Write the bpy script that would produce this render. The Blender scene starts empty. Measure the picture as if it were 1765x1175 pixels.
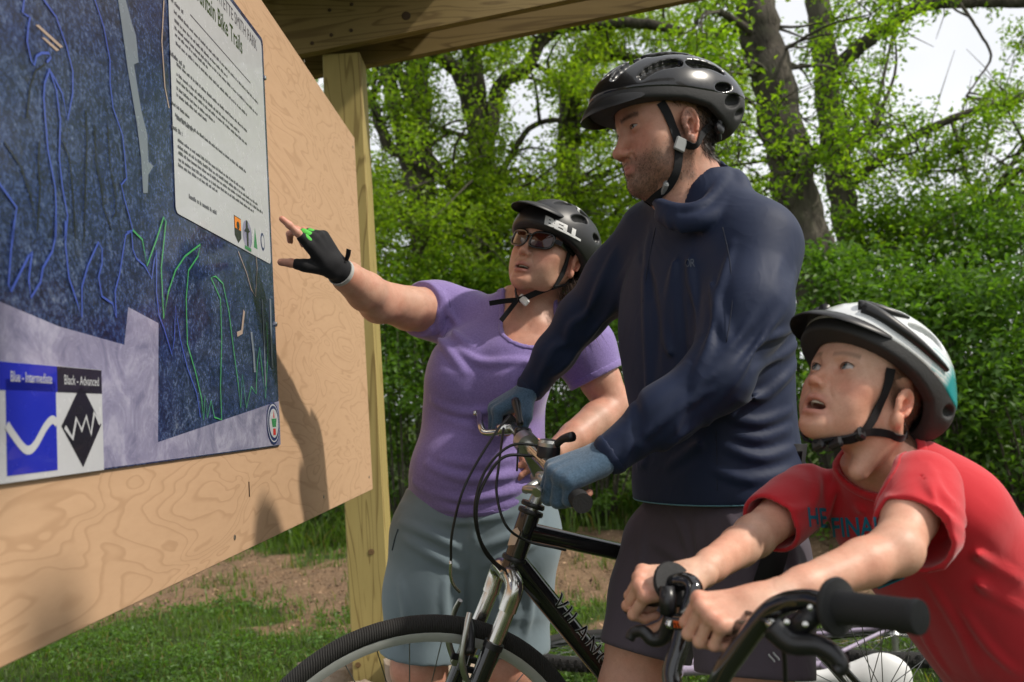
import bpy, bmesh, math, random, time
import numpy as np
from mathutils import Vector, Matrix, noise as mnoise
T0 = time.time()
random.seed(7); RNG = np.random.default_rng(7)
SC = bpy.context.scene
COL = SC.collection
# ------------------------------------------------------------------ camera
PW, PH, FPX = 1765.0, 1175.0, 1500.0
CAMH, PITCH, ROLL = 1.10, math.atan(0.081), 0.066
CAM = Vector((0, 0, CAMH))
FWD = Vector((0, math.cos(PITCH), math.sin(PITCH)))
_up0 = Vector((0, -math.sin(PITCH), math.cos(PITCH))); _r0 = Vector((1, 0, 0))
CUP = _up0 * math.cos(ROLL) + _r0 * math.sin(ROLL)
CRT = _r0 * math.cos(ROLL) - _up0 * math.sin(ROLL)
def px(u, v, Y):
    d = FWD * FPX + CRT * (u - PW / 2) - CUP * (v - PH / 2)
    return CAM + d * (Y / d.y)
def pxz(u, v, z):
    d = FWD * FPX + CRT * (u - PW / 2) - CUP * (v - PH / 2)
    return CAM + d * ((z - CAMH) / d.z)
def proj(P):
    q = Vector(P) - CAM; w = q.dot(FWD)
    return (PW / 2 + FPX * q.dot(CRT) / w, PH / 2 - FPX * q.dot(CUP) / w)
cam_d = bpy.data.cameras.new('camera'); cam = bpy.data.objects.new('camera', cam_d); COL.objects.link(cam)
m = Matrix((CRT, CUP, -FWD)).transposed().to_4x4(); m.translation = CAM
cam.matrix_world = m
cam_d.sensor_width = 36; cam_d.lens = 36 * FPX / PW; cam_d.clip_start = 0.05; cam_d.clip_end = 500
cam_d.dof.use_dof = True; cam_d.dof.focus_distance = 1.75; cam_d.dof.aperture_fstop = 4.8
SC.camera = cam
# ------------------------------------------------------------------ sky, sun, exposure
SUN_EL, SUN_AZ = math.radians(44), math.radians(-18)     # azimuth measured from +X towards +Y
SUNV = Vector((math.cos(SUN_EL) * math.cos(SUN_AZ), math.cos(SUN_EL) * math.sin(SUN_AZ), math.sin(SUN_EL)))
wd = bpy.data.worlds.new('World'); SC.world = wd; wd.use_nodes = True
nt = wd.node_tree; nt.nodes.clear()
wo = nt.nodes.new('ShaderNodeOutputWorld'); bg = nt.nodes.new('ShaderNodeBackground')
sky = nt.nodes.new('ShaderNodeTexSky'); sky.sky_type = 'NISHITA'; sky.sun_disc = False
sky.sun_elevation = SUN_EL; sky.sun_rotation = math.pi / 2 - SUN_AZ
sky.air_density = 1.0; sky.dust_density = 2.5; sky.ozone_density = 1.0
mix = nt.nodes.new('ShaderNodeMix'); mix.data_type = 'RGBA'
tc = nt.nodes.new('ShaderNodeTexCoord'); nz = nt.nodes.new('ShaderNodeTexNoise')
nz.inputs['Scale'].default_value = 2.2; nz.inputs['Detail'].default_value = 6
rp = nt.nodes.new('ShaderNodeValToRGB')
rp.color_ramp.elements[0].position = 0.28; rp.color_ramp.elements[0].color = (0.62, 0.62, 0.62, 1)
rp.color_ramp.elements[1].position = 0.6; rp.color_ramp.elements[1].color = (0.96, 0.96, 0.96, 1)
nt.links.new(tc.outputs['Generated'], nz.inputs['Vector']); nt.links.new(nz.outputs['Fac'], rp.inputs['Fac'])
nt.links.new(rp.outputs['Color'], mix.inputs['Factor']); nt.links.new(sky.outputs['Color'], mix.inputs['A'])
mix.inputs['B'].default_value = (8.4, 8.5, 8.7, 1)        # thin bright cloud
nt.links.new(mix.outputs['Result'], bg.inputs['Color']); bg.inputs['Strength'].default_value = 0.125
nt.links.new(bg.outputs['Background'], wo.inputs['Surface'])
sl = bpy.data.lights.new('sun', 'SUN'); sl.energy = 3.7; sl.angle = math.radians(2.2); sl.color = (1.0, 0.93, 0.82)
so = bpy.data.objects.new('sun', sl); COL.objects.link(so); so.location = (6, 1, 7)
so.rotation_euler = SUNV.to_track_quat('Z', 'Y').to_euler()
SC.view_settings.view_transform = 'Standard'; SC.view_settings.look = 'None'
SC.view_settings.exposure = 0.0; SC.view_settings.gamma = 1.0
SC.cycles.use_denoising = True
SC.cycles.max_bounces = 8; SC.cycles.transparent_max_bounces = 8
# ------------------------------------------------------------------ materials
def srgb(r, g, b):
    f = lambda c: (c / 255 / 12.92) if c / 255 <= 0.04045 else ((c / 255 + 0.055) / 1.055) ** 2.4
    return (f(r), f(g), f(b))
class NT:
    def __init__(s, name):
        s.m = bpy.data.materials.new(name); s.m.use_nodes = True; s.t = s.m.node_tree
        s.b = s.t.nodes['Principled BSDF']; s.out = s.t.nodes['Material Output']
    def n(s, typ, **kw):
        nd = s.t.nodes.new('ShaderNode' + typ)
        for k, v in kw.items():
            if k in nd.inputs: nd.inputs[k].default_value = v
            else: setattr(nd, k, v)
        return nd
    def l(s, a, b): s.t.links.new(a, b)
    def ramp(s, fac, stops, interp='LINEAR'):
        r = s.t.nodes.new('ShaderNodeValToRGB'); cr = r.color_ramp; cr.interpolation = interp
        while len(cr.elements) < len(stops): cr.elements.new(0.5)
        for e, (p, c) in zip(cr.elements, stops):
            e.position = p; e.color = (*c, 1) if len(c) == 3 else c
        s.l(fac, r.inputs['Fac']); return r
    def mixc(s, fac, a, b, blend='MIX'):
        x = s.t.nodes.new('ShaderNodeMix'); x.data_type = 'RGBA'; x.blend_type = blend
        for i, v in (('Factor', fac), ('A', a), ('B', b)):
            if hasattr(v, 'links'): s.l(v, x.inputs[i])
            elif i == 'Factor': x.inputs[i].default_value = v
            else: x.inputs[i].default_value = (*v, 1)
        return x.outputs['Result']
    def noise(s, scale, detail=4, rough=0.55, vec=None, dist=0.0, coord='Object'):
        nd = s.n('TexNoise', Scale=scale, Detail=detail, Roughness=rough, Distortion=dist)
        if vec is None: vec = s.coord(coord)
        s.l(vec, nd.inputs['Vector']); return nd.outputs['Fac']
    def coord(s, which='Object'):
        if not hasattr(s, '_tc'): s._tc = s.n('TexCoord')
        return s._tc.outputs[which]
    def mapping(s, scale=(1, 1, 1), rot=(0, 0, 0), loc=(0, 0, 0), vec=None):
        mp = s.n('Mapping'); mp.inputs['Scale'].default_value = scale
        mp.inputs['Rotation'].default_value = rot; mp.inputs['Location'].default_value = loc
        s.l(vec or s.coord(), mp.inputs['Vector']); return mp.outputs['Vector']
    def bump(s, h, strength=0.3, dist=0.01, prev=None):
        b = s.n('Bump', Strength=strength, Distance=dist); s.l(h, b.inputs['Height'])
        if prev is not None: s.l(prev, b.inputs['Normal'])
        s.l(b.outputs['Normal'], s.b.inputs['Normal']); return b.outputs['Normal']
    def set(s, **kw):
        for k, v in kw.items():
            k = k.replace('_', ' ')
            s.b.inputs[k].default_value = v
        return s
def plain(name, col, rough=0.5, metal=0.0, var=0.12, vscale=30, bump=0.0, bscale=200, bdist=0.002, coat=0.0, spec=0.5, rvar=0.1):
    M = NT(name)
    f = M.noise(vscale, 4)
    c = M.mixc(f, tuple(x * (1 - var) for x in col), tuple(min(1, x * (1 + var)) for x in col))
    M.l(c, M.b.inputs['Base Color'])
    M.set(Metallic=metal)
    M.b.inputs['Coat Weight'].default_value = coat; M.b.inputs['Specular IOR Level'].default_value = spec
    r = M.n('MapRange'); M.l(f, r.inputs['Value'])
    r.inputs['To Min'].default_value = max(0.02, rough - rvar); r.inputs['To Max'].default_value = min(1, rough + rvar)
    M.l(r.outputs['Result'], M.b.inputs['Roughness'])
    if bump > 0: M.bump(M.noise(bscale, 3), bump, bdist)
    return M.m
def fabric(name, col, rough=0.85, weave=900, var=0.1, sheen=0.15, bump=0.25, attr=False, melange=0.0, wr=0.10, wscale=11):
    M = NT(name)
    f = M.noise(9, 4); g = M.noise(weave, 2)
    base = M.mixc(f, tuple(x * (1 - var) for x in col), tuple(min(1, x * (1 + var)) for x in col))
    if melange > 0:
        h = M.noise(260, 3, 0.7)
        hr = M.ramp(h, [(0.35, (0, 0, 0)), (0.68, (1, 1, 1))])
        base = M.mixc(hr.outputs['Color'], base, tuple(min(1, x * (1 + melange) + 0.02) for x in col))
    if attr:
        a = M.n('Attribute', attribute_name='Col')
        base = M.mixc(1.0, base, a.outputs['Color'], 'MULTIPLY')
    M.l(base, M.b.inputs['Base Color'])
    M.set(Roughness=rough); M.b.inputs['Sheen Weight'].default_value = sheen
    M.b.inputs['Specular IOR Level'].default_value = 0.25
    a = M.noise(wscale, 2, 0.5, dist=1.4); sb = M.n('Math', operation='SUBTRACT'); M.l(a, sb.inputs[0]); sb.inputs[1].default_value = 0.5
    ab = M.n('Math', operation='ABSOLUTE'); M.l(sb.outputs[0], ab.inputs[0]); pw = M.n('Math', operation='POWER'); M.l(ab.outputs[0], pw.inputs[0]); pw.inputs[1].default_value = 0.9
    nb = M.bump(pw.outputs[0], wr, -0.012)
    M.bump(g, bump, 0.0006, nb)
    return M.m
# ------------------------------------------------------------------ objects
ORG = {}
def tag(o, label=None, cat=None, group=None, kind=None):
    if label: o['label'] = label
    if cat: o['category'] = cat
    if group: o['group'] = group
    if kind: o['kind'] = kind
    return o
def thing(name, label, cat, loc=(0, 0, 0), group=None, rot=None):
    o = bpy.data.objects.new(name, None); COL.objects.link(o); o.empty_display_size = 0.1
    o.location = loc
    if rot is not None: o.rotation_euler = rot
    ORG[o.name] = Vector(loc) if rot is None else Vector((0, 0, 0))
    return tag(o, label, cat, group)
def link(name, me, mat=None, parent=None, smooth=True):
    o = bpy.data.objects.new(name, me); COL.objects.link(o)
    if mat is not None:
        for mm in (mat if isinstance(mat, (list, tuple)) else [mat]): me.materials.append(mm)
    if smooth: me.polygons.foreach_set('use_smooth', np.ones(len(me.polygons), dtype=bool))
    if parent is not None:
        o.parent = parent; ORG[o.name] = ORG.get(parent.name, Vector((0, 0, 0)))
    else: ORG[o.name] = Vector((0, 0, 0))
    return o
def fast(name, V, Fc, mat=None, parent=None, smooth=True, col=None):
    V = np.asarray(V, dtype=np.float32)
    if parent is not None:
        V = V - np.array(ORG.get(parent.name, (0, 0, 0)), dtype=np.float32)
    me = bpy.data.meshes.new(name); me.from_pydata(V, [], Fc); me.update()
    if col is not None:
        at = me.color_attributes.new('Col', 'FLOAT_COLOR', 'POINT')
        c4 = np.ones((len(V), 4), dtype=np.float32); c4[:, :3] = col
        at.data.foreach_set('color', c4.ravel())
    return link(name, me, mat, parent, smooth)
class MB:
    """collects shapes and links them as one mesh"""
    def __init__(s): s.v = []; s.f = []; s.mi = []; s.cur = 0
    def add(s, vs, fs):
        k = len(s.v); s.v += [tuple(x) for x in vs]; s.f += [tuple(i + k for i in q) for q in fs]
        s.mi += [s.cur] * len(fs); return s
    def box(s, c, size, M=None, bev=0.0):
        c = Vector(c); h = [x / 2 for x in size]
        if bev <= 0:
            vs = [Vector((x * h[0], y * h[1], z * h[2])) for x in (-1, 1) for y in (-1, 1) for z in (-1, 1)]
            fs = [(0, 1, 3, 2), (4, 6, 7, 5), (0, 4, 5, 1), (2, 3, 7, 6), (0, 2, 6, 4), (1, 5, 7, 3)]
        else:
            vs = []; fs = []
            b = bev
            idx = {}
            for sx in (-1, 1):
                for sy in (-1, 1):
                    for sz in (-1, 1):
                        for ax in range(3):
                            p = [sx * (h[0] - b), sy * (h[1] - b), sz * (h[2] - b)]
                            p[ax] = (sx, sy, sz)[ax] * h[ax]
                            idx[(sx, sy, sz, ax)] = len(vs); vs.append(Vector(p))
            for ax in range(3):
                o1, o2 = (ax + 1) % 3, (ax + 2) % 3
                for sg in (-1, 1):
                    q = []
                    for a1, a2 in ((-1, -1), (1, -1), (1, 1), (-1, 1)):
                        k = [0, 0, 0]; k[ax] = sg; k[o1] = a1; k[o2] = a2; q.append(idx[(*k, ax)])
                    fs.append(tuple(q if sg > 0 else q[::-1]))
                for a1 in (-1, 1):
                    for a2 in (-1, 1):
                        k0 = [0, 0, 0]; k0[ax] = -1; k0[o1] = a1; k0[o2] = a2
                        k1 = list(k0); k1[ax] = 1
                        q = [idx[(*k0, o1)], idx[(*k1, o1)], idx[(*k1, o2)], idx[(*k0, o2)]]
                        fs.append(tuple(q if a1 * a2 < 0 else q[::-1]))
            for sx in (-1, 1):
                for sy in (-1, 1):
                    for sz in (-1, 1):
                        q = [idx[(sx, sy, sz, a)] for a in range(3)]
                        fs.append(tuple(q if sx * sy * sz > 0 else q[::-1]))
        if M is not None: vs = [M @ v for v in vs]
        return s.add([v + c for v in vs], fs)
    def tube(s, pts, r, seg=10, caps=True, flat=None):
        pts = [Vector(p) for p in pts]; n = len(pts)
        rr = r if isinstance(r, (list, tuple)) else [r] * n
        vs = []; fs = []
        t0 = (pts[1] - pts[0]).normalized()
        u = t0.orthogonal().normalized() if flat is None else (Vector(flat) - t0 * Vector(flat).dot(t0)).normalized()
        for i in range(n):
            t = (pts[min(i + 1, n - 1)] - pts[max(i - 1, 0)]).normalized()
            u = (u - t * u.dot(t)).normalized(); w = t.cross(u)
            for k in range(seg):
                a = 2 * math.pi * k / seg
                vs.append(pts[i] + (u * math.cos(a) + w * math.sin(a)) * rr[i])
        for i in range(n - 1):
            for k in range(seg):
                k2 = (k + 1) % seg
                fs.append((i * seg + k, i * seg + k2, (i + 1) * seg + k2, (i + 1) * seg + k))
        if caps:
            fs.append(tuple(range(seg))[::-1]); fs.append(tuple((n - 1) * seg + k for k in range(seg)))
        return s.add(vs, fs)
    def ribbon(s, pts, side, w, th):
        """strap: pts polyline, side = width direction per point (or one vector)"""
        pts = [Vector(p) for p in pts]; n = len(pts)
        sd = [Vector(x) for x in side] if isinstance(side, list) else [Vector(side)] * n
        vs = []; fs = []
        for i in range(n):
            t = (pts[min(i + 1, n - 1)] - pts[max(i - 1, 0)]).normalized()
            a = (sd[i] - t * sd[i].dot(t)).normalized(); b = t.cross(a)
            for x, y in ((-1, -1), (1, -1), (1, 1), (-1, 1)):
                vs.append(pts[i] + a * (x * w / 2) + b * (y * th / 2))
        for i in range(n - 1):
            for k in range(4):
                k2 = (k + 1) % 4; fs.append((i * 4 + k, i * 4 + k2, (i + 1) * 4 + k2, (i + 1) * 4 + k))
        fs.append((3, 2, 1, 0)); fs.append(tuple((n - 1) * 4 + k for k in range(4)))
        return s.add(vs, fs)
    def lathe(s, prof, org, axis, seg=24, closed=False):
        """prof: list of (radius, height along axis)"""
        org = Vector(org); ax = Vector(axis).normalized(); u = ax.orthogonal().normalized(); w = ax.cross(u)
        vs = []; fs = []; n = len(prof)
        for r, h in prof:
            for k in range(seg):
                a = 2 * math.pi * k / seg
                vs.append(org + ax * h + (u * math.cos(a) + w * math.sin(a)) * r)
        for i in range(n if closed else n - 1):
            j = (i + 1) % n
            for k in range(seg):
                k2 = (k + 1) % seg; fs.append((i * seg + k, i * seg + k2, j * seg + k2, j * seg + k))
        if not closed:
            fs.append(tuple(range(seg))[::-1]); fs.append(tuple((n - 1) * seg + k for k in range(seg)))
        return s.add(vs, fs)
    def prism(s, poly, org, U, Vv, th):
        org, U, Vv = Vector(org), Vector(U), Vector(Vv); N = U.cross(Vv).normalized()
        n = len(poly)
        vs = [org + U * a + Vv * b + N * th for a, b in poly] + [org + U * a + Vv * b for a, b in poly]
        fs = [tuple(range(n)), tuple(range(2 * n - 1, n - 1, -1))] + [(i, i + n, (i + 1) % n + n, (i + 1) % n) for i in range(n)]
        return s.add(vs, fs)
    def build(s, name, mat, parent=None, smooth=False, autos=None):
        og = ORG.get(parent.name, Vector((0, 0, 0))) if parent is not None else Vector((0, 0, 0))
        me = bpy.data.meshes.new(name); me.from_pydata([(x[0] - og[0], x[1] - og[1], x[2] - og[2]) for x in s.v], [], s.f); me.update()
        o = link(name, me, mat, parent, smooth)
        if any(s.mi): me.polygons.foreach_set('material_index', s.mi)
        if smooth and autos:
            me.set_sharp_from_angle(angle=math.radians(autos))
        return o
def smoothpath(pts, n=8):
    """Catmull-Rom through pts"""
    P = [Vector(p) for p in pts]; Q = [P[0] * 2 - P[1]] + P + [P[-1] * 2 - P[-2]]; out = []
    for i in range(1, len(Q) - 2):
        a, b, c, d = Q[i - 1], Q[i], Q[i + 1], Q[i + 2]
        for k in range(n):
            t = k / n
            out.append(0.5 * ((2 * b) + (c - a) * t + (2 * a - 5 * b + 4 * c - d) * t * t + (3 * b - a - 3 * c + d) * t ** 3))
    out.append(P[-1]); return out
# ================================================================== SETTING
def fbm(x, y, s=1.0, o=3, seed=0.0):
    v = np.zeros_like(x); a = 1.0; f = s
    for i in range(o):
        ph = seed + i * 17.3
        v += a * (np.sin(x * f * 1.7 + ph + 1.3 * np.sin(y * f * 1.1 + ph * 0.7)) * np.cos(y * f * 1.9 - ph * 1.3 + 1.1 * np.sin(x * f * 0.9 + ph)))
        a *= 0.55; f *= 2.07
    return v
def dirt_mask(x, y):
    """1 on the bare patch, 0 on turf (positions on the ground, metres)"""
    near = 4.75 - 0.55 * np.tanh((x - 0.0) * 1.2) + 0.55 * fbm(x, y, 1.6, 4, 2.0)
    far = 7.7 + 0.05 * x + 0.6 * fbm(x, y, 1.3, 4, 9.0)
    side = 4.2 + 0.4 * fbm(x, y, 1.1, 2, 4.0)
    a = 1 / (1 + np.exp(-(y - near) * 6)); b = 1 / (1 + np.exp((y - far) * 5)); c = 1 / (1 + np.exp((np.abs(x - 0.3) - side) * 4))
    return a * b * c
# ground sheet: fine mesh near, coarse far, with relief and a mask attribute
gx = np.concatenate([np.linspace(-200, -8, 14), np.linspace(-7, 7, 180), np.linspace(8, 200, 14)])
gy = np.concatenate([np.linspace(-60, 1.0, 10), np.linspace(1.3, 11, 170), np.linspace(12, 260, 16)])
GX, GY = np.meshgrid(gx, gy, indexing='ij')
gm = dirt_mask(GX, GY)
nearw = np.exp(-np.maximum(0, np.abs(GX) - 6) ** 2) * np.exp(-np.maximum(0, np.abs(GY - 6) - 5) ** 2)
def ground_z(x, y):
    w = np.exp(-np.maximum(0, np.abs(x) - 6) ** 2) * np.exp(-np.maximum(0, np.abs(y - 6) - 5) ** 2)
    return w * (0.012 * fbm(x, y, 2.6, 3, 5.0) + 0.030 * dirt_mask(x, y) * fbm(x, y, 6.0, 4, 1.0))
GZ = ground_z(GX, GY)
gi = np.arange(GX.size).reshape(GX.shape)
gf = np.stack([gi[:-1, :-1], gi[1:, :-1], gi[1:, 1:], gi[:-1, 1:]], -1).reshape(-1, 4)
M = NT('soil_and_turf')
at = M.n('Attribute', attribute_name='Col')
sep = M.n('SeparateColor'); M.l(at.outputs['Color'], sep.inputs['Color'])
n1 = M.noise(7, 6, 0.65); n2 = M.noise(60, 4, 0.6); n3 = M.noise(1.3, 4)
soil = M.ramp(n2, [(0.3, (0.06, 0.038, 0.024)), (0.5, (0.17, 0.112, 0.07)), (0.7, (0.29, 0.205, 0.135))])
soil2 = M.mixc(n3, soil.outputs['Color'], (0.25, 0.16, 0.095), 'MIX')
turf = M.ramp(n1, [(0.3, (0.03, 0.05, 0.012)), (0.7, (0.075, 0.10, 0.028))])
mk = M.n('Math', operation='ADD'); M.l(sep.outputs['Red'], mk.inputs[0])
mm2 = M.n('Math', operation='MULTIPLY_ADD'); M.l(n1, mm2.inputs[0]); mm2.inputs[1].default_value = 0.9; mm2.inputs[2].default_value = -0.45
M.l(mm2.outputs[0], mk.inputs[1])
mr = M.ramp(mk.outputs[0], [(0.35, (0, 0, 0)), (0.6, (1, 1, 1))])
M.l(M.mixc(mr.outputs['Color'], turf.outputs['Color'], soil2), M.b.inputs['Base Color']); M.set(Roughness=0.95)
M.b.inputs['Specular IOR Level'].default_value = 0.15
M.bump(n2, 0.9, 0.02, M.bump(n1, 0.8, 0.05))
ground = fast('ground', np.stack([GX, GY, GZ], -1).reshape(-1, 3), gf, M.m, None, True, np.stack([gm] * 3, -1).reshape(-1, 3))
tag(ground, kind='structure')

# ---- leaf helper
def leaf_mesh(P, L, Wd, up_bias=0.35, rng=RNG, fold=0.25, axis=None):
    """P (n,3) leaf bases -> verts (n*4,3), tris (n*2,3). Each leaf: base, left, tip, right, folded along its midrib"""
    n = len(P)
    a = rng.normal(size=(n, 3)); a[:, 2] = a[:, 2] * 0.6 - 0.25
    if axis is not None: a = a * 0.8 + axis
    a /= np.linalg.norm(a, axis=1)[:, None]
    nr = rng.normal(size=(n, 3)); nr[:, 2] += up_bias * 4
    nr -= a * (nr * a).sum(1)[:, None]; nr /= np.linalg.norm(nr, axis=1)[:, None]
    sd = np.cross(a, nr)
    L = (L * rng.uniform(0.6, 1.25, n))[:, None]; w = (Wd * rng.uniform(0.7, 1.2, n))[:, None]
    mid = P + a * L * 0.45
    V = np.stack([P, mid + sd * w * 0.5 + nr * w * fold, P + a * L - nr * L * 0.12, mid - sd * w * 0.5 + nr * w * fold], 1).reshape(-1, 3)
    k = np.arange(n)[:, None] * 4
    F = np.concatenate([k + np.array([[0, 2, 1]]), k + np.array([[0, 3, 2]])], 0)
    return V.astype(np.float32), F
def leaf_colors(n, rng, base, spread=0.25, yellow=0.15):
    c = np.array(base)[None, :] * rng.uniform(1 - spread, 1 + spread, (n, 1))
    t = (rng.random((n, 1)) ** 2) * yellow
    c = c * (1 - t) + np.array([[0.30, 0.33, 0.04]]) * t
    return np.repeat(c, 4, axis=0).astype(np.float32)
def leaf_material(name, trans=0.45):
    M = NT(name); a = M.n('Attribute', attribute_name='Col')
    M.l(a.outputs['Color'], M.b.inputs['Base Color']); M.set(Roughness=0.45)
    M.b.inputs['Specular IOR Level'].default_value = 0.35
    tr = M.n('BsdfTranslucent')
    g = M.mixc(1.0, a.outputs['Color'], (1.9, 2.1, 0.5), 'MULTIPLY')
    M.l(g, tr.inputs['Color'])
    mx = M.n('MixShader', Fac=trans); M.l(M.b.outputs['BSDF'], mx.inputs[1]); M.l(tr.outputs['BSDF'], mx.inputs[2])
    M.l(mx.outputs['Shader'], M.out.inputs['Surface']); return M.m
LEAF = leaf_material('leaf', 0.6); LEAF_D = leaf_material('leaf_dark', 0.42)
# ---- grass
def in_view(x, y, mu=120, mv=80):
    q = np.stack([x, y, np.zeros_like(x) - CAMH], -1)
    w = q @ np.array(FWD); u = PW / 2 + FPX * (q @ np.array(CRT)) / w; v = PH / 2 - FPX * (q @ np.array(CUP)) / w
    return (w > 0.3) & (u > -mu) & (u < PW + mu) & (v < PH + mv)
def scatter(n, x0, x1, y0, y1, dens):
    x = RNG.uniform(x0, x1, n); y = RNG.uniform(y0, y1, n)
    k = in_view(x, y) & (RNG.random(n) < dens(x, y)); return x[k], y[k]
def blades(x, y, h, wd):
    n = len(x); z = ground_z(x, y); az = RNG.uniform(0, 2 * np.pi, n); ln = RNG.uniform(0.15, 0.9, n) * h
    hh = h * RNG.uniform(0.5, 1.2, n); w = wd * RNG.uniform(0.6, 1.3, n)
    d = np.stack([np.cos(az), np.sin(az), 0 * az], -1); s = np.stack([-np.sin(az), np.cos(az), 0 * az], -1)
    b = np.stack([x, y, z], -1); up = np.array([[0, 0, 1.0]])
    m1 = b + d * (ln * 0.25)[:, None] + up * (hh * 0.55)[:, None]; t = b + d * ln[:, None] + up * hh[:, None]
    V = np.stack([b - s * w[:, None] / 2, b + s * w[:, None] / 2, m1 - s * w[:, None] * 0.4, m1 + s * w[:, None] * 0.4, t], 1).reshape(-1, 3)
    k = np.arange(n)[:, None] * 5
    F = np.concatenate([k + np.array([[0, 1, 3]]), k + np.array([[0, 3, 2]]), k + np.array([[2, 3, 4]])], 0)
    c = np.array([[0.085, 0.145, 0.024]]) * RNG.uniform(0.55, 1.35, (n, 1)); dry = RNG.random((n, 1)) < 0.06
    c = np.where(dry, np.array([[0.22, 0.17, 0.07]]), c)
    return V, F, np.repeat(c, 5, axis=0)
turfd = lambda x, y: np.clip(1.0 - 1.25 * dirt_mask(x, y) + 0.25 * fbm(x, y, 3.1, 2, 7.0), 0.0, 1) * np.clip(1.1 + 0.5 * fbm(x, y, 2.2, 2, 3.3), 0.25, 1)
parts = []
x, y = scatter(90000, -5, 4, 1.6, 5.6, turfd); parts.append(blades(x, y, 0.055, 0.0055))
x, y = scatter(60000, -7, 6, 5.6, 12, turfd); parts.append(blades(x, y, 0.11, 0.012))
x, y = scatter(9000, -7, 6, 7.6, 8.8, lambda x, y: np.clip(fbm(x, y, 2.0, 2, 8) + 0.3, 0, 1)); parts.append(blades(x, y, 0.34, 0.014))
x, y = scatter(60000, -5, 5, 3.2, 8, lambda x, y: dirt_mask(x, y) * np.clip(fbm(x, y, 2.7, 3, 6.1) - 0.05, 0, 0.7)); parts.append(blades(x, y, 0.075, 0.007))
# clover: three-leaved low leaves among the blades
x, y = scatter(90000, -5, 4, 1.6, 5.8, lambda x, y: turfd(x, y) * np.clip(0.6 + fbm(x, y, 2.0, 2, 1.7), 0.1, 1))
z = ground_z(x, y) + RNG.uniform(0.015, 0.055, len(x))
cv, cf = leaf_mesh(np.stack([x, y, z], -1), np.full(len(x), 0.026), np.full(len(x), 0.019), 0.8)
cc = leaf_colors(len(x), RNG, (0.075, 0.15, 0.03), 0.4, 0.08)
V = []; Fc = []; C = []; o_ = 0
for a, b, c in parts + [(cv, cf, cc)]:
    V.append(a); Fc.append(b + o_); C.append(c); o_ += len(a)
gr = fast('grass', np.concatenate(V), np.concatenate(Fc), LEAF_D, None, False, np.concatenate(C))
tag(gr, 'short green grass and clover covering the ground', 'grass', kind='stuff')
# wood chips and clods on the bare soil
x, y = scatter(34000, -5, 5, 3.2, 8.2, lambda x, y: dirt_mask(x, y) * 0.8)
z = ground_z(x, y) + 0.004
cv, cf = leaf_mesh(np.stack([x, y, z], -1), RNG.uniform(0.015, 0.05, len(x)), RNG.uniform(0.006, 0.018, len(x)), 0.7, fold=0.1)
cc = np.repeat(np.array([[0.33, 0.215, 0.13]]) * (RNG.random((len(x), 1)) ** 1.6 * 1.5 + 0.12), 4, axis=0)
wc = fast('wood_chips', cv, cf, None, None, False, cc)
M = NT('chips'); a = M.n('Attribute', attribute_name='Col'); M.l(a.outputs['Color'], M.b.inputs['Base Color']); M.set(Roughness=0.9)
wc.data.materials.append(M.m); tag(wc, 'brown wood chips and clods scattered over bare soil', 'wood chips', kind='stuff')

# ---- wood materials
def timber(name, c_light, c_dark, axis, freq, scale=(1, 1, 1), knots=True, rough=0.6, lines=0.7):
    """contour-line grain stretched along an axis"""
    M = NT(name); sc = list(scale)
    v = M.mapping(tuple(sc))
    n = M.noise(1.0, 2.5, 0.5, v, 0.6)
    mul = M.n('Math', operation='MULTIPLY'); M.l(n, mul.inputs[0]); mul.inputs[1].default_value = freq
    fr = M.n('Math', operation='FRACT'); M.l(mul.outputs[0], fr.inputs[0])
    r = M.ramp(fr.outputs[0], [(0.0, (0, 0, 0)), (0.70, (0.05, 0.05, 0.05)), (0.87, (lines, lines, lines)), (0.93, (lines, lines, lines)), (1.0, (0, 0, 0))])
    fine = M.noise(1.0, 5, 0.7, M.mapping(tuple(s * 9 for s in sc)))
    big = M.noise(2.0, 3)
    base = M.mixc(big, c_light, tuple(0.80 * a + 0.20 * b for a, b in zip(c_light, c_dark)))
    fm = M.ramp(fine, [(0.4, (0, 0, 0)), (0.75, (0.45, 0.45, 0.45))])
    base = M.mixc(fm.outputs['Color'], base, tuple(0.5 * a + 0.5 * b for a, b in zip(c_light, c_dark)))
    col = M.mixc(r.outputs['Color'], base, c_dark)
    M.l(col, M.b.inputs['Base Color']); M.set(Roughness=rough); M.b.inputs['Specular IOR Level'].default_value = 0.3
    M.bump(fr.outputs[0], 0.12, 0.002, M.bump(fine, 0.15, 0.001))
    return M.m
PLY = timber('plywood', (0.54, 0.35, 0.215), (0.36, 0.215, 0.12), 'y', 15, (6.5, 2.2, 8.5), lines=0.5)
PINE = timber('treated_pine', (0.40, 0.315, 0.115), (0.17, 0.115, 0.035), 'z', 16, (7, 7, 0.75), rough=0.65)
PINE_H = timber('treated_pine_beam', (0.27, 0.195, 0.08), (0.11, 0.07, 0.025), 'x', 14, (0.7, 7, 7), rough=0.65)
STEEL = plain('screw_steel', (0.35, 0.33, 0.28), 0.4, 0.9)
DARKHOLE = plain('dark_knot', (0.05, 0.028, 0.012), 0.8); KNOT = plain('brown_knot', (0.15, 0.085, 0.03), 0.7, 0, 0.5, 250)
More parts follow.
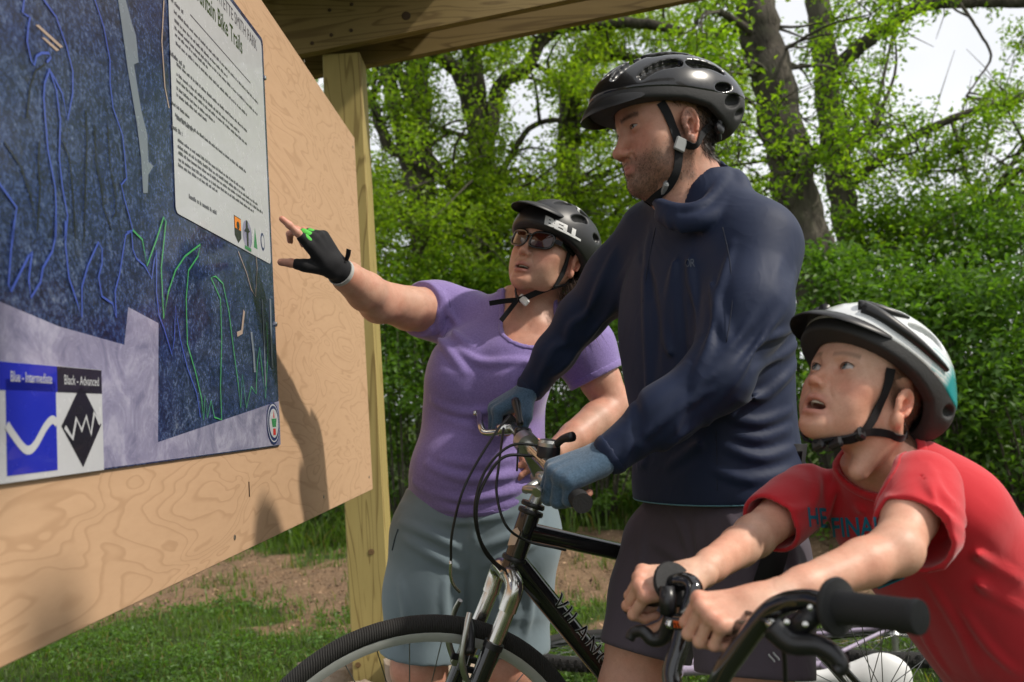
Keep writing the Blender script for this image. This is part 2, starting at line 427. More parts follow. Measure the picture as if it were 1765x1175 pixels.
# ---- the kiosk: panel board, posts, rafters
BX0, BS = -0.516, 0.024                       # board face X at Y=3.05 and its drift per metre
def bface(Y): return BX0 + BS * (Y - 3.05)
BDIR = Vector((BS, 1, 0)).normalized(); BNOR = Vector((1, -BS, 0)).normalized()
def bpx(u, v, off=0.0):
    """pixel -> point on the board's face, as (distance along, height)"""
    d = FWD * FPX + CRT * (u - PW / 2) - CUP * (v - PH / 2)
    p0 = Vector((BX0, 3.05, 0)) + BNOR * off
    t = (p0 - CAM).dot(BNOR) / d.dot(BNOR); P = CAM + d * t
    return ((P - Vector((BX0, 3.05, 0))).dot(BDIR), P.z)
def bpt(s, z, off=0.0): return Vector((BX0, 3.05, 0)) + BDIR * s + BNOR * off + Vector((0, 0, z))
kiosk = thing('trail_kiosk', 'open timber trail kiosk with plywood notice board and square treated posts', 'kiosk', (-0.57, 3.19, 0))
ply = MB(); ply.box((0, 0, 0), (0.018, 2.44, 1.25), Matrix.Rotation(-math.atan(BS), 3, 'Z'), 0.0012)
c = bpt(-1.22, 1.489, -0.009); ply.v = [tuple(Vector(p) + c) for p in ply.v]
plyo = ply.build('plywood_board', PLY, kiosk)
for (u, v) in ((524, 105), (608, 253), (404, 926), (558, 856), (636, 822)):
    s, z = bpx(u, v); mb = MB(); mb.lathe([(0.005, 0), (0.005, 0.0012), (0.003, 0.0016)], bpt(s, z, 0.0002), BNOR, 10); mb.build('screw', STEEL, plyo)
mb = MB(); s, z = bpx(429, 843); mb.box(bpt(s, z, 0.0008), (0.001, 0.004, 0.03)); mb.build('crack', DARKHOLE, plyo)
def post(x0, x1, y0, y1, z0, z1, par):
    mb = MB(); mb.box(((x0 + x1) / 2, (y0 + y1) / 2, (z0 + z1) / 2), (x1 - x0, y1 - y0, z1 - z0), None, 0.004)
    return mb.build('post', PINE, par)
p1 = post(-0.632, -0.492, 3.12, 3.26, 0.0, 2.462, kiosk)
mb = MB(); P = px(640, 951, 3.118); mb.lathe([(0.011, 0), (0.010, 0.0006)], P, (0, -1, 0), 14); mb.lathe([(0.004, 0), (0.003, 0.0010)], P + Vector((.003, 0, .002)), (0, -1, 0), 10); mb.build('knot', KNOT, p1)
mb = MB(); P = px(617, 1146, 3.118); mb.lathe([(0.010, 0), (0.009, 0.0006)], P, (0, -1, 0), 12); mb.build('knot', KNOT, p1)
post(-0.668, -0.528, 0.42, 0.56, 0.0, 2.55, kiosk)                    # near post behind the board's other end
# rafters rise gently away from the board
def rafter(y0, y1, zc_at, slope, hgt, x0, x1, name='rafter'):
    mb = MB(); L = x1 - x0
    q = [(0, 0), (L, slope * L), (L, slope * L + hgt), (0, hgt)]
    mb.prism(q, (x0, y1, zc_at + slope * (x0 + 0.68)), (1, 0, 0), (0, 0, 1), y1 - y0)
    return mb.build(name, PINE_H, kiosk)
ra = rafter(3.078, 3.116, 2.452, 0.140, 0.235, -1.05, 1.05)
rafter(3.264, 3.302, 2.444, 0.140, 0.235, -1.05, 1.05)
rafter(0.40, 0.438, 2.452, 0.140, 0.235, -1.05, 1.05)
for (u, v) in ((568, 17), (606, 7), (605, 52), (571, 60), (538, 74)):
    mb = MB(); mb.lathe([(0.0075, 0), (0.006, 0.003)], px(u, v, 3.0775), (0, -1, 0), 10); mb.build('bolt', DARKHOLE, ra)
mb = MB(); mb.lathe([(0.017, 0), (0.013, 0.001)], px(700, 27, 3.0775), (0, -1, 0), 14); mb.build('knot', DARKHOLE, ra)
# roof boards over the board side
ROOF = timber('roof_boards', (0.30, 0.21, 0.11), (0.13, 0.08, 0.04), 'y', 12, (6, 0.7, 6))
for i in range(7):
    x0 = -1.06 + i * 0.146; zz = 2.452 + 0.14 * (x0 + 0.68) + 0.237
    mb = MB(); mb.prism([(0, 0), (0.14, 0.0196), (0.14, 0.0416), (0, 0.022)], (x0, 3.45, zz), (1, 0, 0), (0, 0, 1), 3.25); mb.build('roof_board', ROOF, kiosk)
# far-side posts of the shelter that carry the rafters' high ends
for yy in (0.50, 3.12):
    post(0.93, 1.05, yy, yy + 0.12, 0.0, 2.45, kiosk) if yy < 1 else None

# ---- rocks heaped round the post
M = NT('limestone'); a = M.noise(9, 6, 0.65); b = M.noise(70, 5, 0.7)
r = M.ramp(a, [(0.3, (0.16, 0.105, 0.07)), (0.5, (0.33, 0.25, 0.18)), (0.72, (0.45, 0.38, 0.30))])
M.l(r.outputs['Color'], M.b.inputs['Base Color']); M.set(Roughness=0.95); M.bump(b, 0.8, 0.012, M.bump(a, 0.7, 0.03)); ROCK = M.m
def rock(P, R, sq, seed, label):
    bm = MB(); n1, n2 = 18, 12; vs = []; rg = random.Random(seed)
    for j in range(n2 + 1):
        for i in range(n1):
            th = math.pi * j / n2; ph = 2 * math.pi * i / n1
            d = Vector((math.sin(th) * math.cos(ph), math.sin(th) * math.sin(ph), math.cos(th)))
            k = 1 + 0.35 * mnoise.noise(d * 1.4 + Vector((seed * 3.1, 0, 0))) + 0.16 * mnoise.noise(d * 3.7 + Vector((0, seed * 2.7, 0)))
            q = d * k; q = Vector([math.copysign(min(abs(c), 0.82), c) if abs(c) > 0.82 else c for c in q])
            vs.append(Vector(P) + Vector((q.x * R * sq[0], q.y * R * sq[1], q.z * R * sq[2])))
    fs = [(j * n1 + i, (j + 1) * n1 + i, (j + 1) * n1 + (i + 1) % n1, j * n1 + (i + 1) % n1) for j in range(n2) for i in range(n1)]
    bm.add(vs, fs); o = bm.build('rock', ROCK, None, True, 40); tag(o, label, 'rock', 'rocks heaped round the kiosk post'); return o
rk = [((-0.86, 2.98, 0.10), 0.16, (1, .9, .75), 1, 'tan limestone rock against the left foot of the kiosk post'),
      ((-0.60, 2.94, 0.12), 0.17, (1, .8, .8), 2, 'pale rounded limestone rock in front of the kiosk post foot'),
      ((-0.40, 3.05, 0.15), 0.18, (.8, .9, 1), 3, 'upright tan limestone rock on the sunny side of the post foot'),
      ((-0.72, 3.30, 0.12), 0.17, (1.1, .9, .8), 4, 'limestone rock wedged behind the kiosk post foot'),
      ((-0.98, 3.16, 0.07), 0.13, (1, 1, .75), 5, 'small brown limestone rock at the edge of the heap'),
      ((-0.33, 3.32, 0.09), 0.14, (1, 1, .8), 6, 'small limestone rock behind the upright one')]
for a in rk: rock(*a)
# ================================================================== TREES AND SHRUBS
M = NT('bark'); v = M.mapping((9, 9, 2.2)); a = M.noise(1.0, 6, 0.7, v, 0.8); b = M.noise(3.0, 5, 0.65)
r = M.ramp(a, [(0.3, (0.022, 0.018, 0.013)), (0.55, (0.085, 0.072, 0.055)), (0.75, (0.16, 0.145, 0.11))])
g = M.ramp(b, [(0.5, (0, 0, 0)), (0.75, (0.5, 0.5, 0.5))])
M.l(M.mixc(g.outputs['Color'], r.outputs['Color'], (0.09, 0.105, 0.05)), M.b.inputs['Base Color']); M.set(Roughness=0.95)
M.bump(a, 1.0, 0.05); BARK = M.m
rng_t = np.random.default_rng(21)
def limb(mb, path, r0, r1, n=5, seg=9, jit=0.0):
    p = smoothpath(path, n); k = len(p)
    if jit: p = [q + Vector(rng_t.normal(size=3)) * jit * (0 < i < k - 1) for i, q in enumerate(p)]
    mb.tube(p, [r0 + (r1 - r0) * (i / (k - 1)) ** 0.8 for i in range(k)], seg); return p
def pxpath(L): return [px(*q) for q in L]
def grow_tree(name, label, limbs, clumps, leafL, col, nleaf, yellow=0.2, twig_r=0.008, group='trees behind the shrubs'):
    """limbs: list of (pixel path with depth, r0, r1); clumps: (n,4) centre+radius array"""
    base = Vector(px(*limbs[0][0][0])); base.z = 0
    t = thing(name, label, 'tree', base, group); mb = MB(); nodes = []
    first = True
    for path, r0, r1 in limbs:
        P = pxpath(path)
        if first: P = [base] + P; first = False
        q = limb(mb, P, r0, r1, 6, 10, r0 * 0.08); nodes += q
    nd = np.array([list(q) for q in nodes])
    # side branches reach from the nearest limb point to each clump
    tw = []
    for c in clumps:
        d = np.linalg.norm(nd - c[:3], axis=1) + np.maximum(0, nd[:, 2] - c[2]) * 0.7; i = int(np.argmin(d))
        a = Vector(nd[i]); b = Vector(c[:3]); mid = (a + b) / 2 + Vector(rng_t.normal(size=3)) * 0.12 * (b - a).length + Vector((0, 0, 0.08 * (b - a).length))
        L = (b - a).length; r_ = min(0.035, 0.010 + 0.012 * L)
        if L < 4.0: tw += limb(mb, [a, mid, b], r_, twig_r * 0.7, 4, 6)
        for _ in range(3):
            e = b + Vector(rng_t.normal(size=3)) * c[3] * 0.7
            mb.tube([b, (b + e) / 2 + Vector(rng_t.normal(size=3)) * 0.04, e], [twig_r * 0.8, twig_r * 0.6, twig_r * 0.3], 5)
    mb.build('trunk', BARK, t, True)
    P = []
    for c in clumps:
        n = max(8, int(nleaf * (c[3] / 0.5) ** 2))
        d = rng_t.normal(size=(n, 3)); d /= np.linalg.norm(d, axis=1)[:, None]
        rr = c[3] * rng_t.random(n)[:, None] ** 0.45
        q = c[:3] + d * rr * np.array([[1.15, 1.15, 0.7]])
        # leaves gather on sprays: pull to a few attractors
        k = rng_t.integers(0, max(3, n // 14), n); at = c[:3] + rng_t.normal(size=(max(3, n // 14), 3)) * c[3] * np.array([[0.6, 0.6, 0.38]])
        q = q * 0.35 + at[k] * 0.65 + rng_t.normal(size=(n, 3)) * 0.05
        P.append(q)
    P = np.concatenate(P); n = len(P)
    V, Fc = leaf_mesh(P, np.full(n, leafL), np.full(n, leafL * 0.55), 0.45, rng_t)
    fast('crown', V, Fc, LEAF, t, False, leaf_colors(n, rng_t, col, 0.3, yellow))
    return t
def clump_field(n, u0, u1, v0, v1, Y0, Y1, r0, r1, keep):
    out = []
    while len(out) < n:
        u = rng_t.uniform(u0, u1); v = rng_t.uniform(v0, v1)
        if rng_t.random() > keep(u, v): continue
        Y = rng_t.uniform(Y0, Y1); p = px(u, v, Y); out.append([p.x, p.y, p.z, rng_t.uniform(r0, r1)])
    return np.array(out)
def gap(u, v, L):
    k = 1.0
    for (a, b, ra, rb) in L: k *= 1 - math.exp(-(((u - a) / ra) ** 2 + ((v - b) / rb) ** 2) * 0.9)
    return k
SKYGAPS = [(1650, 120, 130, 105), (1545, 130, 40, 60), (790, 210, 40, 50), (885, 210, 30, 50), (930, 225, 50, 40), (760, 130, 35, 40), (1600, 330, 80, 50), (690, 130, 35, 40), (900, 110, 40, 30)]
kp = lambda u, v: gap(u, v, SKYGAPS)
# tree A: forked trunk just beyond the post
grow_tree('broadleaf_tree', 'forked grey tree with a low crooked limb, just beyond the kiosk post',
    [([(755, 640, 10.5), (735, 470, 10.5), (728, 330, 10.5), (720, 200, 10.5), (718, 60, 10.6), (715, -80, 10.7)], 0.20, 0.13),
     ([(732, 400, 10.5), (700, 265, 10.4), (676, 160, 10.4), (655, 60, 10.4), (640, -60, 10.4)], 0.12, 0.07),
     ([(748, 300, 10.4), (705, 268, 10.2), (672, 255, 10.1), (655, 215, 10.0), (636, 170, 10.0), (600, 110, 10.0)], 0.085, 0.05),
     ([(716, 185, 10.5), (690, 130, 10.4), (665, 100, 10.3)], 0.08, 0.06),
     ([(742, 280, 10.4), (775, 320, 10.2), (790, 345, 10.1)], 0.07, 0.03)],
    np.concatenate([clump_field(88, 560, 880, -140, 420, 8.8, 12.2, 0.3, 0.55, kp), clump_field(44, 600, 900, 330, 560, 9.0, 12.0, 0.35, 0.6, lambda u, v: 1)]), 0.068, (0.145, 0.225, 0.024), 350, 0.35)
# tree B: trunk that splits in two heavy arms
grow_tree('broadleaf_tree', 'tall tree whose rough trunk splits into two heavy arms',
    [([(850, 640, 11), (845, 480, 11), (835, 350, 11), (828, 250, 11)], 0.24, 0.17),
     ([(828, 260, 11), (808, 170, 11), (780, 115, 11), (735, 92, 10.9), (700, 80, 10.9)], 0.14, 0.07),
     ([(828, 255, 11), (822, 130, 11.1), (800, 40, 11.2), (790, -60, 11.3)], 0.12, 0.09),
     ([(840, 240, 11), (862, 150, 11), (905, 118, 10.9), (940, 65, 10.8), (985, 45, 10.8), (1100, 40, 10.7), (1180, 55, 10.6)], 0.11, 0.06),
     ([(845, 330, 11), (880, 270, 10.9), (920, 215, 10.8), (990, 205, 10.7)], 0.05, 0.03),
     ([(838, 245, 11), (770, 225, 10.8), (690, 205, 10.6)], 0.04, 0.02)],
    np.concatenate([clump_field(82, 740, 1060, -140, 400, 9.2, 12.8, 0.3, 0.55, kp), clump_field(40, 760, 1060, 330, 560, 9.5, 12.5, 0.35, 0.6, lambda u, v: 1)]), 0.068, (0.155, 0.235, 0.024), 350, 0.4)
# tree C: leaning trunk behind the taller rider
grow_tree('broadleaf_tree', 'leaning grey tree beside the tall rider in the black helmet',
    [([(1000, 640, 12), (985, 420, 12), (980, 300, 12), (983, 180, 12), (1005, 110, 12), (1040, 55, 12), (1070, -40, 12)], 0.20, 0.14),
     ([(985, 210, 12), (965, 150, 11.8), (935, 118, 11.7), (900, 105, 11.6)], 0.05, 0.03),
     ([(1010, 110, 12), (1050, 95, 11.8), (1110, 105, 11.7), (1180, 120, 11.5)], 0.09, 0.05)],
    np.concatenate([clump_field(100, 960, 1300, -140, 420, 9.8, 13.5, 0.3, 0.55, kp), clump_field(32, 960, 1300, 330, 560, 10, 13, 0.35, 0.6, lambda u, v: 1)]), 0.068, (0.16, 0.24, 0.022), 350, 0.45)
# tree D: the thick trunk
grow_tree('broadleaf_tree', 'thick mossy trunk leaning over the tall rider, with spring leaves',
    [([(1440, 640, 7.6), (1405, 480, 7.6), (1375, 340, 7.6), (1345, 200, 7.6), (1318, 90, 7.6), (1300, 0, 7.6), (1280, -120, 7.6)], 0.225, 0.165),
     ([(1362, 290, 7.6), (1440, 262, 7.4), (1500, 230, 7.3)], 0.05, 0.03),
     ([(1330, 120, 7.6), (1300, 60, 7.5), (1240, 20, 7.3)], 0.05, 0.03)],
    np.concatenate([clump_field(52, 1180, 1560, -160, 330, 6.8, 9.0, 0.22, 0.42, lambda u, v: kp(u, v) * (0.3 if 1270 < u < 1400 else 1)), clump_field(14, 1260, 1480, 180, 330, 6.6, 7.2, 0.18, 0.3, lambda u, v: 1)]), 0.064, (0.135, 0.225, 0.022), 290, 0.3)
# tree E: second slimmer trunk right behind it
grow_tree('broadleaf_tree', 'slim straight trunk standing close behind the thick mossy trunk',
    [([(1500, 640, 9.2), (1462, 400, 9.2), (1440, 270, 9.2), (1425, 150, 9.2), (1408, 0, 9.2), (1400, -120, 9.2)], 0.16, 0.12),
     ([(1455, 330, 9.2), (1520, 270, 9.1), (1570, 238, 9.0), (1640, 205, 8.9), (1745, 172, 8.8), (1850, 150, 8.8)], 0.055, 0.035),
     ([(1425, 130, 9.2), (1470, 90, 9.0), (1515, 55, 8.9), (1560, 22, 8.8), (1610, 5, 8.7), (1690, 3, 8.6), (1800, 0, 8.5)], 0.085, 0.06),
     ([(1640, 205, 8.9), (1690, 350, 8.8), (1765, 245, 8.7)], 0.025, 0.012),
     ([(1655, 5, 8.6), (1685, 50, 8.5), (1708, 95, 8.5), (1690, 130, 8.5), (1665, 165, 8.5)], 0.018, 0.008)],
    np.concatenate([clump_field(70, 1420, 1900, -160, 420, 8.0, 10.5, 0.22, 0.42, kp), clump_field(30, 1700, 1920, 120, 420, 7.6, 9.5, 0.25, 0.45, lambda u, v: 1), clump_field(26, 1470, 1680, 220, 430, 8.0, 10, 0.25, 0.42, lambda u, v: 1)]), 0.064, (0.125, 0.21, 0.024), 270, 0.25)
# far wood that reads as one mass behind everything
def far_wood():
    P = []
    for _ in range(640):
        x = rng_t.uniform(-26, 30); y = rng_t.uniform(17, 24); z = rng_t.uniform(0.2, 6.8) * (0.8 + 0.35 * math.sin(x * 0.6)); r = rng_t.uniform(0.5, 1.1)
        n = 70; d = rng_t.normal(size=(n, 3)); P.append(np.array([[x, y, z]]) + d * r * 0.5)
    P = np.concatenate(P); n = len(P); V, Fc = leaf_mesh(P, np.full(n, 0.20), np.full(n, 0.13), 0.4, rng_t)
    o = fast('far_wood', V, Fc, LEAF_D, None, False, leaf_colors(n, rng_t, (0.10, 0.17, 0.025), 0.35, 0.25)); tag(o, 'distant green wood behind the trees', 'wood', kind='stuff')
far_wood()
# shrubs in a thick hedge
def shrub(u, Y, ztop, wid, dep, leafL, col, dens, label, yellow=0.08):
    b = px(u, 800, Y); b.z = 0; t = thing('shrub', label, 'shrub', b, 'shrubs along the wood edge')
    mb = MB(); P = []; ns = int(26 * wid * ztop)
    for i in range(ns):
        a = rng_t.uniform(0, 2 * math.pi); rr = math.sqrt(rng_t.random()); zz = ztop * (rng_t.random() ** 0.75)
        k = math.sqrt(max(0.12, 1 - (zz / ztop) ** 2.2)); e = Vector((b.x + math.cos(a) * rr * wid * k, b.y + math.sin(a) * rr * dep * k, zz + 0.05))
        if i % 2 == 0:
            s0 = Vector((b.x + math.cos(a) * 0.25 * wid * rr, b.y + math.sin(a) * 0.2 * dep, 0)); mb.tube(smoothpath([s0, s0.lerp(e, 0.55) + Vector((0, 0, 0.15 * zz)), e], 3), [0.013, 0.011, 0.009, 0.007, 0.006, 0.005, 0.004], 5)
        n = int(dens * 1.7); sp = rng_t.uniform(0.18, 0.36)
        dr = np.array([math.cos(a), math.sin(a) - 0.3, rng_t.uniform(-0.3, 0.5)])
        tt = rng_t.random((n, 1)) - 0.5
        P.append(np.array([list(e)]) + dr[None] * tt * sp * 2.0 + rng_t.normal(size=(n, 3)) * np.array([[0.5, 0.5, 0.28]]) * sp)
    P = np.concatenate(P); P = P[P[:, 2] > 0.02]; n = len(P)
    mb.build('stem', BARK, t, True)
    V, Fc = leaf_mesh(P, np.full(n, leafL), np.full(n, leafL * 0.55), 0.6, rng_t)
    fast('foliage', V, Fc, LEAF_D, t, False, leaf_colors(n, rng_t, col, 0.32, yellow))
GREEN1, GREEN2, GREEN3 = (0.080, 0.160, 0.025), (0.060, 0.128, 0.023), (0.125, 0.215, 0.026)
for a in ((560, 9.6, 2.1, 1.2, 0.9, 0.072, GREEN3, 62, 'light green shrub seen behind the kiosk post'),
          (690, 8.8, 2.3, 1.0, 0.9, 0.072, GREEN1, 66, 'leafy shrub between the kiosk post and the purple shirt'),
          (790, 9.6, 2.7, 1.2, 0.9, 0.072, GREEN3, 60, 'tall shrub behind the rider in the purple shirt'),
          (1010, 8.4, 2.2, 1.1, 0.8, 0.072, GREEN1, 66, 'dense dark shrub in the gap between the two adults'),
          (920, 10.2, 2.9, 1.3, 0.9, 0.072, GREEN3, 56, 'tall bright shrub rising behind the helmet of the rider in purple'),
          (1130, 9.6, 2.6, 1.2, 0.9, 0.072, GREEN1, 56, 'broad shrub hidden mostly by the rider in navy'),
          (1330, 8.6, 2.4, 1.1, 0.8, 0.072, GREEN2, 56, 'dark shrub at the foot of the thick mossy trunk'),
          (1480, 6.9, 2.15, 1.0, 0.8, 0.072, GREEN1, 68, 'bushy shrub above the white and teal helmet'),
          (1640, 6.4, 1.85, 0.95, 0.7, 0.072, GREEN1, 74, 'shrub with large glossy leaves behind the child in red'),
          (1790, 6.0, 1.75, 0.9, 0.7, 0.072, GREEN2, 74, 'dark leafy shrub at the right of the child in red'),
          (1760, 7.8, 2.7, 1.2, 0.9, 0.072, GREEN1, 62, 'tall shrub standing behind the dark leafy one'),
          (1580, 8.6, 2.8, 1.2, 0.9, 0.072, GREEN3, 60, 'tall light shrub under the open patch of sky'),
          (1960, 6.6, 2.3, 1.1, 0.8, 0.072, GREEN2, 60, 'shrub at the far end of the hedge beyond the child'),
          (380, 10.8, 2.2, 1.4, 0.9, 0.072, GREEN3, 50, 'light shrub behind the plywood board')):
    shrub(*a)
# ================================================================== TRAIL MAP SIGN
def text_mesh(body, size=1.0, extr=0.0, offs=0.0, shear=0.0, spacing=1.0, cuts=0):
    cu = bpy.data.curves.new('t', 'FONT'); cu.body = body; cu.size = size; cu.extrude = extr; cu.offset = offs; cu.shear = shear; cu.space_character = spacing
    cu.resolution_u = 3
    o = bpy.data.objects.new('t', cu); COL.objects.link(o)
    dg = bpy.context.evaluated_depsgraph_get(); dg.update()
    me = bpy.data.meshes.new_from_object(o.evaluated_get(dg))
    if cuts:                                     # slice the letters so they can follow a curved surface
        bm = bmesh.new(); bm.from_mesh(me); xs = [v.co.x for v in bm.verts]; ys = [v.co.y for v in bm.verts]; x0, x1, y0, y1 = min(xs), max(xs), min(ys), max(ys); st = (y1 - y0) / cuts
        for i in range(1, cuts): bmesh.ops.bisect_plane(bm, geom=bm.verts[:] + bm.edges[:] + bm.faces[:], plane_co=(0, y0 + st * i, 0), plane_no=(0, 1, 0))
        for i in range(1, int((x1 - x0) / st)): bmesh.ops.bisect_plane(bm, geom=bm.verts[:] + bm.edges[:] + bm.faces[:], plane_co=(x0 + st * i, 0, 0), plane_no=(1, 0, 0))
        bm.to_mesh(me); bm.free()
    vs = [v.co.copy() for v in me.vertices]; fs = [tuple(p.vertices) for p in me.polygons]
    bpy.data.objects.remove(o); bpy.data.curves.remove(cu); bpy.data.meshes.remove(me)
    return vs, fs
s0 = Vector((0, 0))
SG_R, SG_T, SG_B = bpx(464, 400)[0], bpx(448, 70, 0.004)[1] + 0.012, bpx(480, 768, 0.004)[1]
SG_R = 0.5 * (bpx(449, 80)[0] + bpx(481, 760)[0])
SG_L = SG_R - 1.36
sign = thing('trail_map_sign', 'large glossy aerial trail map panel screwed to the plywood board', 'sign', bpt((SG_L + SG_R) / 2, SG_B))
def rrect(x0, x1, y0, y1, r, n=5):
    out = []
    for cx, cy, a0 in ((x1 - r, y0 + r, -90), (x1 - r, y1 - r, 0), (x0 + r, y1 - r, 90), (x0 + r, y0 + r, 180)):
        for i in range(n + 1):
            a = math.radians(a0 + 90 * i / n); out.append((cx + r * math.cos(a), cy + r * math.sin(a)))
    return out
PT = 0.004                                        # panel thickness
def layer(poly, off, mat, name, parent, th=0.0003):
    mb = MB(); mb.prism(poly, bpt(0, 0, off), BDIR, Vector((0, 0, 1)), th); return mb.build(name, mat, parent)
# aerial photograph of woods
M = NT('map_woods_print')
n1 = M.noise(150, 6, 0.75); n2 = M.noise(7, 5, 0.6); n3 = M.noise(38, 4, 0.7)
h2 = M.n('Math', operation='MULTIPLY_ADD'); M.l(n1, h2.inputs[0]); h2.inputs[1].default_value = 1.0; n26 = M.n('Math', operation='MULTIPLY'); M.l(M.noise(40, 4, 0.65), n26.inputs[0]); n26.inputs[1].default_value = 0.45; M.l(n26.outputs[0], h2.inputs[2])
r = M.ramp(h2.outputs[0], [(0.60, (0.003, 0.007, 0.026)), (0.72, (0.016, 0.032, 0.095)), (0.82, (0.050, 0.082, 0.175)), (0.96, (0.17, 0.215, 0.30))])
M.bump(n1, 0.25, 0.002)
rr = M.ramp(n2, [(0.35, (0.55, 0.65, 0.9)), (0.65, (1.15, 1.05, 0.95))])
c = M.mixc(1.0, r.outputs['Color'], rr.outputs['Color'], 'MULTIPLY')
sp = M.ramp(n3, [(0.58, (0, 0, 0)), (0.80, (0.4, 0.4, 0.4))])
c = M.mixc(sp.outputs['Color'], c, (0.14, 0.155, 0.17))
M.l(c, M.b.inputs['Base Color']); M.set(Roughness=0.22); M.b.inputs['Coat Weight'].default_value = 0.35; M.b.inputs['Coat Roughness'].default_value = 0.08
WOODS = M.m
M = NT('map_faded_print'); n1 = M.noise(14, 6, 0.65, dist=1.2); n2 = M.noise(120, 4, 0.7)
r = M.ramp(n1, [(0.35, (0.17, 0.165, 0.26)), (0.5, (0.26, 0.25, 0.36)), (0.62, (0.36, 0.35, 0.46))])
ed = M.noise(9, 3, 0.5, dist=2.0); mu = M.n('Math', operation='MULTIPLY'); M.l(ed, mu.inputs[0]); mu.inputs[1].default_value = 9
fr = M.n('Math', operation='FRACT'); M.l(mu.outputs[0], fr.inputs[0])
er = M.ramp(fr.outputs[0], [(0.42, (0, 0, 0)), (0.5, (0.3, 0.3, 0.3)), (0.58, (0, 0, 0))])
c = M.mixc(er.outputs['Color'], r.outputs['Color'], (0.42, 0.41, 0.52))
c = M.mixc(M.ramp(n2, [(0.4, (0, 0, 0)), (0.8, (0.4, 0.4, 0.4))]).outputs['Color'], c, (0.16, 0.16, 0.22))
M.l(c, M.b.inputs['Base Color']); M.set(Roughness=0.22); M.b.inputs['Coat Weight'].default_value = 0.35; M.b.inputs['Coat Roughness'].default_value = 0.08
FADED = M.m
def printed(name, col): return plain(name, col, 0.25, 0, 0.05, 40, coat=0.3)
P_WHITE = printed('print_white', (0.47, 0.48, 0.50)); P_BLUE = printed('print_blue', (0.012, 0.022, 0.36)); P_BLACK = printed('print_black', (0.012, 0.012, 0.016))
P_TRAILB = printed('print_trail_blue', (0.05, 0.09, 0.40)); P_TRAILG = printed('print_trail_green', (0.06, 0.34, 0.10)); P_GREYT = printed('print_text_grey', (0.10, 0.10, 0.12))
P_TITLE = printed('print_title_green', (0.02, 0.055, 0.015)); P_STREAK = printed('print_streak', (0.17, 0.20, 0.24)); P_TAN = printed('print_tan', (0.40, 0.30, 0.24))
P_NAVY = printed('print_navy', (0.02, 0.03, 0.12)); P_ORANGE = printed('print_orange', (0.75, 0.22, 0.02)); P_RED = printed('print_red', (0.5, 0.03, 0.03)); P_LGREEN = printed('print_emblem_green', (0.04, 0.22, 0.08))
ALU = plain('sign_edge', (0.10, 0.13, 0.15), 0.3, 0.3)
pan = layer(rrect(SG_L, SG_R, SG_B, SG_T, 0.012), 0.0005, [WOODS], 'map_panel', sign, PT)
def pp(L, off): return [bpx(u, v, off) for u, v in L]
z1 = PT + 0.0009
lav = pp([(214, 594), (221, 529), (273, 557), (272, 762), (481, 691)], z1)
lavL = [(SG_L + 0.004, bpx(-40, 497, z1)[1])] + pp([(0, 520), (100, 562)], z1) + lav
poly = lavL + [(SG_R - 0.001, SG_B + 0.002), (SG_L + 0.004, SG_B + 0.002)]
poly[len(lavL) - 1] = (SG_R - 0.001, poly[len(lavL) - 1][1])
layer(poly[::-1], z1, FADED, 'faded_map', pan)
# pale clearing strips on the woods
cz = PT + 0.0012
def c1(L): return [(a / 2.798, b / 2.798) for a, b in L]
def c2(L): return [(a / 2.448, b / 2.448 + 380) for a, b in L]
def strip(pts, w, off, mat, name, th=0.0003):
    P = [Vector(p) for p in pp(pts, off)]; n = len(P); mb = MB(); L = []; R = []
    for i in range(n):
        a = P[max(i - 1, 0)]; b = P[min(i + 1, n - 1)]; t = (b - a); t = t.normalized() if t.length > 1e-9 else Vector((1, 0)); q = Vector((-t.y, t.x)) * w / 2
        L.append(P[i] + q); R.append(P[i] - q)
    vs = [bpt(p.x, p.y, off + th) for p in L] + [bpt(p.x, p.y, off + th) for p in R]
    mb.add(vs, [(i, n + i, n + i + 1, i + 1) for i in range(n - 1)]); return mb.build(name, mat, pan)
layer(pp(c1([(590, -60), (635, 110), (655, 170), (668, 300), (645, 310), (680, 530), (710, 650), (715, 780), (740, 800), (715, 840), (712, 930), (690, 930), (680, 760), (660, 600), (640, 480), (615, 330), (585, 110), (560, -60)]), cz)[::-1], cz, P_STREAK, 'clearing', pan)
for L in ([(170, 120), (185, 118), (303, 225), (290, 230)], [(200, 180), (213, 180), (285, 240), (272, 246)]): layer(pp(c1(L), cz)[::-1], cz, P_TAN, 'clearing', pan)
for L, w in (([(790, 0), (780, 200), (795, 420), (815, 520)], 0.004), ):
    strip(c1(L), w, cz, P_TAN, 'clearing')
for L, w, m_ in (([(1005, 130), (1040, 220), (1060, 290), (1078, 320), (1085, 200), (1080, 150)], 0.003, P_TAN), ([(1105, 330), (1115, 520), (1120, 700)], 0.007, P_STREAK), ([(1060, 470), (1070, 560), (1075, 640)], 0.012, P_STREAK), ([(1030, 380), (1020, 470), (1000, 480)], 0.010, P_TAN), ([(1140, 330), (1145, 520), (1150, 620)], 0.012, P_STREAK)):
    strip(c2(L), w, cz, m_, 'clearing')
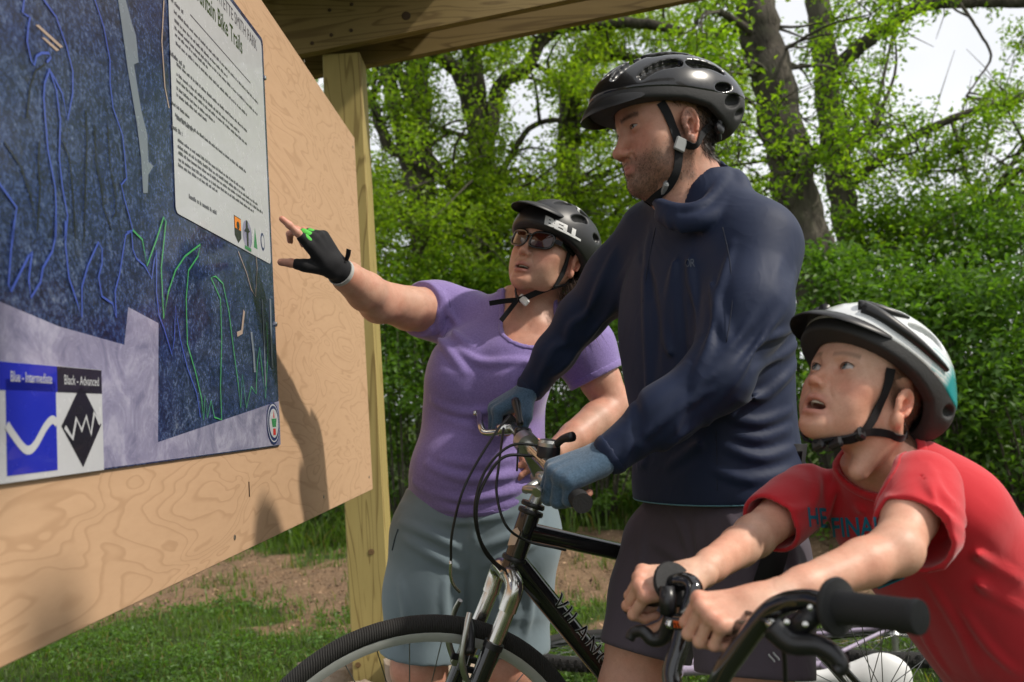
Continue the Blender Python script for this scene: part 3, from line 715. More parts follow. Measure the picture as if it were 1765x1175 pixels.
# trails
tz = PT + 0.0016
for L in ([(120, -40), (108, 60), (130, 75), (145, 80), (135, 130), (130, 200), (150, 290), (165, 315), (175, 270), (200, 255), (235, 255), (245, 275), (225, 300)],
          [(240, 330), (215, 400), (210, 470), (220, 600), (230, 720), (265, 900), (270, 1000), (265, 1160)], [(240, 340), (270, 430), (290, 580), (285, 760), (300, 900), (325, 1040), (315, 1160)],
          [(190, -30), (270, 80), (320, 220), (350, 340), (350, 450), (325, 580), (300, 450), (245, 345)],
          [(445, -40), (500, 130), (530, 290), (530, 400), (545, 520), (590, 650), (600, 740), (610, 860), (585, 890), (600, 960), (620, 1030), (640, 1110), (612, 1120)], [(-20, 870), (0, 890), (80, 1000), (65, 1100), (60, 1160)]):
    strip(c1(L), 0.0032, tz, P_TRAILB, 'trail')
for L in ([(60, 0), (45, 130), (35, 270), (45, 300), (120, 150), (135, 130), (120, 250), (130, 325), (170, 260), (180, 200), (220, 130), (235, 60), (237, 0)],
          [(275, 0), (275, 100), (290, 240), (320, 330), (345, 410), (345, 280), (370, 190), (415, 90), (430, 120), (430, 180), (415, 240), (430, 320), (475, 350), (490, 410), (485, 300), (505, 220), (530, 60), (555, 45), (560, 120), (575, 160), (610, 190), (640, 245), (650, 170), (660, 125), (660, 300), (670, 400), (690, 450), (725, 565), (735, 500), (740, 360), (760, 500), (790, 620), (830, 730), (845, 830)]):
    strip(c2(L), 0.0034, tz, P_TRAILB, 'trail')
for L in ([(560, 40), (600, 80), (620, 190), (660, 80), (690, -15), (700, 0), (680, 200), (690, 415), (710, 300), (740, 210), (780, 150), (845, 100), (835, 150), (795, 210), (785, 330), (790, 520), (825, 640), (850, 750), (858, 840), (865, 740), (875, 830), (890, 760), (905, 830), (935, 840), (930, 700), (935, 500), (930, 330), (890, 240), (910, 235), (940, 265), (965, 380), (985, 540), (1005, 690), (1015, 790), (1022, 650), (1040, 790), (1060, 700), (1080, 730), (1085, 600), (1095, 535), (1105, 620), (1120, 750), (1130, 560), (1125, 430)],):
    strip(c2(L), 0.0033, tz + 0.0003, P_TRAILG, 'trail')
for L in ([(215, 310), (170, 340), (145, 420), (130, 570)], [(415, 530), (420, 700), (410, 1000), (405, 1160)], [(455, 600), (465, 790), (490, 900), (500, 1000), (540, 1110)], [(520, 600), (530, 790), (560, 950), (560, 1030), (545, 1050)], [(190, 680), (185, 800), (195, 900), (180, 1120), (150, 950), (100, 800), (20, 680)], [(305, 680), (335, 760), (350, 900), (365, 1150)]):
    strip(c1(L), 0.0024, tz, P_BLACK, 'trail')
# white notice panel
TL = bpx(296, 200, z1)[0]; TR = SG_R - 0.018; TB = bpx(302, 366, z1)[1]; TB2 = bpx(450, 447, z1)[1]; TB = (TB + TB2) / 2
wp = layer(rrect(TL, TR, TB, SG_T - 0.014, 0.012), PT + 0.002, P_WHITE, 'notice', pan)
NZ = PT + 0.0027
def put_text(s, x, z, h, mat, align='L', offs=0.0, name='lettering', width=None, par=None, off=NZ, kxs=1.0):
    vs, fs = text_mesh(s, 1.0, 0, offs); w = max(v.x for v in vs); k = h
    kx = k * kxs if width is None else width / w
    x0 = x - (w * kx if align == 'R' else w * kx / 2 if align == 'C' else 0)
    mb = MB(); mb.add([bpt(x0 + v.x * kx, z + v.y * k, off) for v in vs], fs); return mb.build(name, mat, par or wp)
def zline(u, v): return bpx(u, v, NZ)
xa, za = zline(418, 90); xb, zb = zline(355, 8)
put_text('Mountain Bike Trails', xa, za - .004, 0.052, P_TITLE, 'R', 0.012, kxs=.66)
put_text('LAFAYETTE SMITH PARK', zline(443, 88)[0], zline(443, 88)[1], 0.038, P_GREYT, 'R', kxs=.70)
r1 = zline(328, 20); r2 = zline(432, 147); mb = MB(); zz_ = (r1[1] + r2[1]) / 2
layer([(r1[0], zz_ - 0.0012), (r2[0], zz_ - 0.0012), (r2[0], zz_ + 0.0012), (r1[0], zz_ + 0.0012)], NZ - 0.0003, P_GREYT, 'rule', wp)
# small body copy: rows of word-sized ticks (too small to read in the picture)
rg = random.Random(4)
def tickrow(x, z, x1, h):
    mb = MB(); k = x
    while k < x1:
        nl = rg.randint(2, 8)
        for _ in range(nl):
            w = rg.uniform(0.5, 1.0) * h * 0.62; hh = h * rg.choice((0.7, 0.7, 0.7, 1.0, 0.95))
            q = [(k, z), (k + w * 0.72, z), (k + w * 0.72, z + hh), (k, z + hh)]
            mb.add([bpt(a, b, NZ) for a, b in q], [(0, 1, 2, 3)]); k += w
            if k > x1: break
        k += h * 0.5
    mb.build('text_row', P_GREYT, wp)
def zoomA(a, b): return zline(280 + a / 5.34, b / 5.34)
def zoomB(a, b): return zline(290 + a / 4.895, 200 + b / 4.895)
for L, R, bold in (((80, 5), (190, 130), 1), ((105, 60), (880, 1000), 0), ((110, 135), (600, 770), 0), ((110, 190), (875, 1120), 0), ((115, 245), (420, 710), 0), ((120, 310), (780, 1145), 0), ((70, 490), (205, 640), 1)):
    a = zoomA(*L); b = zoomA(*R); tickrow(a[0], (a[1] + b[1]) / 2, b[0], 0.0085 if bold else 0.0065)
zr = [zoomB(*q) for q in ((75, 15), (75, 60))]
for L, R, bold in (((60, 0), (655, 480), 0), ((70, 20), (210, 140), 0), ((30, 95), (118, 175), 1), ((80, 185), (650, 655), 0), ((80, 240), (755, 775), 0), ((85, 290), (795, 845), 0), ((88, 355), (720, 830), 0), ((85, 410), (415, 655), 0), ((175, 680), (410, 845), 1)):
    a = zoomB(*L); b = zoomB(*R); tickrow(a[0], (a[1] + b[1]) / 2, b[0], 0.0085 if bold else 0.0065)
for L, R in (((130, 570), (775, 300 + 745)), ((130, 660), (700, 1110)), ((130, 720), (770, 1175)), ((130, 790), (480, 1140)), ((130, 850), (410, 1115)), ((85, 925), (245, 1080))):
    a = zoomA(*L); tickrow(a[0], a[1] - 0.006, zoomA(*R)[0], 0.0065)
# emblems under the copy
def circ(cx, cz_, r, n=28, sx=1.0): return [(cx + sx * r * math.cos(2 * math.pi * i / n), cz_ + r * math.sin(2 * math.pi * i / n)) for i in range(n)]
x, z = zoomB(588, 960); hw, hh = 0.020, 0.027
layer([(x - hw, z + hh), (x - hw, z - hh * 0.5), (x, z - hh), (x + hw, z - hh * 0.5), (x + hw, z + hh)], NZ - 0.0003, P_BLACK, 'emblem', wp)
layer([(x - hw * 0.9, z + hh * 0.92), (x - hw * 0.9, z + hh * 0.05), (x + hw * 0.9, z + hh * 0.05), (x + hw * 0.9, z + hh * 0.92)], NZ + 0.0002, P_ORANGE, 'emblem', wp)
layer(circ(x, z + hh * 0.35, 0.008), NZ + 0.0007, P_BLACK, 'emblem', wp)
x, z = zoomB(668, 1000)
layer(circ(x, z, 0.030), NZ - 0.0003, FADED, 'emblem', wp)
layer([(x - 0.006, z - 0.025), (x + 0.004, z - 0.025), (x + 0.006, z + 0.004), (x + 0.016, z + 0.010), (x + 0.004, z + 0.016), (x + 0.002, z + 0.03), (x - 0.006, z + 0.03), (x - 0.010, z + 0.012), (x - 0.020, z + 0.004), (x - 0.006, z + 0.004)], NZ + 0.0002, P_BLACK, 'emblem', wp)
layer([(x - 0.02, z - 0.033), (x + 0.02, z - 0.033), (x + 0.02, z - 0.026), (x - 0.02, z - 0.026)], NZ + 0.0002, P_LGREEN, 'emblem', wp)
x, z = zoomB(735, 1030); layer([(x - 0.012, z - 0.022), (x + 0.012, z - 0.022), (x, z + 0.022)], NZ - 0.0003, P_LGREEN, 'emblem', wp)
x, z = zoomB(797, 1060); layer(circ(x, z, 0.02, sx=0.7), NZ - 0.0003, P_NAVY, 'emblem', wp); layer(circ(x, z, 0.014, sx=0.7), NZ + 0.0002, P_WHITE, 'emblem', wp)
# legend box
LZ = PT + 0.002
q = pp([(0, 622), (173, 637), (180, 808), (0, 836)], LZ); zt = (q[0][1] + q[1][1]) / 2; zb_ = (q[2][1] + q[3][1]) / 2; xr = (q[1][0] + q[2][0]) / 2
xl = bpx(4, 700, LZ)[0] - 0.012
lg = layer([(xl, zb_), (xr, zb_), (xr, zt), (xl, zt)], LZ, P_WHITE, 'legend', pan)
xm = bpx(97, 640, LZ)[0]; hz = 0.032
layer([(xl, zt - hz), (xm, zt - hz), (xm, zt - 0.0005), (xl, zt - 0.0005)], LZ + 0.0005, P_BLUE, 'heading', lg)
layer([(xm + 0.0006, zt - hz), (xr - 0.0005, zt - hz), (xr - 0.0005, zt - 0.0005), (xm + 0.0006, zt - 0.0005)], LZ + 0.0005, P_BLACK, 'heading', lg)
put_text('Blue - Intermediate', bpx(16, 640, LZ)[0], zt - 0.022, 0.017, P_WHITE, 'L', 0.005, par=lg, off=LZ + 0.0012, width=(xm - bpx(20, 640, LZ)[0]) * 0.92)
put_text('Black - Advanced', xm + 0.015, zt - 0.022, 0.017, P_WHITE, 'L', 0.005, par=lg, off=LZ + 0.0012, width=(xr - xm) * 0.78)
q = pp(c2([(18, 668), (230, 682), (243, 1050), (30, 1080)]), LZ); bx0, bx1 = (q[0][0] + q[3][0]) / 2, (q[1][0] + q[2][0]) / 2; bz1, bz0 = (q[0][1] + q[1][1]) / 2, (q[2][1] + q[3][1]) / 2
layer([(bx0, bz0), (bx1, bz0), (bx1, bz1), (bx0, bz1)], LZ + 0.0005, P_BLUE, 'blue_square', lg)
def lstrip(pts, w, off, mat):
    P = [Vector((a, b)) for a, b in pts]; n = len(P); vs = []; 
    for sg in (1, -1):
        for i in range(n):
            t = (P[min(i + 1, n - 1)] - P[max(i - 1, 0)]).normalized(); k = P[i] + Vector((-t.y, t.x)) * w / 2 * sg; vs.append(bpt(k.x, k.y, off))
    mb = MB(); mb.add(vs, [(i, n + i, n + i + 1, i + 1) for i in range(n - 1)]); mb.build('symbol', mat, lg)
uu = lambda t, w: (bx0 + (bx1 - bx0) * t, bz0 + (bz1 - bz0) * w)
lstrip([tuple(p)[:2] for p in smoothpath([Vector((*uu(a, b), 0)) for a, b in ((0.0, .53), (.12, .42), (.3, .28), (.42, .25), (.55, .31), (.75, .49), (.9, .57), (1.0, .53))], 5)], 0.010, LZ + 0.0012, P_WHITE)
q = pp(c2([(337, 690), (425, 860), (350, 1040), (257, 865)]), LZ); dz = (q[0][1] - q[2][1]) / 2; dx = (q[1][0] - q[3][0]) / 2; cx = (q[1][0] + q[3][0]) / 2; czz = (q[0][1] + q[2][1]) / 2
layer([(cx, czz - dz), (cx + dx, czz), (cx, czz + dz), (cx - dx, czz)], LZ + 0.0005, P_BLACK, 'black_diamond', lg)
lstrip([(cx + dx * a, czz + dz * b) for a, b in ((-.85, -.02), (-.5, -.3), (-.3, .18), (-.05, -.12), (.2, .22), (.42, -.22), (.62, .3), (.92, .02))], 0.006, LZ + 0.0012, P_WHITE)
# seal
x, z = bpx(474, 729, PT + 0.002)
x = SG_R - 0.052
for r_, m_ in ((0.047, P_NAVY), (0.042, P_WHITE), (0.039, P_NAVY), (0.032, P_WHITE)): layer(circ(x, z, r_), PT + 0.002 + (0.047 - r_) * 0.08, m_, 'seal', pan)
zo = PT + 0.0038
layer([(x - 0.018, z + 0.01), (x + 0.018, z + 0.01), (x + 0.012, z - 0.008), (x - 0.012, z - 0.008)], zo, P_LGREEN, 'seal', pan)
layer([(x - 0.009, z - 0.012), (x + 0.009, z - 0.012), (x + 0.009, z - 0.026), (x - 0.009, z - 0.026)][::-1], zo, P_RED, 'seal', pan)
layer([(x - 0.004, z + 0.012), (x + 0.004, z + 0.012), (x, z + 0.028)], zo, P_RED, 'seal', pan)
# screw holding the panel edge
for (u, v) in ((456, 139), (474, 560)):
    s, z = bpx(u, v); mb = MB(); mb.lathe([(0.006, 0), (0.006, 0.0035), (0.0035, 0.005)], bpt(SG_R - 0.001, z, PT), BNOR, 12); mb.build('screw', plain('bright_screw', (0.6, 0.6, 0.6), 0.25, 1.0), sign)
# ================================================================== IMPLICIT SURFACES (bodies, clothes, helmets)
def A3(p): return np.array([p[0], p[1], p[2]], dtype=np.float64)
def crom(pts, n=6):
    return [np.array(q) for q in smoothpath([Vector(p) for p in pts], n)]
class SDF:
    def __init__(s, lo, hi, h):
        s.lo = A3(lo); s.h = h; s.n = np.ceil((A3(hi) - s.lo) / h).astype(int) + 1
        s.d = np.full(s.n, 0.3, np.float32)
        s.ax = [(s.lo[i] + h * np.arange(s.n[i])).astype(np.float32) for i in range(3)]
    def _win(s, lo, hi):
        sl = []; co = []
        for i in range(3):
            a = max(0, int(math.floor((lo[i] - s.lo[i]) / s.h))); b = min(s.n[i], int(math.ceil((hi[i] - s.lo[i]) / s.h)) + 1)
            if b <= a: return None, None
            sl.append(slice(a, b)); c = s.ax[i][a:b]; co.append(c.reshape([-1 if j == i else 1 for j in range(3)]))
        return tuple(sl), co
    def _op(s, sl, d, k, mode):
        c = s.d[sl]
        if mode == 'u':
            if k > 0: hh = np.maximum(k - np.abs(c - d), 0) / k; r = np.minimum(c, d) - hh * hh * (k * 0.25)
            else: r = np.minimum(c, d)
        else:
            d = -d
            if k > 0: hh = np.maximum(k - np.abs(c - d), 0) / k; r = np.maximum(c, d) + hh * hh * (k * 0.25)
            else: r = np.maximum(c, d)
        s.d[sl] = r
    def cone(s, a, b, ra, rb, k=0.01, mode='u', sq=None, mg=None):
        a, b = A3(a), A3(b); m = max(ra, rb) * (max(1, sq[1]) if sq else 1) + (mg if mg is not None else max(k, 0.02)) + 2 * s.h
        sl, co = s._win(np.minimum(a, b) - m, np.maximum(a, b) + m)
        if sl is None: return s
        ba = b - a; L2 = max(1e-12, ba @ ba)
        X, Y, Z = co[0] - np.float32(a[0]), co[1] - np.float32(a[1]), co[2] - np.float32(a[2])
        t = np.clip((X * ba[0] + Y * ba[1] + Z * ba[2]) / L2, 0, 1).astype(np.float32)
        X = X - t * np.float32(ba[0]); Y = Y - t * np.float32(ba[1]); Z = Z - t * np.float32(ba[2])
        q = X * X + Y * Y + Z * Z; f = 1.0
        if sq is not None:
            ax = A3(sq[0]); ax = ax / np.linalg.norm(ax); c = X * ax[0] + Y * ax[1] + Z * ax[2]
            q = q + c * c * (1 / sq[1] ** 2 - 1); f = min(1.0, sq[1] ** 0.5)
        s._op(sl, ((np.sqrt(np.maximum(q, 0)) - (ra + (rb - ra) * t)) * f).astype(np.float32), k, mode); return s
    def path(s, pts, radii, k=0.01, mode='u', sq=None, mg=None):
        for i in range(len(pts) - 1): s.cone(pts[i], pts[i + 1], radii[i], radii[i + 1], k, mode, sq, mg)
        return s
    def ell(s, c, r, k=0.01, mode='u', R=None, mg=None):
        c = A3(c); r = np.array(r, dtype=np.float64) * np.ones(3); m = r.max() + (mg if mg is not None else max(k, 0.02)) + 2 * s.h
        sl, co = s._win(c - m, c + m)
        if sl is None: return s
        X, Y, Z = co[0] - np.float32(c[0]), co[1] - np.float32(c[1]), co[2] - np.float32(c[2])
        if R is not None:
            R = np.array(R, dtype=np.float32)
            X, Y, Z = X * R[0, 0] + Y * R[0, 1] + Z * R[0, 2], X * R[1, 0] + Y * R[1, 1] + Z * R[1, 2], X * R[2, 0] + Y * R[2, 1] + Z * R[2, 2]
        k0 = np.sqrt((X / r[0]) ** 2 + (Y / r[1]) ** 2 + (Z / r[2]) ** 2); k1 = np.sqrt((X / r[0] ** 2) ** 2 + (Y / r[1] ** 2) ** 2 + (Z / r[2] ** 2) ** 2) + 1e-9
        s._op(sl, (k0 * (k0 - 1) / k1).astype(np.float32), k, mode); return s
    def loft(s, org, R, st, k=0.02, mode='u', p=2.2, mg=0.05, caps=True):
        """R rows = local right, forward, up; st rows = (z, cx, cy, rx, r_front, r_back)"""
        org = A3(org); R = np.array(R, dtype=np.float64); st = np.array(st, dtype=np.float64)
        zs = st[:, 0]; tt = np.linspace(zs[0], zs[-1], 80)
        def cub(v):
            m = np.gradient(v, zs); i = np.clip(np.searchsorted(zs, tt) - 1, 0, len(zs) - 2); hh = zs[i + 1] - zs[i]; t = (tt - zs[i]) / hh
            return (2 * t**3 - 3 * t**2 + 1) * v[i] + (t**3 - 2 * t**2 + t) * hh * m[i] + (-2 * t**3 + 3 * t**2) * v[i + 1] + (t**3 - t**2) * hh * m[i + 1]
        C = [cub(st[:, j]) for j in range(1, 6)]
        rmax = st[:, 3:].max() + np.abs(st[:, 1:3]).max() + mg
        cs = np.array([org + R.T @ np.array([0, 0, z]) for z in (zs[0], zs[-1])])
        sl, co = s._win(cs.min(0) - rmax, cs.max(0) + rmax)
        if sl is None: return s
        X, Y, Z = co[0] - org[0], co[1] - org[1], co[2] - org[2]
        x = (X * R[0, 0] + Y * R[0, 1] + Z * R[0, 2]).astype(np.float32); y = (X * R[1, 0] + Y * R[1, 1] + Z * R[1, 2]).astype(np.float32); z = (X * R[2, 0] + Y * R[2, 1] + Z * R[2, 2]).astype(np.float32)
        g = lambda v: np.interp(z, tt, v).astype(np.float32)
        x = x - g(C[0]); y = y - g(C[1]); rx = g(C[2]); ry = np.where(y > 0, g(C[3]), g(C[4]))
        q = (np.abs(x / rx) ** p + np.abs(y / ry) ** p) ** np.float32(1 / p)
        d = (q - 1) * np.minimum(rx, ry) * 0.9
        if caps: d = np.maximum(d, np.maximum(z - zs[-1], zs[0] - z))
        s._op(sl, d.astype(np.float32), k, mode); return s
    def cut(s, c, n, k=0.004, rad=None):
        """remove the side the normal points to (inside a ball of radius rad, if given)"""
        c, n = A3(c), A3(n) / np.linalg.norm(A3(n))
        if rad is None: sl = (slice(None),) * 3; co = [s.ax[0].reshape(-1, 1, 1), s.ax[1].reshape(1, -1, 1), s.ax[2].reshape(1, 1, -1)]
        else:
            sl, co = s._win(c - rad, c + rad)
            if sl is None: return s
        d = (co[0] - c[0]) * n[0] + (co[1] - c[1]) * n[1] + (co[2] - c[2]) * n[2]
        if rad is not None: d = np.where((co[0] - c[0])**2 + (co[1] - c[1])**2 + (co[2] - c[2])**2 < rad * rad, d, -1.0)
        s._op(sl, -d.astype(np.float32), k, 's'); return s
    def hollow(s, c, n, rad, th=.004):
        """open the garment towards n: keep a skin of thickness th"""
        c, n = A3(c), A3(n) / np.linalg.norm(A3(n)); sl, co = s._win(c - rad, c + rad)
        if sl is None: return s
        side = (co[0] - c[0]) * n[0] + (co[1] - c[1]) * n[1] + (co[2] - c[2]) * n[2]
        ball = np.sqrt((co[0] - c[0])**2 + (co[1] - c[1])**2 + (co[2] - c[2])**2) - rad
        cut = np.maximum(np.maximum(s.d[sl] + th, -side), ball); s.d[sl] = np.maximum(s.d[sl], -cut).astype(np.float32); return s
    def warp(s, f):
        s.d += f(s.ax[0].reshape(-1, 1, 1), s.ax[1].reshape(1, -1, 1), s.ax[2].reshape(1, 1, -1)).astype(np.float32); return s
    def val(s, P):
        g = np.clip((P - s.lo) / s.h, 0, s.n - 1.001); i = g.astype(int); f = (g - i); x, y, z = i[:, 0], i[:, 1], i[:, 2]; d = s.d; out = 0
        for a in (0, 1):
            for b in (0, 1):
                for c in (0, 1): out = out + d[x + a, y + b, z + c] * (f[:, 0] if a else 1 - f[:, 0]) * (f[:, 1] if b else 1 - f[:, 1]) * (f[:, 2] if c else 1 - f[:, 2])
        return out
    def hit(s, u, v):
        d = FWD * FPX + CRT * (u - PW / 2) - CUP * (v - PH / 2); d = A3(d.normalized()); o = A3(CAM)
        c = s.lo + s.h * s.n / 2; tm = (c - o) @ d; ext = np.linalg.norm(s.h * s.n) / 2
        t = np.arange(max(0.05, tm - ext), tm + ext, s.h * 0.5); P = o + t[:, None] * d
        ins = np.all((P > s.lo) & (P < s.lo + s.h * (s.n - 1)), axis=1); dv = np.where(ins, s.val(P), 1.0)
        k = np.nonzero(dv < 0)[0]
        if len(k):
            j = k[0]; w = dv[j - 1] / (dv[j - 1] - dv[j]) if j > 0 and dv[j - 1] > 0 else 1.0
            return Vector(P[j - 1] + (P[j] - P[j - 1]) * w) if j > 0 else Vector(P[j])
        k = np.argmin(dv); return Vector(P[k])
    def fold(s, uv, r=0.008, k=0.02, sink=0.35, mode='u', ends=0.25):
        """crease: a soft ridge (or, with mode 's', a groove) along a line on the surface"""
        P = np.array(crom([s.hit(*q) for q in uv], 5)); Q = P.copy()
        for _ in range(2): Q[1:-1] = .25 * Q[:-2] + .5 * Q[1:-1] + .25 * Q[2:]
        return s.crease(Q, (r * 1.25) * (1 if mode == 'u' else -1), max(k * .62, s.h * 2.1))
    def crease(s, P, amp, w):
        P = np.asarray(P); n = len(P); sl, co = s._win(P.min(0) - w * 3, P.max(0) + w * 3)
        if sl is None: return s
        best = None; par = None
        for i in range(n - 1):
            a, ba = P[i], P[i + 1] - P[i]; L2 = max(1e-12, ba @ ba); X, Y, Z = co[0] - np.float32(a[0]), co[1] - np.float32(a[1]), co[2] - np.float32(a[2])
            t = np.clip((X * ba[0] + Y * ba[1] + Z * ba[2]) / L2, 0, 1); d2 = (X - t * ba[0]) ** 2 + (Y - t * ba[1]) ** 2 + (Z - t * ba[2]) ** 2
            if best is None: best, par = d2, (i + t) / (n - 1)
            else: m = d2 < best; best = np.where(m, d2, best); par = np.where(m, (i + t) / (n - 1), par)
        tp = np.sin(np.pi * np.clip(par, 0.02, .98)) ** .6
        s.d[sl] -= (amp * tp * (np.exp(-best / w ** 2) - .30 * np.exp(-best / (2.2 * w) ** 2))).astype(np.float32); return s
    def band(s, c, n, rad, width, grow=.0009):
        """hem: the strip of this surface just inside the plane c,n, a little proud"""
        t = SDF.__new__(SDF); t.lo, t.h, t.n, t.ax = s.lo, s.h, s.n, s.ax; t.d = np.full(s.n, .3, np.float32); c, n = A3(c), A3(n) / np.linalg.norm(A3(n)); sl, co = s._win(c - rad, c + rad)
        side = (co[0] - c[0]) * n[0] + (co[1] - c[1]) * n[1] + (co[2] - c[2]) * n[2]; ball = np.sqrt((co[0] - c[0])**2 + (co[1] - c[1])**2 + (co[2] - c[2])**2) - rad
        t.d[sl] = np.maximum(np.maximum(s.d[sl] - grow, np.maximum(-(side + width), side - .0006)), ball); return t
    def collar(s, tool, w=.016, grow=.0016):
        """neckband: strip of the surface within w of the cutting tool (another SDF on the same grid)"""
        t = SDF.__new__(SDF); t.lo, t.h, t.n, t.ax = s.lo, s.h, s.n, s.ax; t.d = np.maximum(np.maximum(s.d - grow, -(s.d + .006)), np.maximum(tool.d - w, -tool.d - .0005)); return t
    def like(s):
        t = SDF.__new__(SDF); t.lo, t.h, t.n, t.ax = s.lo, s.h, s.n, s.ax; t.d = np.full(s.n, .3, np.float32); return t
    def mesh(s):
        d = s.d; ins = d < 0
        n0, n1, n2 = d.shape
        cnt = np.zeros((n0 - 1, n1 - 1, n2 - 1), np.int8); offs = [(i, j, k) for i in (0, 1) for j in (0, 1) for k in (0, 1)]
        for (i, j, k) in offs: cnt += ins[i:n0 - 1 + i, j:n1 - 1 + j, k:n2 - 1 + k]
        act = np.argwhere((cnt > 0) & (cnt < 8)); N = len(act)
        vals = np.stack([d[act[:, 0] + i, act[:, 1] + j, act[:, 2] + k] for (i, j, k) in offs], 1).astype(np.float64)
        acc = np.zeros((N, 3)); c = np.zeros(N); O = np.array(offs, dtype=np.float64)
        for a in range(8):
            for b in range(a + 1, 8):
                if np.abs(O[a] - O[b]).sum() != 1: continue
                va, vb = vals[:, a], vals[:, b]; m = (va < 0) != (vb < 0); t = np.where(m, va / np.where(m, va - vb, 1), 0)
                acc += np.where(m[:, None], O[a] + (O[b] - O[a]) * t[:, None], 0); c += m
        V = s.lo + s.h * (act + acc / c[:, None])
        idx = np.full(cnt.shape, -1, np.int32); idx[act[:, 0], act[:, 1], act[:, 2]] = np.arange(N)
        F = []
        for axis in range(3):
            sa = [slice(1, -1)] * 3; sa[axis] = slice(0, -1); sb = [slice(1, -1)] * 3; sb[axis] = slice(1, None)
            A, B = ins[tuple(sa)], ins[tuple(sb)]; e = np.argwhere(A != B)
            if not len(e): continue
            fl = A[e[:, 0], e[:, 1], e[:, 2]]
            g = e.copy(); o1, o2 = (axis + 1) % 3, (axis + 2) % 3
            g[:, o1] += 1; g[:, o2] += 1
            def ii(a, b):
                q = g.copy(); q[:, o1] -= a; q[:, o2] -= b; return idx[q[:, 0], q[:, 1], q[:, 2]]
            q = np.stack([ii(1, 1), ii(0, 1), ii(0, 0), ii(1, 0)], 1)
            q = np.where(fl[:, None], q, q[:, ::-1]); F.append(q)
        F = np.concatenate(F); F = F[(F >= 0).all(1)]
        return V, F
def relax(V, F, it=1, lam=0.5):
    e = np.concatenate([F[:, [0, 1]], F[:, [1, 2]], F[:, [2, 3]], F[:, [3, 0]]]); e = np.concatenate([e, e[:, ::-1]])
    c = np.bincount(e[:, 0], minlength=len(V))[:, None]
    for _ in range(it):
        a = np.stack([np.bincount(e[:, 0], V[e[:, 1], i], minlength=len(V)) for i in range(3)], 1) / np.maximum(c, 1)
        V = V + (a - V) * lam
    return V
def join(parts):
    """[(V,F,C)] -> one V,F,C"""
    V = []; F = []; C = []; o = 0
    for v, f, c in parts: V.append(v); F.append(f + o); C.append(np.broadcast_to(np.asarray(c, dtype=np.float32), (len(v), 3))); o += len(v)
    return np.concatenate(V), np.concatenate(F), np.concatenate(C)
def blob(P, c, r):
    """soft mask of an ellipsoid"""
    q = ((P - np.array(c)) / np.array(r)); return np.exp(-(q * q).sum(1) ** 1.5)
def mixcol(C, m, col): m = np.clip(m, 0, 1)[:, None]; return C * (1 - m) + np.array(col)[None] * m
def frame(f, up=(0, 0, 1), roll=0.0):
    """rows: right, forward, up"""
    f = Vector(f).normalized(); up = Vector(up); u = (up - f * up.dot(f)).normalized()
    if roll: u = Matrix.Rotation(roll, 3, f) @ u
    return np.array([list(f.cross(u)), list(f), list(u)])
def facing(yaw, pitch, roll=0.0):
    y, p, r = map(math.radians, (yaw, pitch, roll)); return frame((-math.sin(y) * math.cos(p), -math.cos(y) * math.cos(p), math.sin(p)), (0, 0, 1), r)
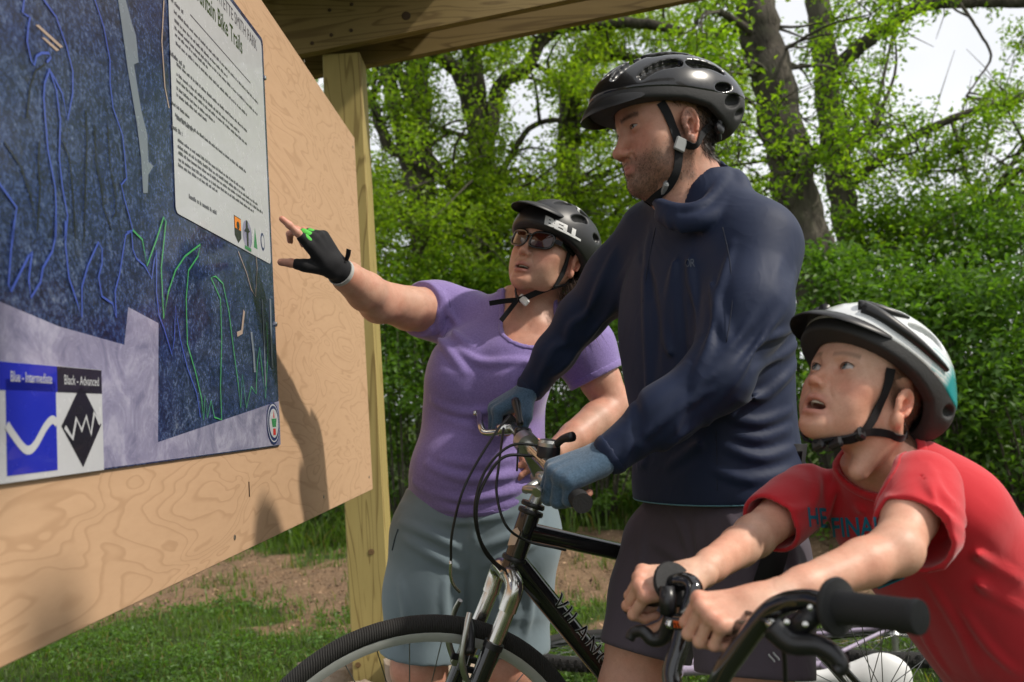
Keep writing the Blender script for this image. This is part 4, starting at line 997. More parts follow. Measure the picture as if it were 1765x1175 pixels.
# ------------------------------------------------------------------ heads
def head(org, R, S, o, extra=None, res=0.0021):
    """org: world point midway between the eyes' level at the skull's middle; R rows right/forward/up; S size; o options"""
    org = A3(org); R = np.array(R)
    toL = lambda p: R @ (A3(p) - org)
    g0, g1 = o.get('grid', ((-.105, -.135, -.235), (.105, .135, .135))); s = SDF(np.array(g0) * S, np.array(g1) * S, res * S)
    q = lambda *p: np.array(p) * S
    lf = o.get('lower', 1.0)
    def zz(p): p = np.array(p, dtype=float); p[2] = p[2] * lf if p[2] < 0 and p[2] > -.16 else p[2]; return p
    e = lambda c, r, k=.012, mode='u', RR=None: s.ell(zz(c) * S, np.array(r) * S, k * S, mode, RR)
    cn = lambda a, b, ra, rb, k=.012, mode='u', sq=None: s.cone(zz(a) * S, zz(b) * S, ra * S, rb * S, k * S, mode, sq)
    fwid = o.get('facew', 1.0); jw, ch, ns, ck = o.get('jaw', 1.0), o.get('chin', 0.0), o.get('nose', 1.0), o.get('cheek', 0.0)
    op = o.get('open', 0.0)                                    # mouth opening (metres, lower lip drop)
    jd = op * 0.6                                              # jaw drop
    e((0, -.014, .026), (.0755, .097, .088)); e((0, .022, .030), (.066, .060, .062), .03)       # skull, forehead
    e((0, .018, -.040), (.057 * fwid, .060, .070), .03)                                             # face mass
    for x in (-1, 1):
        cn((x * .058 * jw, -.008, -.050), (x * .042 * jw, .030, -.083 - jd), .017, .016, .03)     # jaw angle
        cn((x * .042 * jw, .030, -.083 - jd), (x * .010, .067 + ch, -.099 - jd), .016, .0165, .03)
        e((x * .046, .046, -.026), (.021 + ck, .020 + ck * .6, .018 + ck), .03)                     # cheekbone
        e((x * .036, .050, -.056 - jd * .5), (.022 + ck, .020 + ck, .025 + ck), .03)                # cheek
        cn((x * .012, .0805, .014), (x * .043, .0640, .014), .0085, .0075, .016)                    # brow
    e((0, .068 + ch, -.100 - jd), (.019, .017, .015), .018)                                      # chin
    e((0, .066, -.064), (.030, .020, .022), .02)                                               # muzzle
    for x in (-1, 1): e((x * .032, .0895, .000), (.0165, .0125, .0105), .014, 's')              # orbit
    cn((0, .0775, .006), (0, .100 * (.97 + .03 * ns), -.038), .0075 * ns, .0085 * ns, .012)         # bridge
    e((0, .1005 * (.965 + .035 * ns), -.0405), (.0098 * ns, .0095 * ns, .0085 * ns), .009)
    for x in (-1, 1):
        e((x * .0118 * ns, .0895, -.0445), (.0072 * ns, .0098, .0072), .007)
        e((x * .0062, .0955, -.0515), (.0036, .0058, .0040), .003, 's')
    # lips
    sm = o.get('smile', 0.0)
    zc = -.0735
    if op <= 0:
        cn((0, .0880, zc + .0042), (.021, .0755, zc + .0015 + sm), .0050, .0026, .006); cn((0, .0880, zc + .0042), (-.021, .0755, zc + .0015 + sm), .0050, .0026, .006)
        cn((0, .0865, zc - .0050), (.019, .0755, zc - .001 + sm), .0058, .0028, .006); cn((0, .0865, zc - .0050), (-.019, .0755, zc - .001 + sm), .0058, .0028, .006)
        for x in (-1, 1): cn((0, .0940, zc), (x * .024, .0790, zc + sm), .0014, .0014, .002, 's')
    else:
        mw = o.get('mw', .021); zl = zc - op
        mzc = (zc + zl) / 2
        e((0, .084, mzc), (mw, .030, op * .62 + .003), .004, 's')                               # cavity
        n = 9
        for half, rad in ((1, .0046), (-1, .0054)):
            P = []
            for i in range(n + 1):
                t = -1 + 2 * i / n; x = t * (mw + .001); P.append(((x), .0885 - .0155 * t * t - (op * .12 if half < 0 else 0), mzc + half * (op * .60 + .0042) * math.sqrt(max(0, 1 - t * t)) + sm * t * t))
            for i in range(n): cn(P[i], P[i + 1], rad * (.55 + .45 * math.cos(1.4 * (-1 + 2 * i / n))), rad * (.55 + .45 * math.cos(1.4 * (-1 + 2 * (i + 1) / n))), .004)
    # philtrum, nasolabial crease, chin crease
    cn((0, .0935, -.054), (0, .0925, -.064), .0018, .0022, .004, 's')
    nl = o.get('crease', 0.6)
    for x in (-1, 1): cn((x * .019, .0855, -.047), (x * .031, .074, -.070), .0016 * nl + .0004, .0018 * nl, .006, 's')
    e((0, .0905 + ch * .6, -.0890 - jd - op * .45), (.016, .0045, .0035), .010, 's')
    # eyes: lid balls, then the almond opening
    er = .0122; ey = .0690; aw, al = o.get('eyew', .0135), o.get('eyeh', .0052)
    for x in (-1, 1):
        c = np.array([x * .0315, ey, 0.0]); e(c, (er + .0020,) * 3, .003)
        # opening: lens shaped prism = intersection of two big cylinders, subtracted in front of the ball
        sl, co = s._win((c + [-.02, .0, -.012]) * S, (c + [.02, .03, .012]) * S)
        X, Y, Z = co[0] / S - c[0], co[1] / S - c[1], co[2] / S - c[2]
        tilt = .10 * x; Zr = Z - X * tilt * 1.0 * 1
        rad = (aw ** 2 + al ** 2) / (2 * al)
        d1 = np.sqrt(X * X + (Zr + (rad - al)) ** 2) - rad; d2 = np.sqrt(X * X + (Zr - (rad - al * .8)) ** 2) - rad
        dd = np.maximum(np.maximum(d1, d2), .004 - Y) * S + 0 * Y
        s._op(sl, np.broadcast_to(dd, s.d[sl].shape).astype(np.float32), .0012 * S, 's')
    # ears
    for x in (-1, 1):
        RR = np.array(frame((x * .35, .94, .0), (0, -.22, 1)))
        c = np.array([x * .0775, -.012, -.018]) + np.array(o.get('ear', (0, 0, 0))) * [x, 1, 1]
        e(c, (.0065, .017, .030), .006, 'u', RR)
        e(c + [x * .004, .000, -.004], (.006, .0095, .015), .004, 's', RR)
        e(c + [x * .002, .001, -.027], (.0055, .0085, .010), .006, 'u', RR)
        P = [c + np.array([x * (.0035 + .001 * abs(math.sin(a))), .0150 * math.cos(a) * (1 if a < 3.5 else .95), .006 + .0245 * math.sin(a)]) for a in np.linspace(-.45, 3.9, 12)]
        for i in range(11): cn(P[i], P[i + 1], .0031, .0031, .003)
        e(c + [x * .0045, .008, -.006], (.0035, .0035, .006), .004)                              # tragus
    # neck
    nb, nr = o['neck'], o.get('neck_r', .056)
    nl_ = toL(nb) ; cn((0, -.020, -.050), nl_ / S, nr, nr * o.get('neck_flare', 1.08), .03)
    if extra: extra(s, toL, R)
    V, F = s.mesh(); V = relax(V, F, 1, .4)
    return s, V, F
def to_world(V, org, R): return V @ np.array(R) + A3(org)
def eyeball(org, R, S, x, look, par, iris=(0.09, 0.14, 0.17)):
    """eye mesh: white, iris, pupil by rings round the gaze direction"""
    c = np.array([x * .0315, .0690, 0.0]) * S; er = .0121 * S
    lk = Vector(look).normalized(); u = lk.orthogonal().normalized(); w = lk.cross(u)
    rings = [0, 8, 14, 19, 26, 29, 34, 50, 70, 95]; seg = 24; V = []; C = []
    for a in rings:
        ra = math.radians(a)
        for k in range(seg):
            b = 2 * math.pi * k / seg; bulge = 1.04 if a <= 26 else 1.0
            V.append(c + er * bulge * np.array(lk * math.cos(ra) + (u * math.cos(b) + w * math.sin(b)) * math.sin(ra)))
            C.append((0.006, 0.006, 0.008) if a <= 14 else iris if a <= 26 else tuple(i * .35 for i in iris) if a <= 29 else (0.42, 0.37, 0.35))
    F = np.array([(i * seg + k, i * seg + (k + 1) % seg, (i + 1) * seg + (k + 1) % seg, (i + 1) * seg + k) for i in range(len(rings) - 1) for k in range(seg)])
    return fast('eye', to_world(np.array(V), org, R), F, EYE, par, True, np.array(C))
M = NT('eye'); a = M.n('Attribute', attribute_name='Col'); M.l(a.outputs['Color'], M.b.inputs['Base Color']); M.set(Roughness=0.08); M.b.inputs['Coat Weight'].default_value = 0.6; EYE = M.m
LASH = plain('lash', (0.03, 0.018, 0.012), 0.7)
def lashes(org, R, S, o, par, col=None):
    aw, al = o.get('eyew', .0135), o.get('eyeh', .0052); rad = (aw ** 2 + al ** 2) / (2 * al); er = .0122 + .0021
    for x in (-1, 1):
        P = []
        for i in range(13):
            X = (-1 + 2 * i / 12) * aw * .97; z = math.sqrt(max(0, rad * rad - X * X)) - (rad - al) + X * .10 * x; y = math.sqrt(max(1e-6, er * er - X * X - z * z)); P.append(Vector(to_world(np.array([[x * .0315 + X, .0690 + y, z]]) * S, org, R)[0]))
        mb = MB(); mb.tube(P, [.0003 * S + .0004 * S * math.sin(math.pi * i / 12) for i in range(13)], 6); mb.build('eyelash', LASH, par, True)
def skin_mat(name, rough=0.46, sss=0.10):
    M = NT(name); a = M.n('Attribute', attribute_name='Col'); n = M.noise(55, 5, 0.6); f = M.noise(900, 2); b = M.noise(14, 3)
    c = M.mixc(1.0, a.outputs['Color'], M.ramp(n, [(0.3, (0.90, 0.84, 0.82)), (0.7, (1.06, 1.06, 1.06))]).outputs['Color'], 'MULTIPLY')
    c = M.mixc(1.0, c, M.ramp(b, [(0.35, (1.04, 0.90, 0.87)), (0.65, (1.0, 1.04, 1.04))]).outputs['Color'], 'MULTIPLY'); p_ = M.noise(320, 4, 0.7); c = M.mixc(1.0, c, M.ramp(p_, [(0.30, (0.93, 0.89, 0.87)), (0.5, (1.0, 1.0, 1.0)), (0.75, (1.03, 1.03, 1.03))]).outputs['Color'], 'MULTIPLY')
    M.l(c, M.b.inputs['Base Color']); M.set(Roughness=rough)
    M.b.inputs['Subsurface Weight'].default_value = sss; M.b.inputs['Subsurface Radius'].default_value = (1.0, 0.35, 0.2); M.b.inputs['Subsurface Scale'].default_value = 0.012
    M.b.inputs['Specular IOR Level'].default_value = 0.4
    M.bump(f, 0.22, 0.0008, M.bump(p_, 0.18, 0.0010)); return M.m
SKIN = skin_mat('skin')
HAIRM = NT('hair'); _a = HAIRM.n('Attribute', attribute_name='Col'); HAIRM.l(_a.outputs['Color'], HAIRM.b.inputs['Base Color']); HAIRM.set(Roughness=0.45); HAIRM.b.inputs['Anisotropic'].default_value = 0.4; HAIR = HAIRM.m
def strands(name, P, D, L, w, col, par, rng, curl=0.2, spread=0.25):
    """thin tapered hairs: base points P, directions D (n,3)"""
    n = len(P); D = D + rng.normal(size=(n, 3)) * spread; D /= np.linalg.norm(D, axis=1)[:, None]
    L = L * rng.uniform(.6, 1.2, (n, 1)); s = np.cross(D, rng.normal(size=(n, 3))); s /= np.linalg.norm(s, axis=1)[:, None]
    b = rng.normal(size=(n, 3)) * curl; m = P + D * L * .5 + b * L * .15; t = P + D * L + b * L * .5
    V = np.stack([P - s * w / 2, P + s * w / 2, m + s * w * .4, m - s * w * .4, t], 1).reshape(-1, 3); k = np.arange(n)[:, None] * 5
    F = np.concatenate([np.concatenate([k + np.array([[0, 1, 2]]), k + np.array([[0, 2, 3]])], 0), k + np.array([[3, 2, 4]])], 0)
    C = np.repeat(np.array(col)[None] * rng.uniform(.6, 1.3, (n, 1)), 5, axis=0)
    o = fast(name, V, F, HAIR, par, False, C); o['kind'] = 'stuff'; return o
def vnormals(V, F):
    a = V[F[:, 2]] - V[F[:, 0]]; b = V[F[:, 3 if F.shape[1] == 4 else 1]] - V[F[:, 1]]; n = np.cross(a, b); N = np.zeros_like(V)
    for i in range(F.shape[1]): np.add.at(N, F[:, i], n)
    return N / (np.linalg.norm(N, axis=1)[:, None] + 1e-12)
# ------------------------------------------------------------------ hands
FIN = {'i': ((.088, .027, .002), (.043, .026, .021), .0092), 'm': ((.092, .006, .004), (.047, .030, .022), .0094), 'r': ((.087, -.014, .002), (.043, .028, .021), .0088), 'p': ((.077, -.031, -.002), (.033, .021, .018), .0078)}
def hand_chains(wrist, Fd, Dd, side, pose, sc=1.0):
    """pose: finger -> (mcp, pip, dip, spread) degrees, plus 't': list of three (F,R,D) directions. Returns joints in world"""
    f = Vector(Fd).normalized(); d = (Vector(Dd) - f * Vector(Dd).dot(f)).normalized(); r = f.cross(d) * (1 if side == 'L' else -1)
    W = Vector(wrist); loc = lambda p: W + (f * p[0] + r * p[1] + d * p[2]) * sc
    out = {}
    for n, (b, L, rad) in FIN.items():
        a1, a2, a3, sp = pose[n]; P = [loc(b)]; ang = 0; q = P[0]
        ff = f * math.cos(math.radians(sp)) + r * math.sin(math.radians(sp))
        for l, a in zip(L, (a1, a2, a3)):
            ang += math.radians(a); q = q + (ff * math.cos(ang) - d * math.sin(ang)) * l * sc; P.append(q)
        out[n] = (P, rad * sc)
    P = [loc((.022, .026, -.010))]
    for l, dr in zip((.044, .033, .027), pose['t']): P.append(P[-1] + (f * dr[0] + r * dr[1] + d * dr[2]).normalized() * l * sc)
    out['t'] = (P, .0108 * sc); out['frame'] = (f, r, d, loc); return out
def hand_sdf(s, ch, sc=1.0, grow=0.0, upto=3, thumb_upto=3, palm=True):
    f, r, d, loc = ch['frame']; g = grow
    if palm:
        for n, y in (('i', .016), ('m', .005), ('r', -.007), ('p', -.018)):
            s.cone(loc((.0, y, 0)), ch[n][0][0], .0150 * sc + g, .0118 * sc + g, .010 * sc)
        s.cone(loc((.03, .012, -.010)), loc((.07, .010, -.010)), .014 * sc + g, .010 * sc + g, .012 * sc)
        s.cone(loc((.02, -.018, -.009)), loc((.06, -.026, -.008)), .013 * sc + g, .009 * sc + g, .012 * sc)
        s.cone(loc((.012, .016, -.006)), ch['t'][0][1], .0145 * sc + g, .0125 * sc + g, .012 * sc)
    for n in 'imrp':
        P, rad = ch[n]
        for i in range(upto): s.cone(P[i], P[i + 1], rad * (1.10 - .08 * i) + g, rad * (1.0 - .09 * i) + g, .0035 * sc)
        for i in range(1, min(upto + 1, 3)): s.ell(P[i], rad * (1.08 - .07 * i) + g, .003 * sc)
    P, rad = ch['t']
    for i in range(thumb_upto): s.cone(P[i], P[i + 1], rad * (1.15 - .08 * i) + g, rad * (1.05 - .1 * i) + g, .006 * sc)
    return s
def box_of(pts, m): a = np.array([list(p) for p in pts]); return a.min(0) - m, a.max(0) + m
def nail(par, P0, P1, rad, dors, mat):
    a = (Vector(P1) - Vector(P0)).normalized(); d = (Vector(dors) - a * Vector(dors).dot(a)).normalized(); w = a.cross(d); c = Vector(P1) + d * rad * .62 + a * rad * .25
    mb = MB(); n = 10; vs = []; L, Wd = rad * .75, rad * .62
    for i in range(n):
        t = 2 * math.pi * i / n; x, y = math.cos(t), math.sin(t); vs.append(c + a * x * L + w * y * Wd + d * (rad * .36 - rad * .22 * y * y - .10 * rad * x * abs(x)))
    mb.add(vs, [tuple(range(n))]); return mb.build('fingernail', mat, par, True)
NAIL = plain('nail', (0.62, 0.38, 0.32), 0.3, 0, 0.05, coat=0.3)
# ================================================================== PEOPLE
rng_p = np.random.default_rng(5)
def noise3(P, f, seed=0):
    x, y, z = P[:, 0] * f + seed, P[:, 1] * f - seed, P[:, 2] * f + 2 * seed
    return np.sin(x + 1.7 * np.sin(y * .9 + z * .4)) * np.sin(y * 1.1 + 1.3 * np.sin(z * 1.2)) * np.sin(z * .9 + 1.1 * np.sin(x * 1.3 + 1))
def wrinkle(amp, fx, fy, fz, ph=0.0):
    return lambda X, Y, Z: amp * np.sin(X * fx + Y * fy + Z * fz + ph + 1.6 * np.sin(Z * 11 + X * 7 + ph) + 1.2 * np.sin(Y * 9 - X * 6))
def grad(s, P):
    h = s.h; return np.stack([s.val(P + np.eye(3)[i] * h) - s.val(P - np.eye(3)[i] * h) for i in range(3)], 1)
def hug(s, pts, off, n=8, it=6):
    """smooth path through local points, pulled onto the iso-surface at distance off"""
    P = np.array(crom(pts, n))
    for _ in range(it):
        g = grad(s, P); ln = np.linalg.norm(g, axis=1)[:, None]; g = g / np.maximum(ln, 1e-6)
        P = P - g * np.clip((s.val(P) - off), -.006, .006)[:, None] * .8
    Q = P.copy(); Q[1:-1] = .25 * P[:-2] + .5 * P[1:-1] + .25 * P[2:]
    return Q, grad(s, Q)
def strap(name, s, pts, off, w, th, org, R, mat, par):
    P, g = hug(s, pts, off); g /= np.maximum(np.linalg.norm(g, axis=1)[:, None], 1e-6)
    T = np.gradient(P, axis=0); sd = np.cross(T, g); W = to_world(P, org, R); SD = sd @ np.array(R)
    mb = MB(); mb.ribbon([Vector(p) for p in W], [Vector(x) for x in SD], w, th); return mb.build(name, mat, par, True, 40)
def decal(body, width, height, fn, mat, par, name='lettering', offs=0.0, spacing=1.0, shear=0.0):
    """text laid on a surface: fn(x,y in 0..width,0..height) -> point"""
    vs, fs = text_mesh(body, 1.0, 0, offs, shear, spacing, 5); x0 = min(v.x for v in vs); x1 = max(v.x for v in vs); y0 = min(v.y for v in vs); y1 = max(v.y for v in vs)
    mb = MB(); mb.add([fn((v.x - x0) / (x1 - x0) * width, (v.y - y0) / (y1 - y0) * height) for v in vs], fs); return mb.build(name, mat, par)
def sample(V, F, prob, n, rng):
    """random points on quads, weighted by a per-vertex probability"""
    w = prob[F].mean(1) ; w = np.maximum(w, 0); w = w / w.sum(); i = rng.choice(len(F), n, p=w)
    a, b = rng.random((n, 1)), rng.random((n, 1)); q = V[F[i]]
    return (q[:, 0] * (1 - a) + q[:, 1] * a) * (1 - b) + (q[:, 3] * (1 - a) + q[:, 2] * a) * b, i
def limb_skin(pts, radii, res=0.005, k=0.02, sq=None, extra=None):
    lo, hi = box_of(pts, max(radii) + .02); s = SDF(lo, hi, res); s.path([A3(p) for p in pts], radii, k, 'u', sq)
    if extra: extra(s)
    V, F = s.mesh(); return V, F
def shoe(par, P, fwd, mat, sole):
    f = Vector(fwd).normalized(); sd = f.cross(Vector((0, 0, 1))); P = Vector(P)
    s = SDF(*box_of([P - f * .1, P + f * .22, P + Vector((0, 0, .12))], .06), .006)
    s.cone(P + Vector((0, 0, .045)), P + f * .15 + Vector((0, 0, .035)), .042, .038, .03); s.cone(P + Vector((0, 0, .05)), P + Vector((0, 0, .10)), .042, .040, .03); s.cut(P + Vector((0, 0, .016)), (0, 0, -1)); V, F = s.mesh(); fast('shoe', V, F, mat, par)
    mb = MB(); pr = []
    for i in range(20):
        a = 2 * math.pi * i / 20; pr.append((.05 + .15 * math.cos(a), .047 * math.sin(a)))
    mb.prism(pr, P + f * .02, f, -sd, .016) if False else mb.prism([(x, y) for x, y in pr], P + Vector((0, 0, 0)), f, Vector((0, 0, 1)).cross(f), .018); mb.build('sole', sole, par)
SHOE = fabric('shoe_fabric', (0.06, 0.06, 0.065)); SOLE = plain('shoe_sole', (0.45, 0.45, 0.43), 0.7)
def face_paint(q, o, skin, lip):
    """base skin colours from size-normalised head coordinates"""
    lf = o.get('lower', 1.0); q = q.copy(); q[:, 2] = np.where(q[:, 2] < 0, q[:, 2] / lf, q[:, 2])
    C = np.tile(np.array(skin), (len(q), 1)); op = o.get('open', 0); z0 = -.0735 - op / 2
    C = mixcol(C, .55 * (blob(q, (.044, .058, -.036), (.026, .03, .022)) + blob(q, (-.044, .058, -.036), (.026, .03, .022))), np.array(skin) * [1.06, .78, .76])
    C = mixcol(C, .5 * blob(q, (0, .102, -.043), (.016, .014, .013)), np.array(skin) * [1.05, .75, .72])
    for x in (-1, 1): C = mixcol(C, .6 * blob(q, (x * .080, -.012, -.018), (.012, .022, .034)), np.array(skin) * [1.12, .70, .66])
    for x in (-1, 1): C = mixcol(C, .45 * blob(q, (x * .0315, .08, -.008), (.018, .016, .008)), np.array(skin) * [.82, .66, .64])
    lm = np.exp(-((q[:, 0] / .0245) ** 2) ** 2) * np.exp(-(((q[:, 2] - z0) / (.0085 + op * .62)) ** 2) ** 3) * (q[:, 1] > .070)
    C = mixcol(C, lm * .8, lip)
    return C
def brow_mask(q):
    m = np.zeros(len(q))
    for x in (-1, 1):
        t = q[:, 0] * x; zc = .0165 + .004 * np.sin(np.clip((t - .012) / .036, 0, 1) * 2.4); m += np.exp(-(((q[:, 2] - zc) / .0042) ** 2) ** 1.5) * (t > .011) * (t < .050) * (q[:, 1] > .045)
    return np.clip(m, 0, 1)
BLACKS = fabric('black_webbing', (0.010, 0.010, 0.012), 0.7, 1500, bump=0.4, sheen=0.05)
GREYPL = plain('grey_plastic', (0.28, 0.29, 0.29), 0.4); WHITEPL = plain('white_plastic', (0.68, 0.68, 0.66), 0.4); BLACKPL = plain('black_plastic', (0.012, 0.012, 0.014), 0.35)
def helmet_sdf(S, P, shell=False):
    """P: options. Local head coordinates. shell=True gives the glossy upper skin only"""
    g = .0016 if shell else 0.0
    s = SDF(np.array([-.125, -.17, -.06]) * S, np.array([.125, .165, .175]) * S, .0024 * S)
    c, r = np.array(P['c']), np.array(P['r'])
    s.ell(c * S, (r + g) * S, .01)
    for cc, rr, k in P.get('add', []): s.ell(np.array(cc) * S, (np.array(rr) + g) * S, k * S)
    ry, rz = P['rim']; up = P.get('shell_up', .03) if shell else 0.0
    Y = s.ax[1].reshape(1, -1, 1) / S; Z = s.ax[2].reshape(1, 1, -1) / S
    ylim = P.get('shell_line') if shell else None
    rim = np.interp(Y, *(ylim if ylim else (ry, rz)))
    k = .006 * S; d = ((rim - Z) * S).astype(np.float32) + 0 * s.d
    hh = np.maximum(k - np.abs(s.d - d), 0) / k; s.d = (np.maximum(s.d, d) + hh * hh * k / 4).astype(np.float32)
    s.ell(np.array(P.get('ic', (0, -.014, .020))) * S, np.array(P.get('ir', (.0835, .106, .104))) * S, .003, 's')
    def onsurf(x, y):
        t = 1 - ((x - c[0]) / r[0]) ** 2 - ((y - c[1]) / r[1]) ** 2; return c[2] + r[2] * math.sqrt(max(t, .02))
    for (x0, y0, x1, y1, r0, r1, dep) in P['vents']:
        n = 5; pts = []
        for i in range(n + 1):
            t = i / n; x = x0 + (x1 - x0) * t; y = y0 + (y1 - y0) * t; pts.append(np.array([x, y, onsurf(x, y) - dep]) * S)
        for i in range(n):
            ra = r0 + (r1 - r0) * i / n; rb = r0 + (r1 - r0) * (i + 1) / n
            s.cone(pts[i], pts[i + 1], ra * S, rb * S, .004 * S, 's', None, .006)
    for (cc, rr, ax) in P.get('holes', []): s.ell(np.array(cc) * S, np.array(rr) * S, .004 * S, 's', frame(ax))
    return s
def helmet_obj(name, label, S, P, org, R, m_liner, m_shell):
    base = to_world(np.array([[0, 0, 0.03]]) * S, org, R)[0]
    t = thing(name, label, 'helmet', Vector(base)); s = helmet_sdf(S, P); V, F = s.mesh(); V = relax(V, F, 2, .5)
    lin = fast('foam_liner', to_world(V, org, R), F, m_liner, t); s2 = helmet_sdf(S, P, True); V, F = s2.mesh(); V = relax(V, F, 2, .5)
    col = P['paint'](V / S) if 'paint' in P else None
    sh = fast('shell', to_world(V, org, R), F, m_shell, t, True, col); return t, lin, sh, s2
def visor(S, P, org, R, mat, par):
    """peak: sweep of a curved plate round the brow"""
    mb = MB(); n = 22; m = 6; top = []; 
    for i in range(n + 1):
        a = -1 + 2 * i / n; ang = a * math.radians(P['span'])
        ext = P['len'] * max(0, math.cos(a * math.pi / 2)) ** P.get('pow', .7)
        bx, by = P['rx'] * math.sin(ang), P['cy'] + P['ry'] * math.cos(ang); bz = P['z'] + P['arch'] * (math.cos(ang) - 1) + P.get('side', 0) * abs(a) ** 2
        row = []
        for j in range(m + 1):
            t = j / m; d = np.array([.45 * math.sin(ang), math.cos(ang) * .9 + .1, 0]); p = np.array([bx, by, bz]) + d * ext * t + np.array([0, 0, -P['droop'] * t * t * ext / P['len'] + P.get('lift', 0) * t])
            row.append(p * S)
        top.append(row)
    th = .0028 * S; vs = []; 
    for k in (0, 1):
        for row in top:
            for p in row: vs.append(Vector(to_world((p - np.array([0, 0, th * k]))[None], org, R)[0]))
    W_ = m + 1; N_ = (n + 1) * W_; fs = []
    for i in range(n):
        for j in range(m):
            a = i * W_ + j; fs.append((a, a + W_, a + W_ + 1, a + 1)); b = a + N_; fs.append((b, b + 1, b + W_ + 1, b + W_))
        a = i * W_ + m; fs.append((a, a + W_, a + W_ + N_, a + N_)); a = i * W_; fs.append((a, a + N_, a + W_ + N_, a + W_))
    for i in (0, n):
        for j in range(m): a = i * W_ + j; fs.append((a, a + 1, a + 1 + N_, a + N_) if i == n else (a, a + N_, a + 1 + N_, a + 1))
    mb.add(vs, fs); return mb.build('visor', mat, par, True, 50)
def eye_place(R, S, u, v, Y, xs, z=0.0): return A3(px(u, v, Y)) - np.array(R).T @ (np.array([xs * .0315, .080, z]) * S)
def helmet_vents(rows, front, back):
    out = []
    for x, sp in rows:
        for (y0, y1, r0, r1, dep) in front + back: out.append((x, y0, x * sp, y1, r0, r1, dep))
    return out

def seam(s, uv, mat, par, r=.0007):
    """stitched seam: thin cord lying on a garment"""
    P = [s.hit(*q) for q in uv]; mb = MB(); mb.tube(smoothpath(P, 6), r, 6); return mb.build('seam', mat, par, True)

def core_body(neck, pelvis, legs, arms, col):
    """the body under the clothes, so that head, limbs and trunk are one mass"""
    n, p = Vector(neck), Vector(pelvis); out = []
    pts = [n - Vector((0, 0, -.01)), n.lerp(p, .25), n.lerp(p, .6), p]; out.append((*limb_skin(pts, [.045, .072, .072, .078], .008), col))
    for l in legs: out.append((*limb_skin([p - Vector((0, 0, .02)), l], [.055, .055], .008), col))
    for a in arms: out.append((*limb_skin([n.lerp(p, .16)] + [Vector(q) for q in a], [.045, .042] + [.036] * (len(a) - 2) + [.026], .008), col))
    return out
# ------------------------------------------------------------------ the man in navy
SKIN_M = (0.54, 0.305, 0.22)
mR = facing(74, -5, 0); mS = 1.0; mO = eye_place(mR, mS, 1090, 219, 1.575, -1)
neckb = px(1208, 352, 1.66)
man = thing('person', 'adult in a navy long-sleeved shirt and dark shorts holding a black bicycle', 'person', (px(1210, 900, 1.62).x, 1.62, 0))
o_m = dict(neck=neckb, smile=.0065, jaw=1.0, chin=-.001, nose=1.12, neck_r=.058, neck_flare=1.12, crease=1.0, eyeh=.0040, facew=.96)
def ex(s, toL, R):
    s.cone(np.array([.0, .018, -.085]), toL(px(1178, 365, 1.62)), .040, .045, .04)                  # throat
sM, V, F = head(mO, mR, mS, o_m, ex); q = V / mS
C = face_paint(q, o_m, SKIN_M, (0.40, 0.15, 0.12))
yb = q[:, 1]; zb = np.interp(yb, [-.03, -.005, .02, .045, .062, .075, .12], [.02, .012, -.030, -.050, -.053, -.054, -.055])
lipm = np.exp(-((q[:, 0] / .023) ** 2) ** 2) * np.exp(-(((q[:, 2] + .0735) / .0085) ** 2) ** 2) * (yb > .07)
beard = 1 / (1 + np.exp(-(zb - q[:, 2]) / .005)) * (1 - lipm) * np.clip((yb + .022) / .012, 0, 1) * np.clip((q[:, 2] + .140) / .02, 0, 1)
beard *= np.clip(1.25 - np.abs(q[:, 2] + .06) * 0, 0, 1) * (1 - .85 * np.clip((-.108 - q[:, 2]) / .012, 0, 1) * (yb < .052)) * (1 - .9 * blob(q, (0, .100, -.045), (.016, .02, .010)))
beard = np.clip(beard, 0, 1)
hair = np.clip(1 / (1 + np.exp(-(.012 - yb - .35 * np.abs(q[:, 2] - .03) * (q[:, 2] < .03)) / .004)) * (q[:, 2] > -.075) * (1 - np.clip(blob(q, (-.078, -.010, -.018), (.026, .028, .040)) * 2.2, 0, 1)) * (1 - np.clip(blob(q, (.078, -.012, -.018), (.018, .022, .034)) * 1.6, 0, 1)) * np.clip((q[:, 2] + .085 - .9 * np.maximum(0, yb + .055)) / .02, 0, 1), 0, 1)
C = mixcol(C, beard * (.55 + .14 * noise3(q, 400)), (0.045, 0.030, 0.022)); C = mixcol(C, hair * .85, (0.022, 0.015, 0.011)); C = mixcol(C, brow_mask(q) * .55, (0.06, 0.04, 0.03))
Vw = to_world(V, mO, mR); skin_parts = [(Vw, F, C)]
# legs
foot = {}
for sd, top, knee, ank in (('L', px(1305, 905, 1.52), px(1298, 1200, 1.50), (0.43, 1.50, .09)), ('R', px(1150, 900, 1.73), px(1088, 1190, 1.70), (0.26, 1.76, .09))):
    k = Vector(knee); a = Vector(ank); mid = k.lerp(a, .35) + Vector((.02, .0, 0))
    v, f = limb_skin([Vector(top).lerp(k, .45), Vector(top).lerp(k, .7), k, mid, a, a - Vector((0, 0, .04))], [.066, .066, .060, .056, .040, .040]); skin_parts.append((v, f, np.array(SKIN_M) * [.95, .92, .92])); shoe(man, (a.x, a.y, 0), (-.9, -.3, 0), SHOE, SOLE)
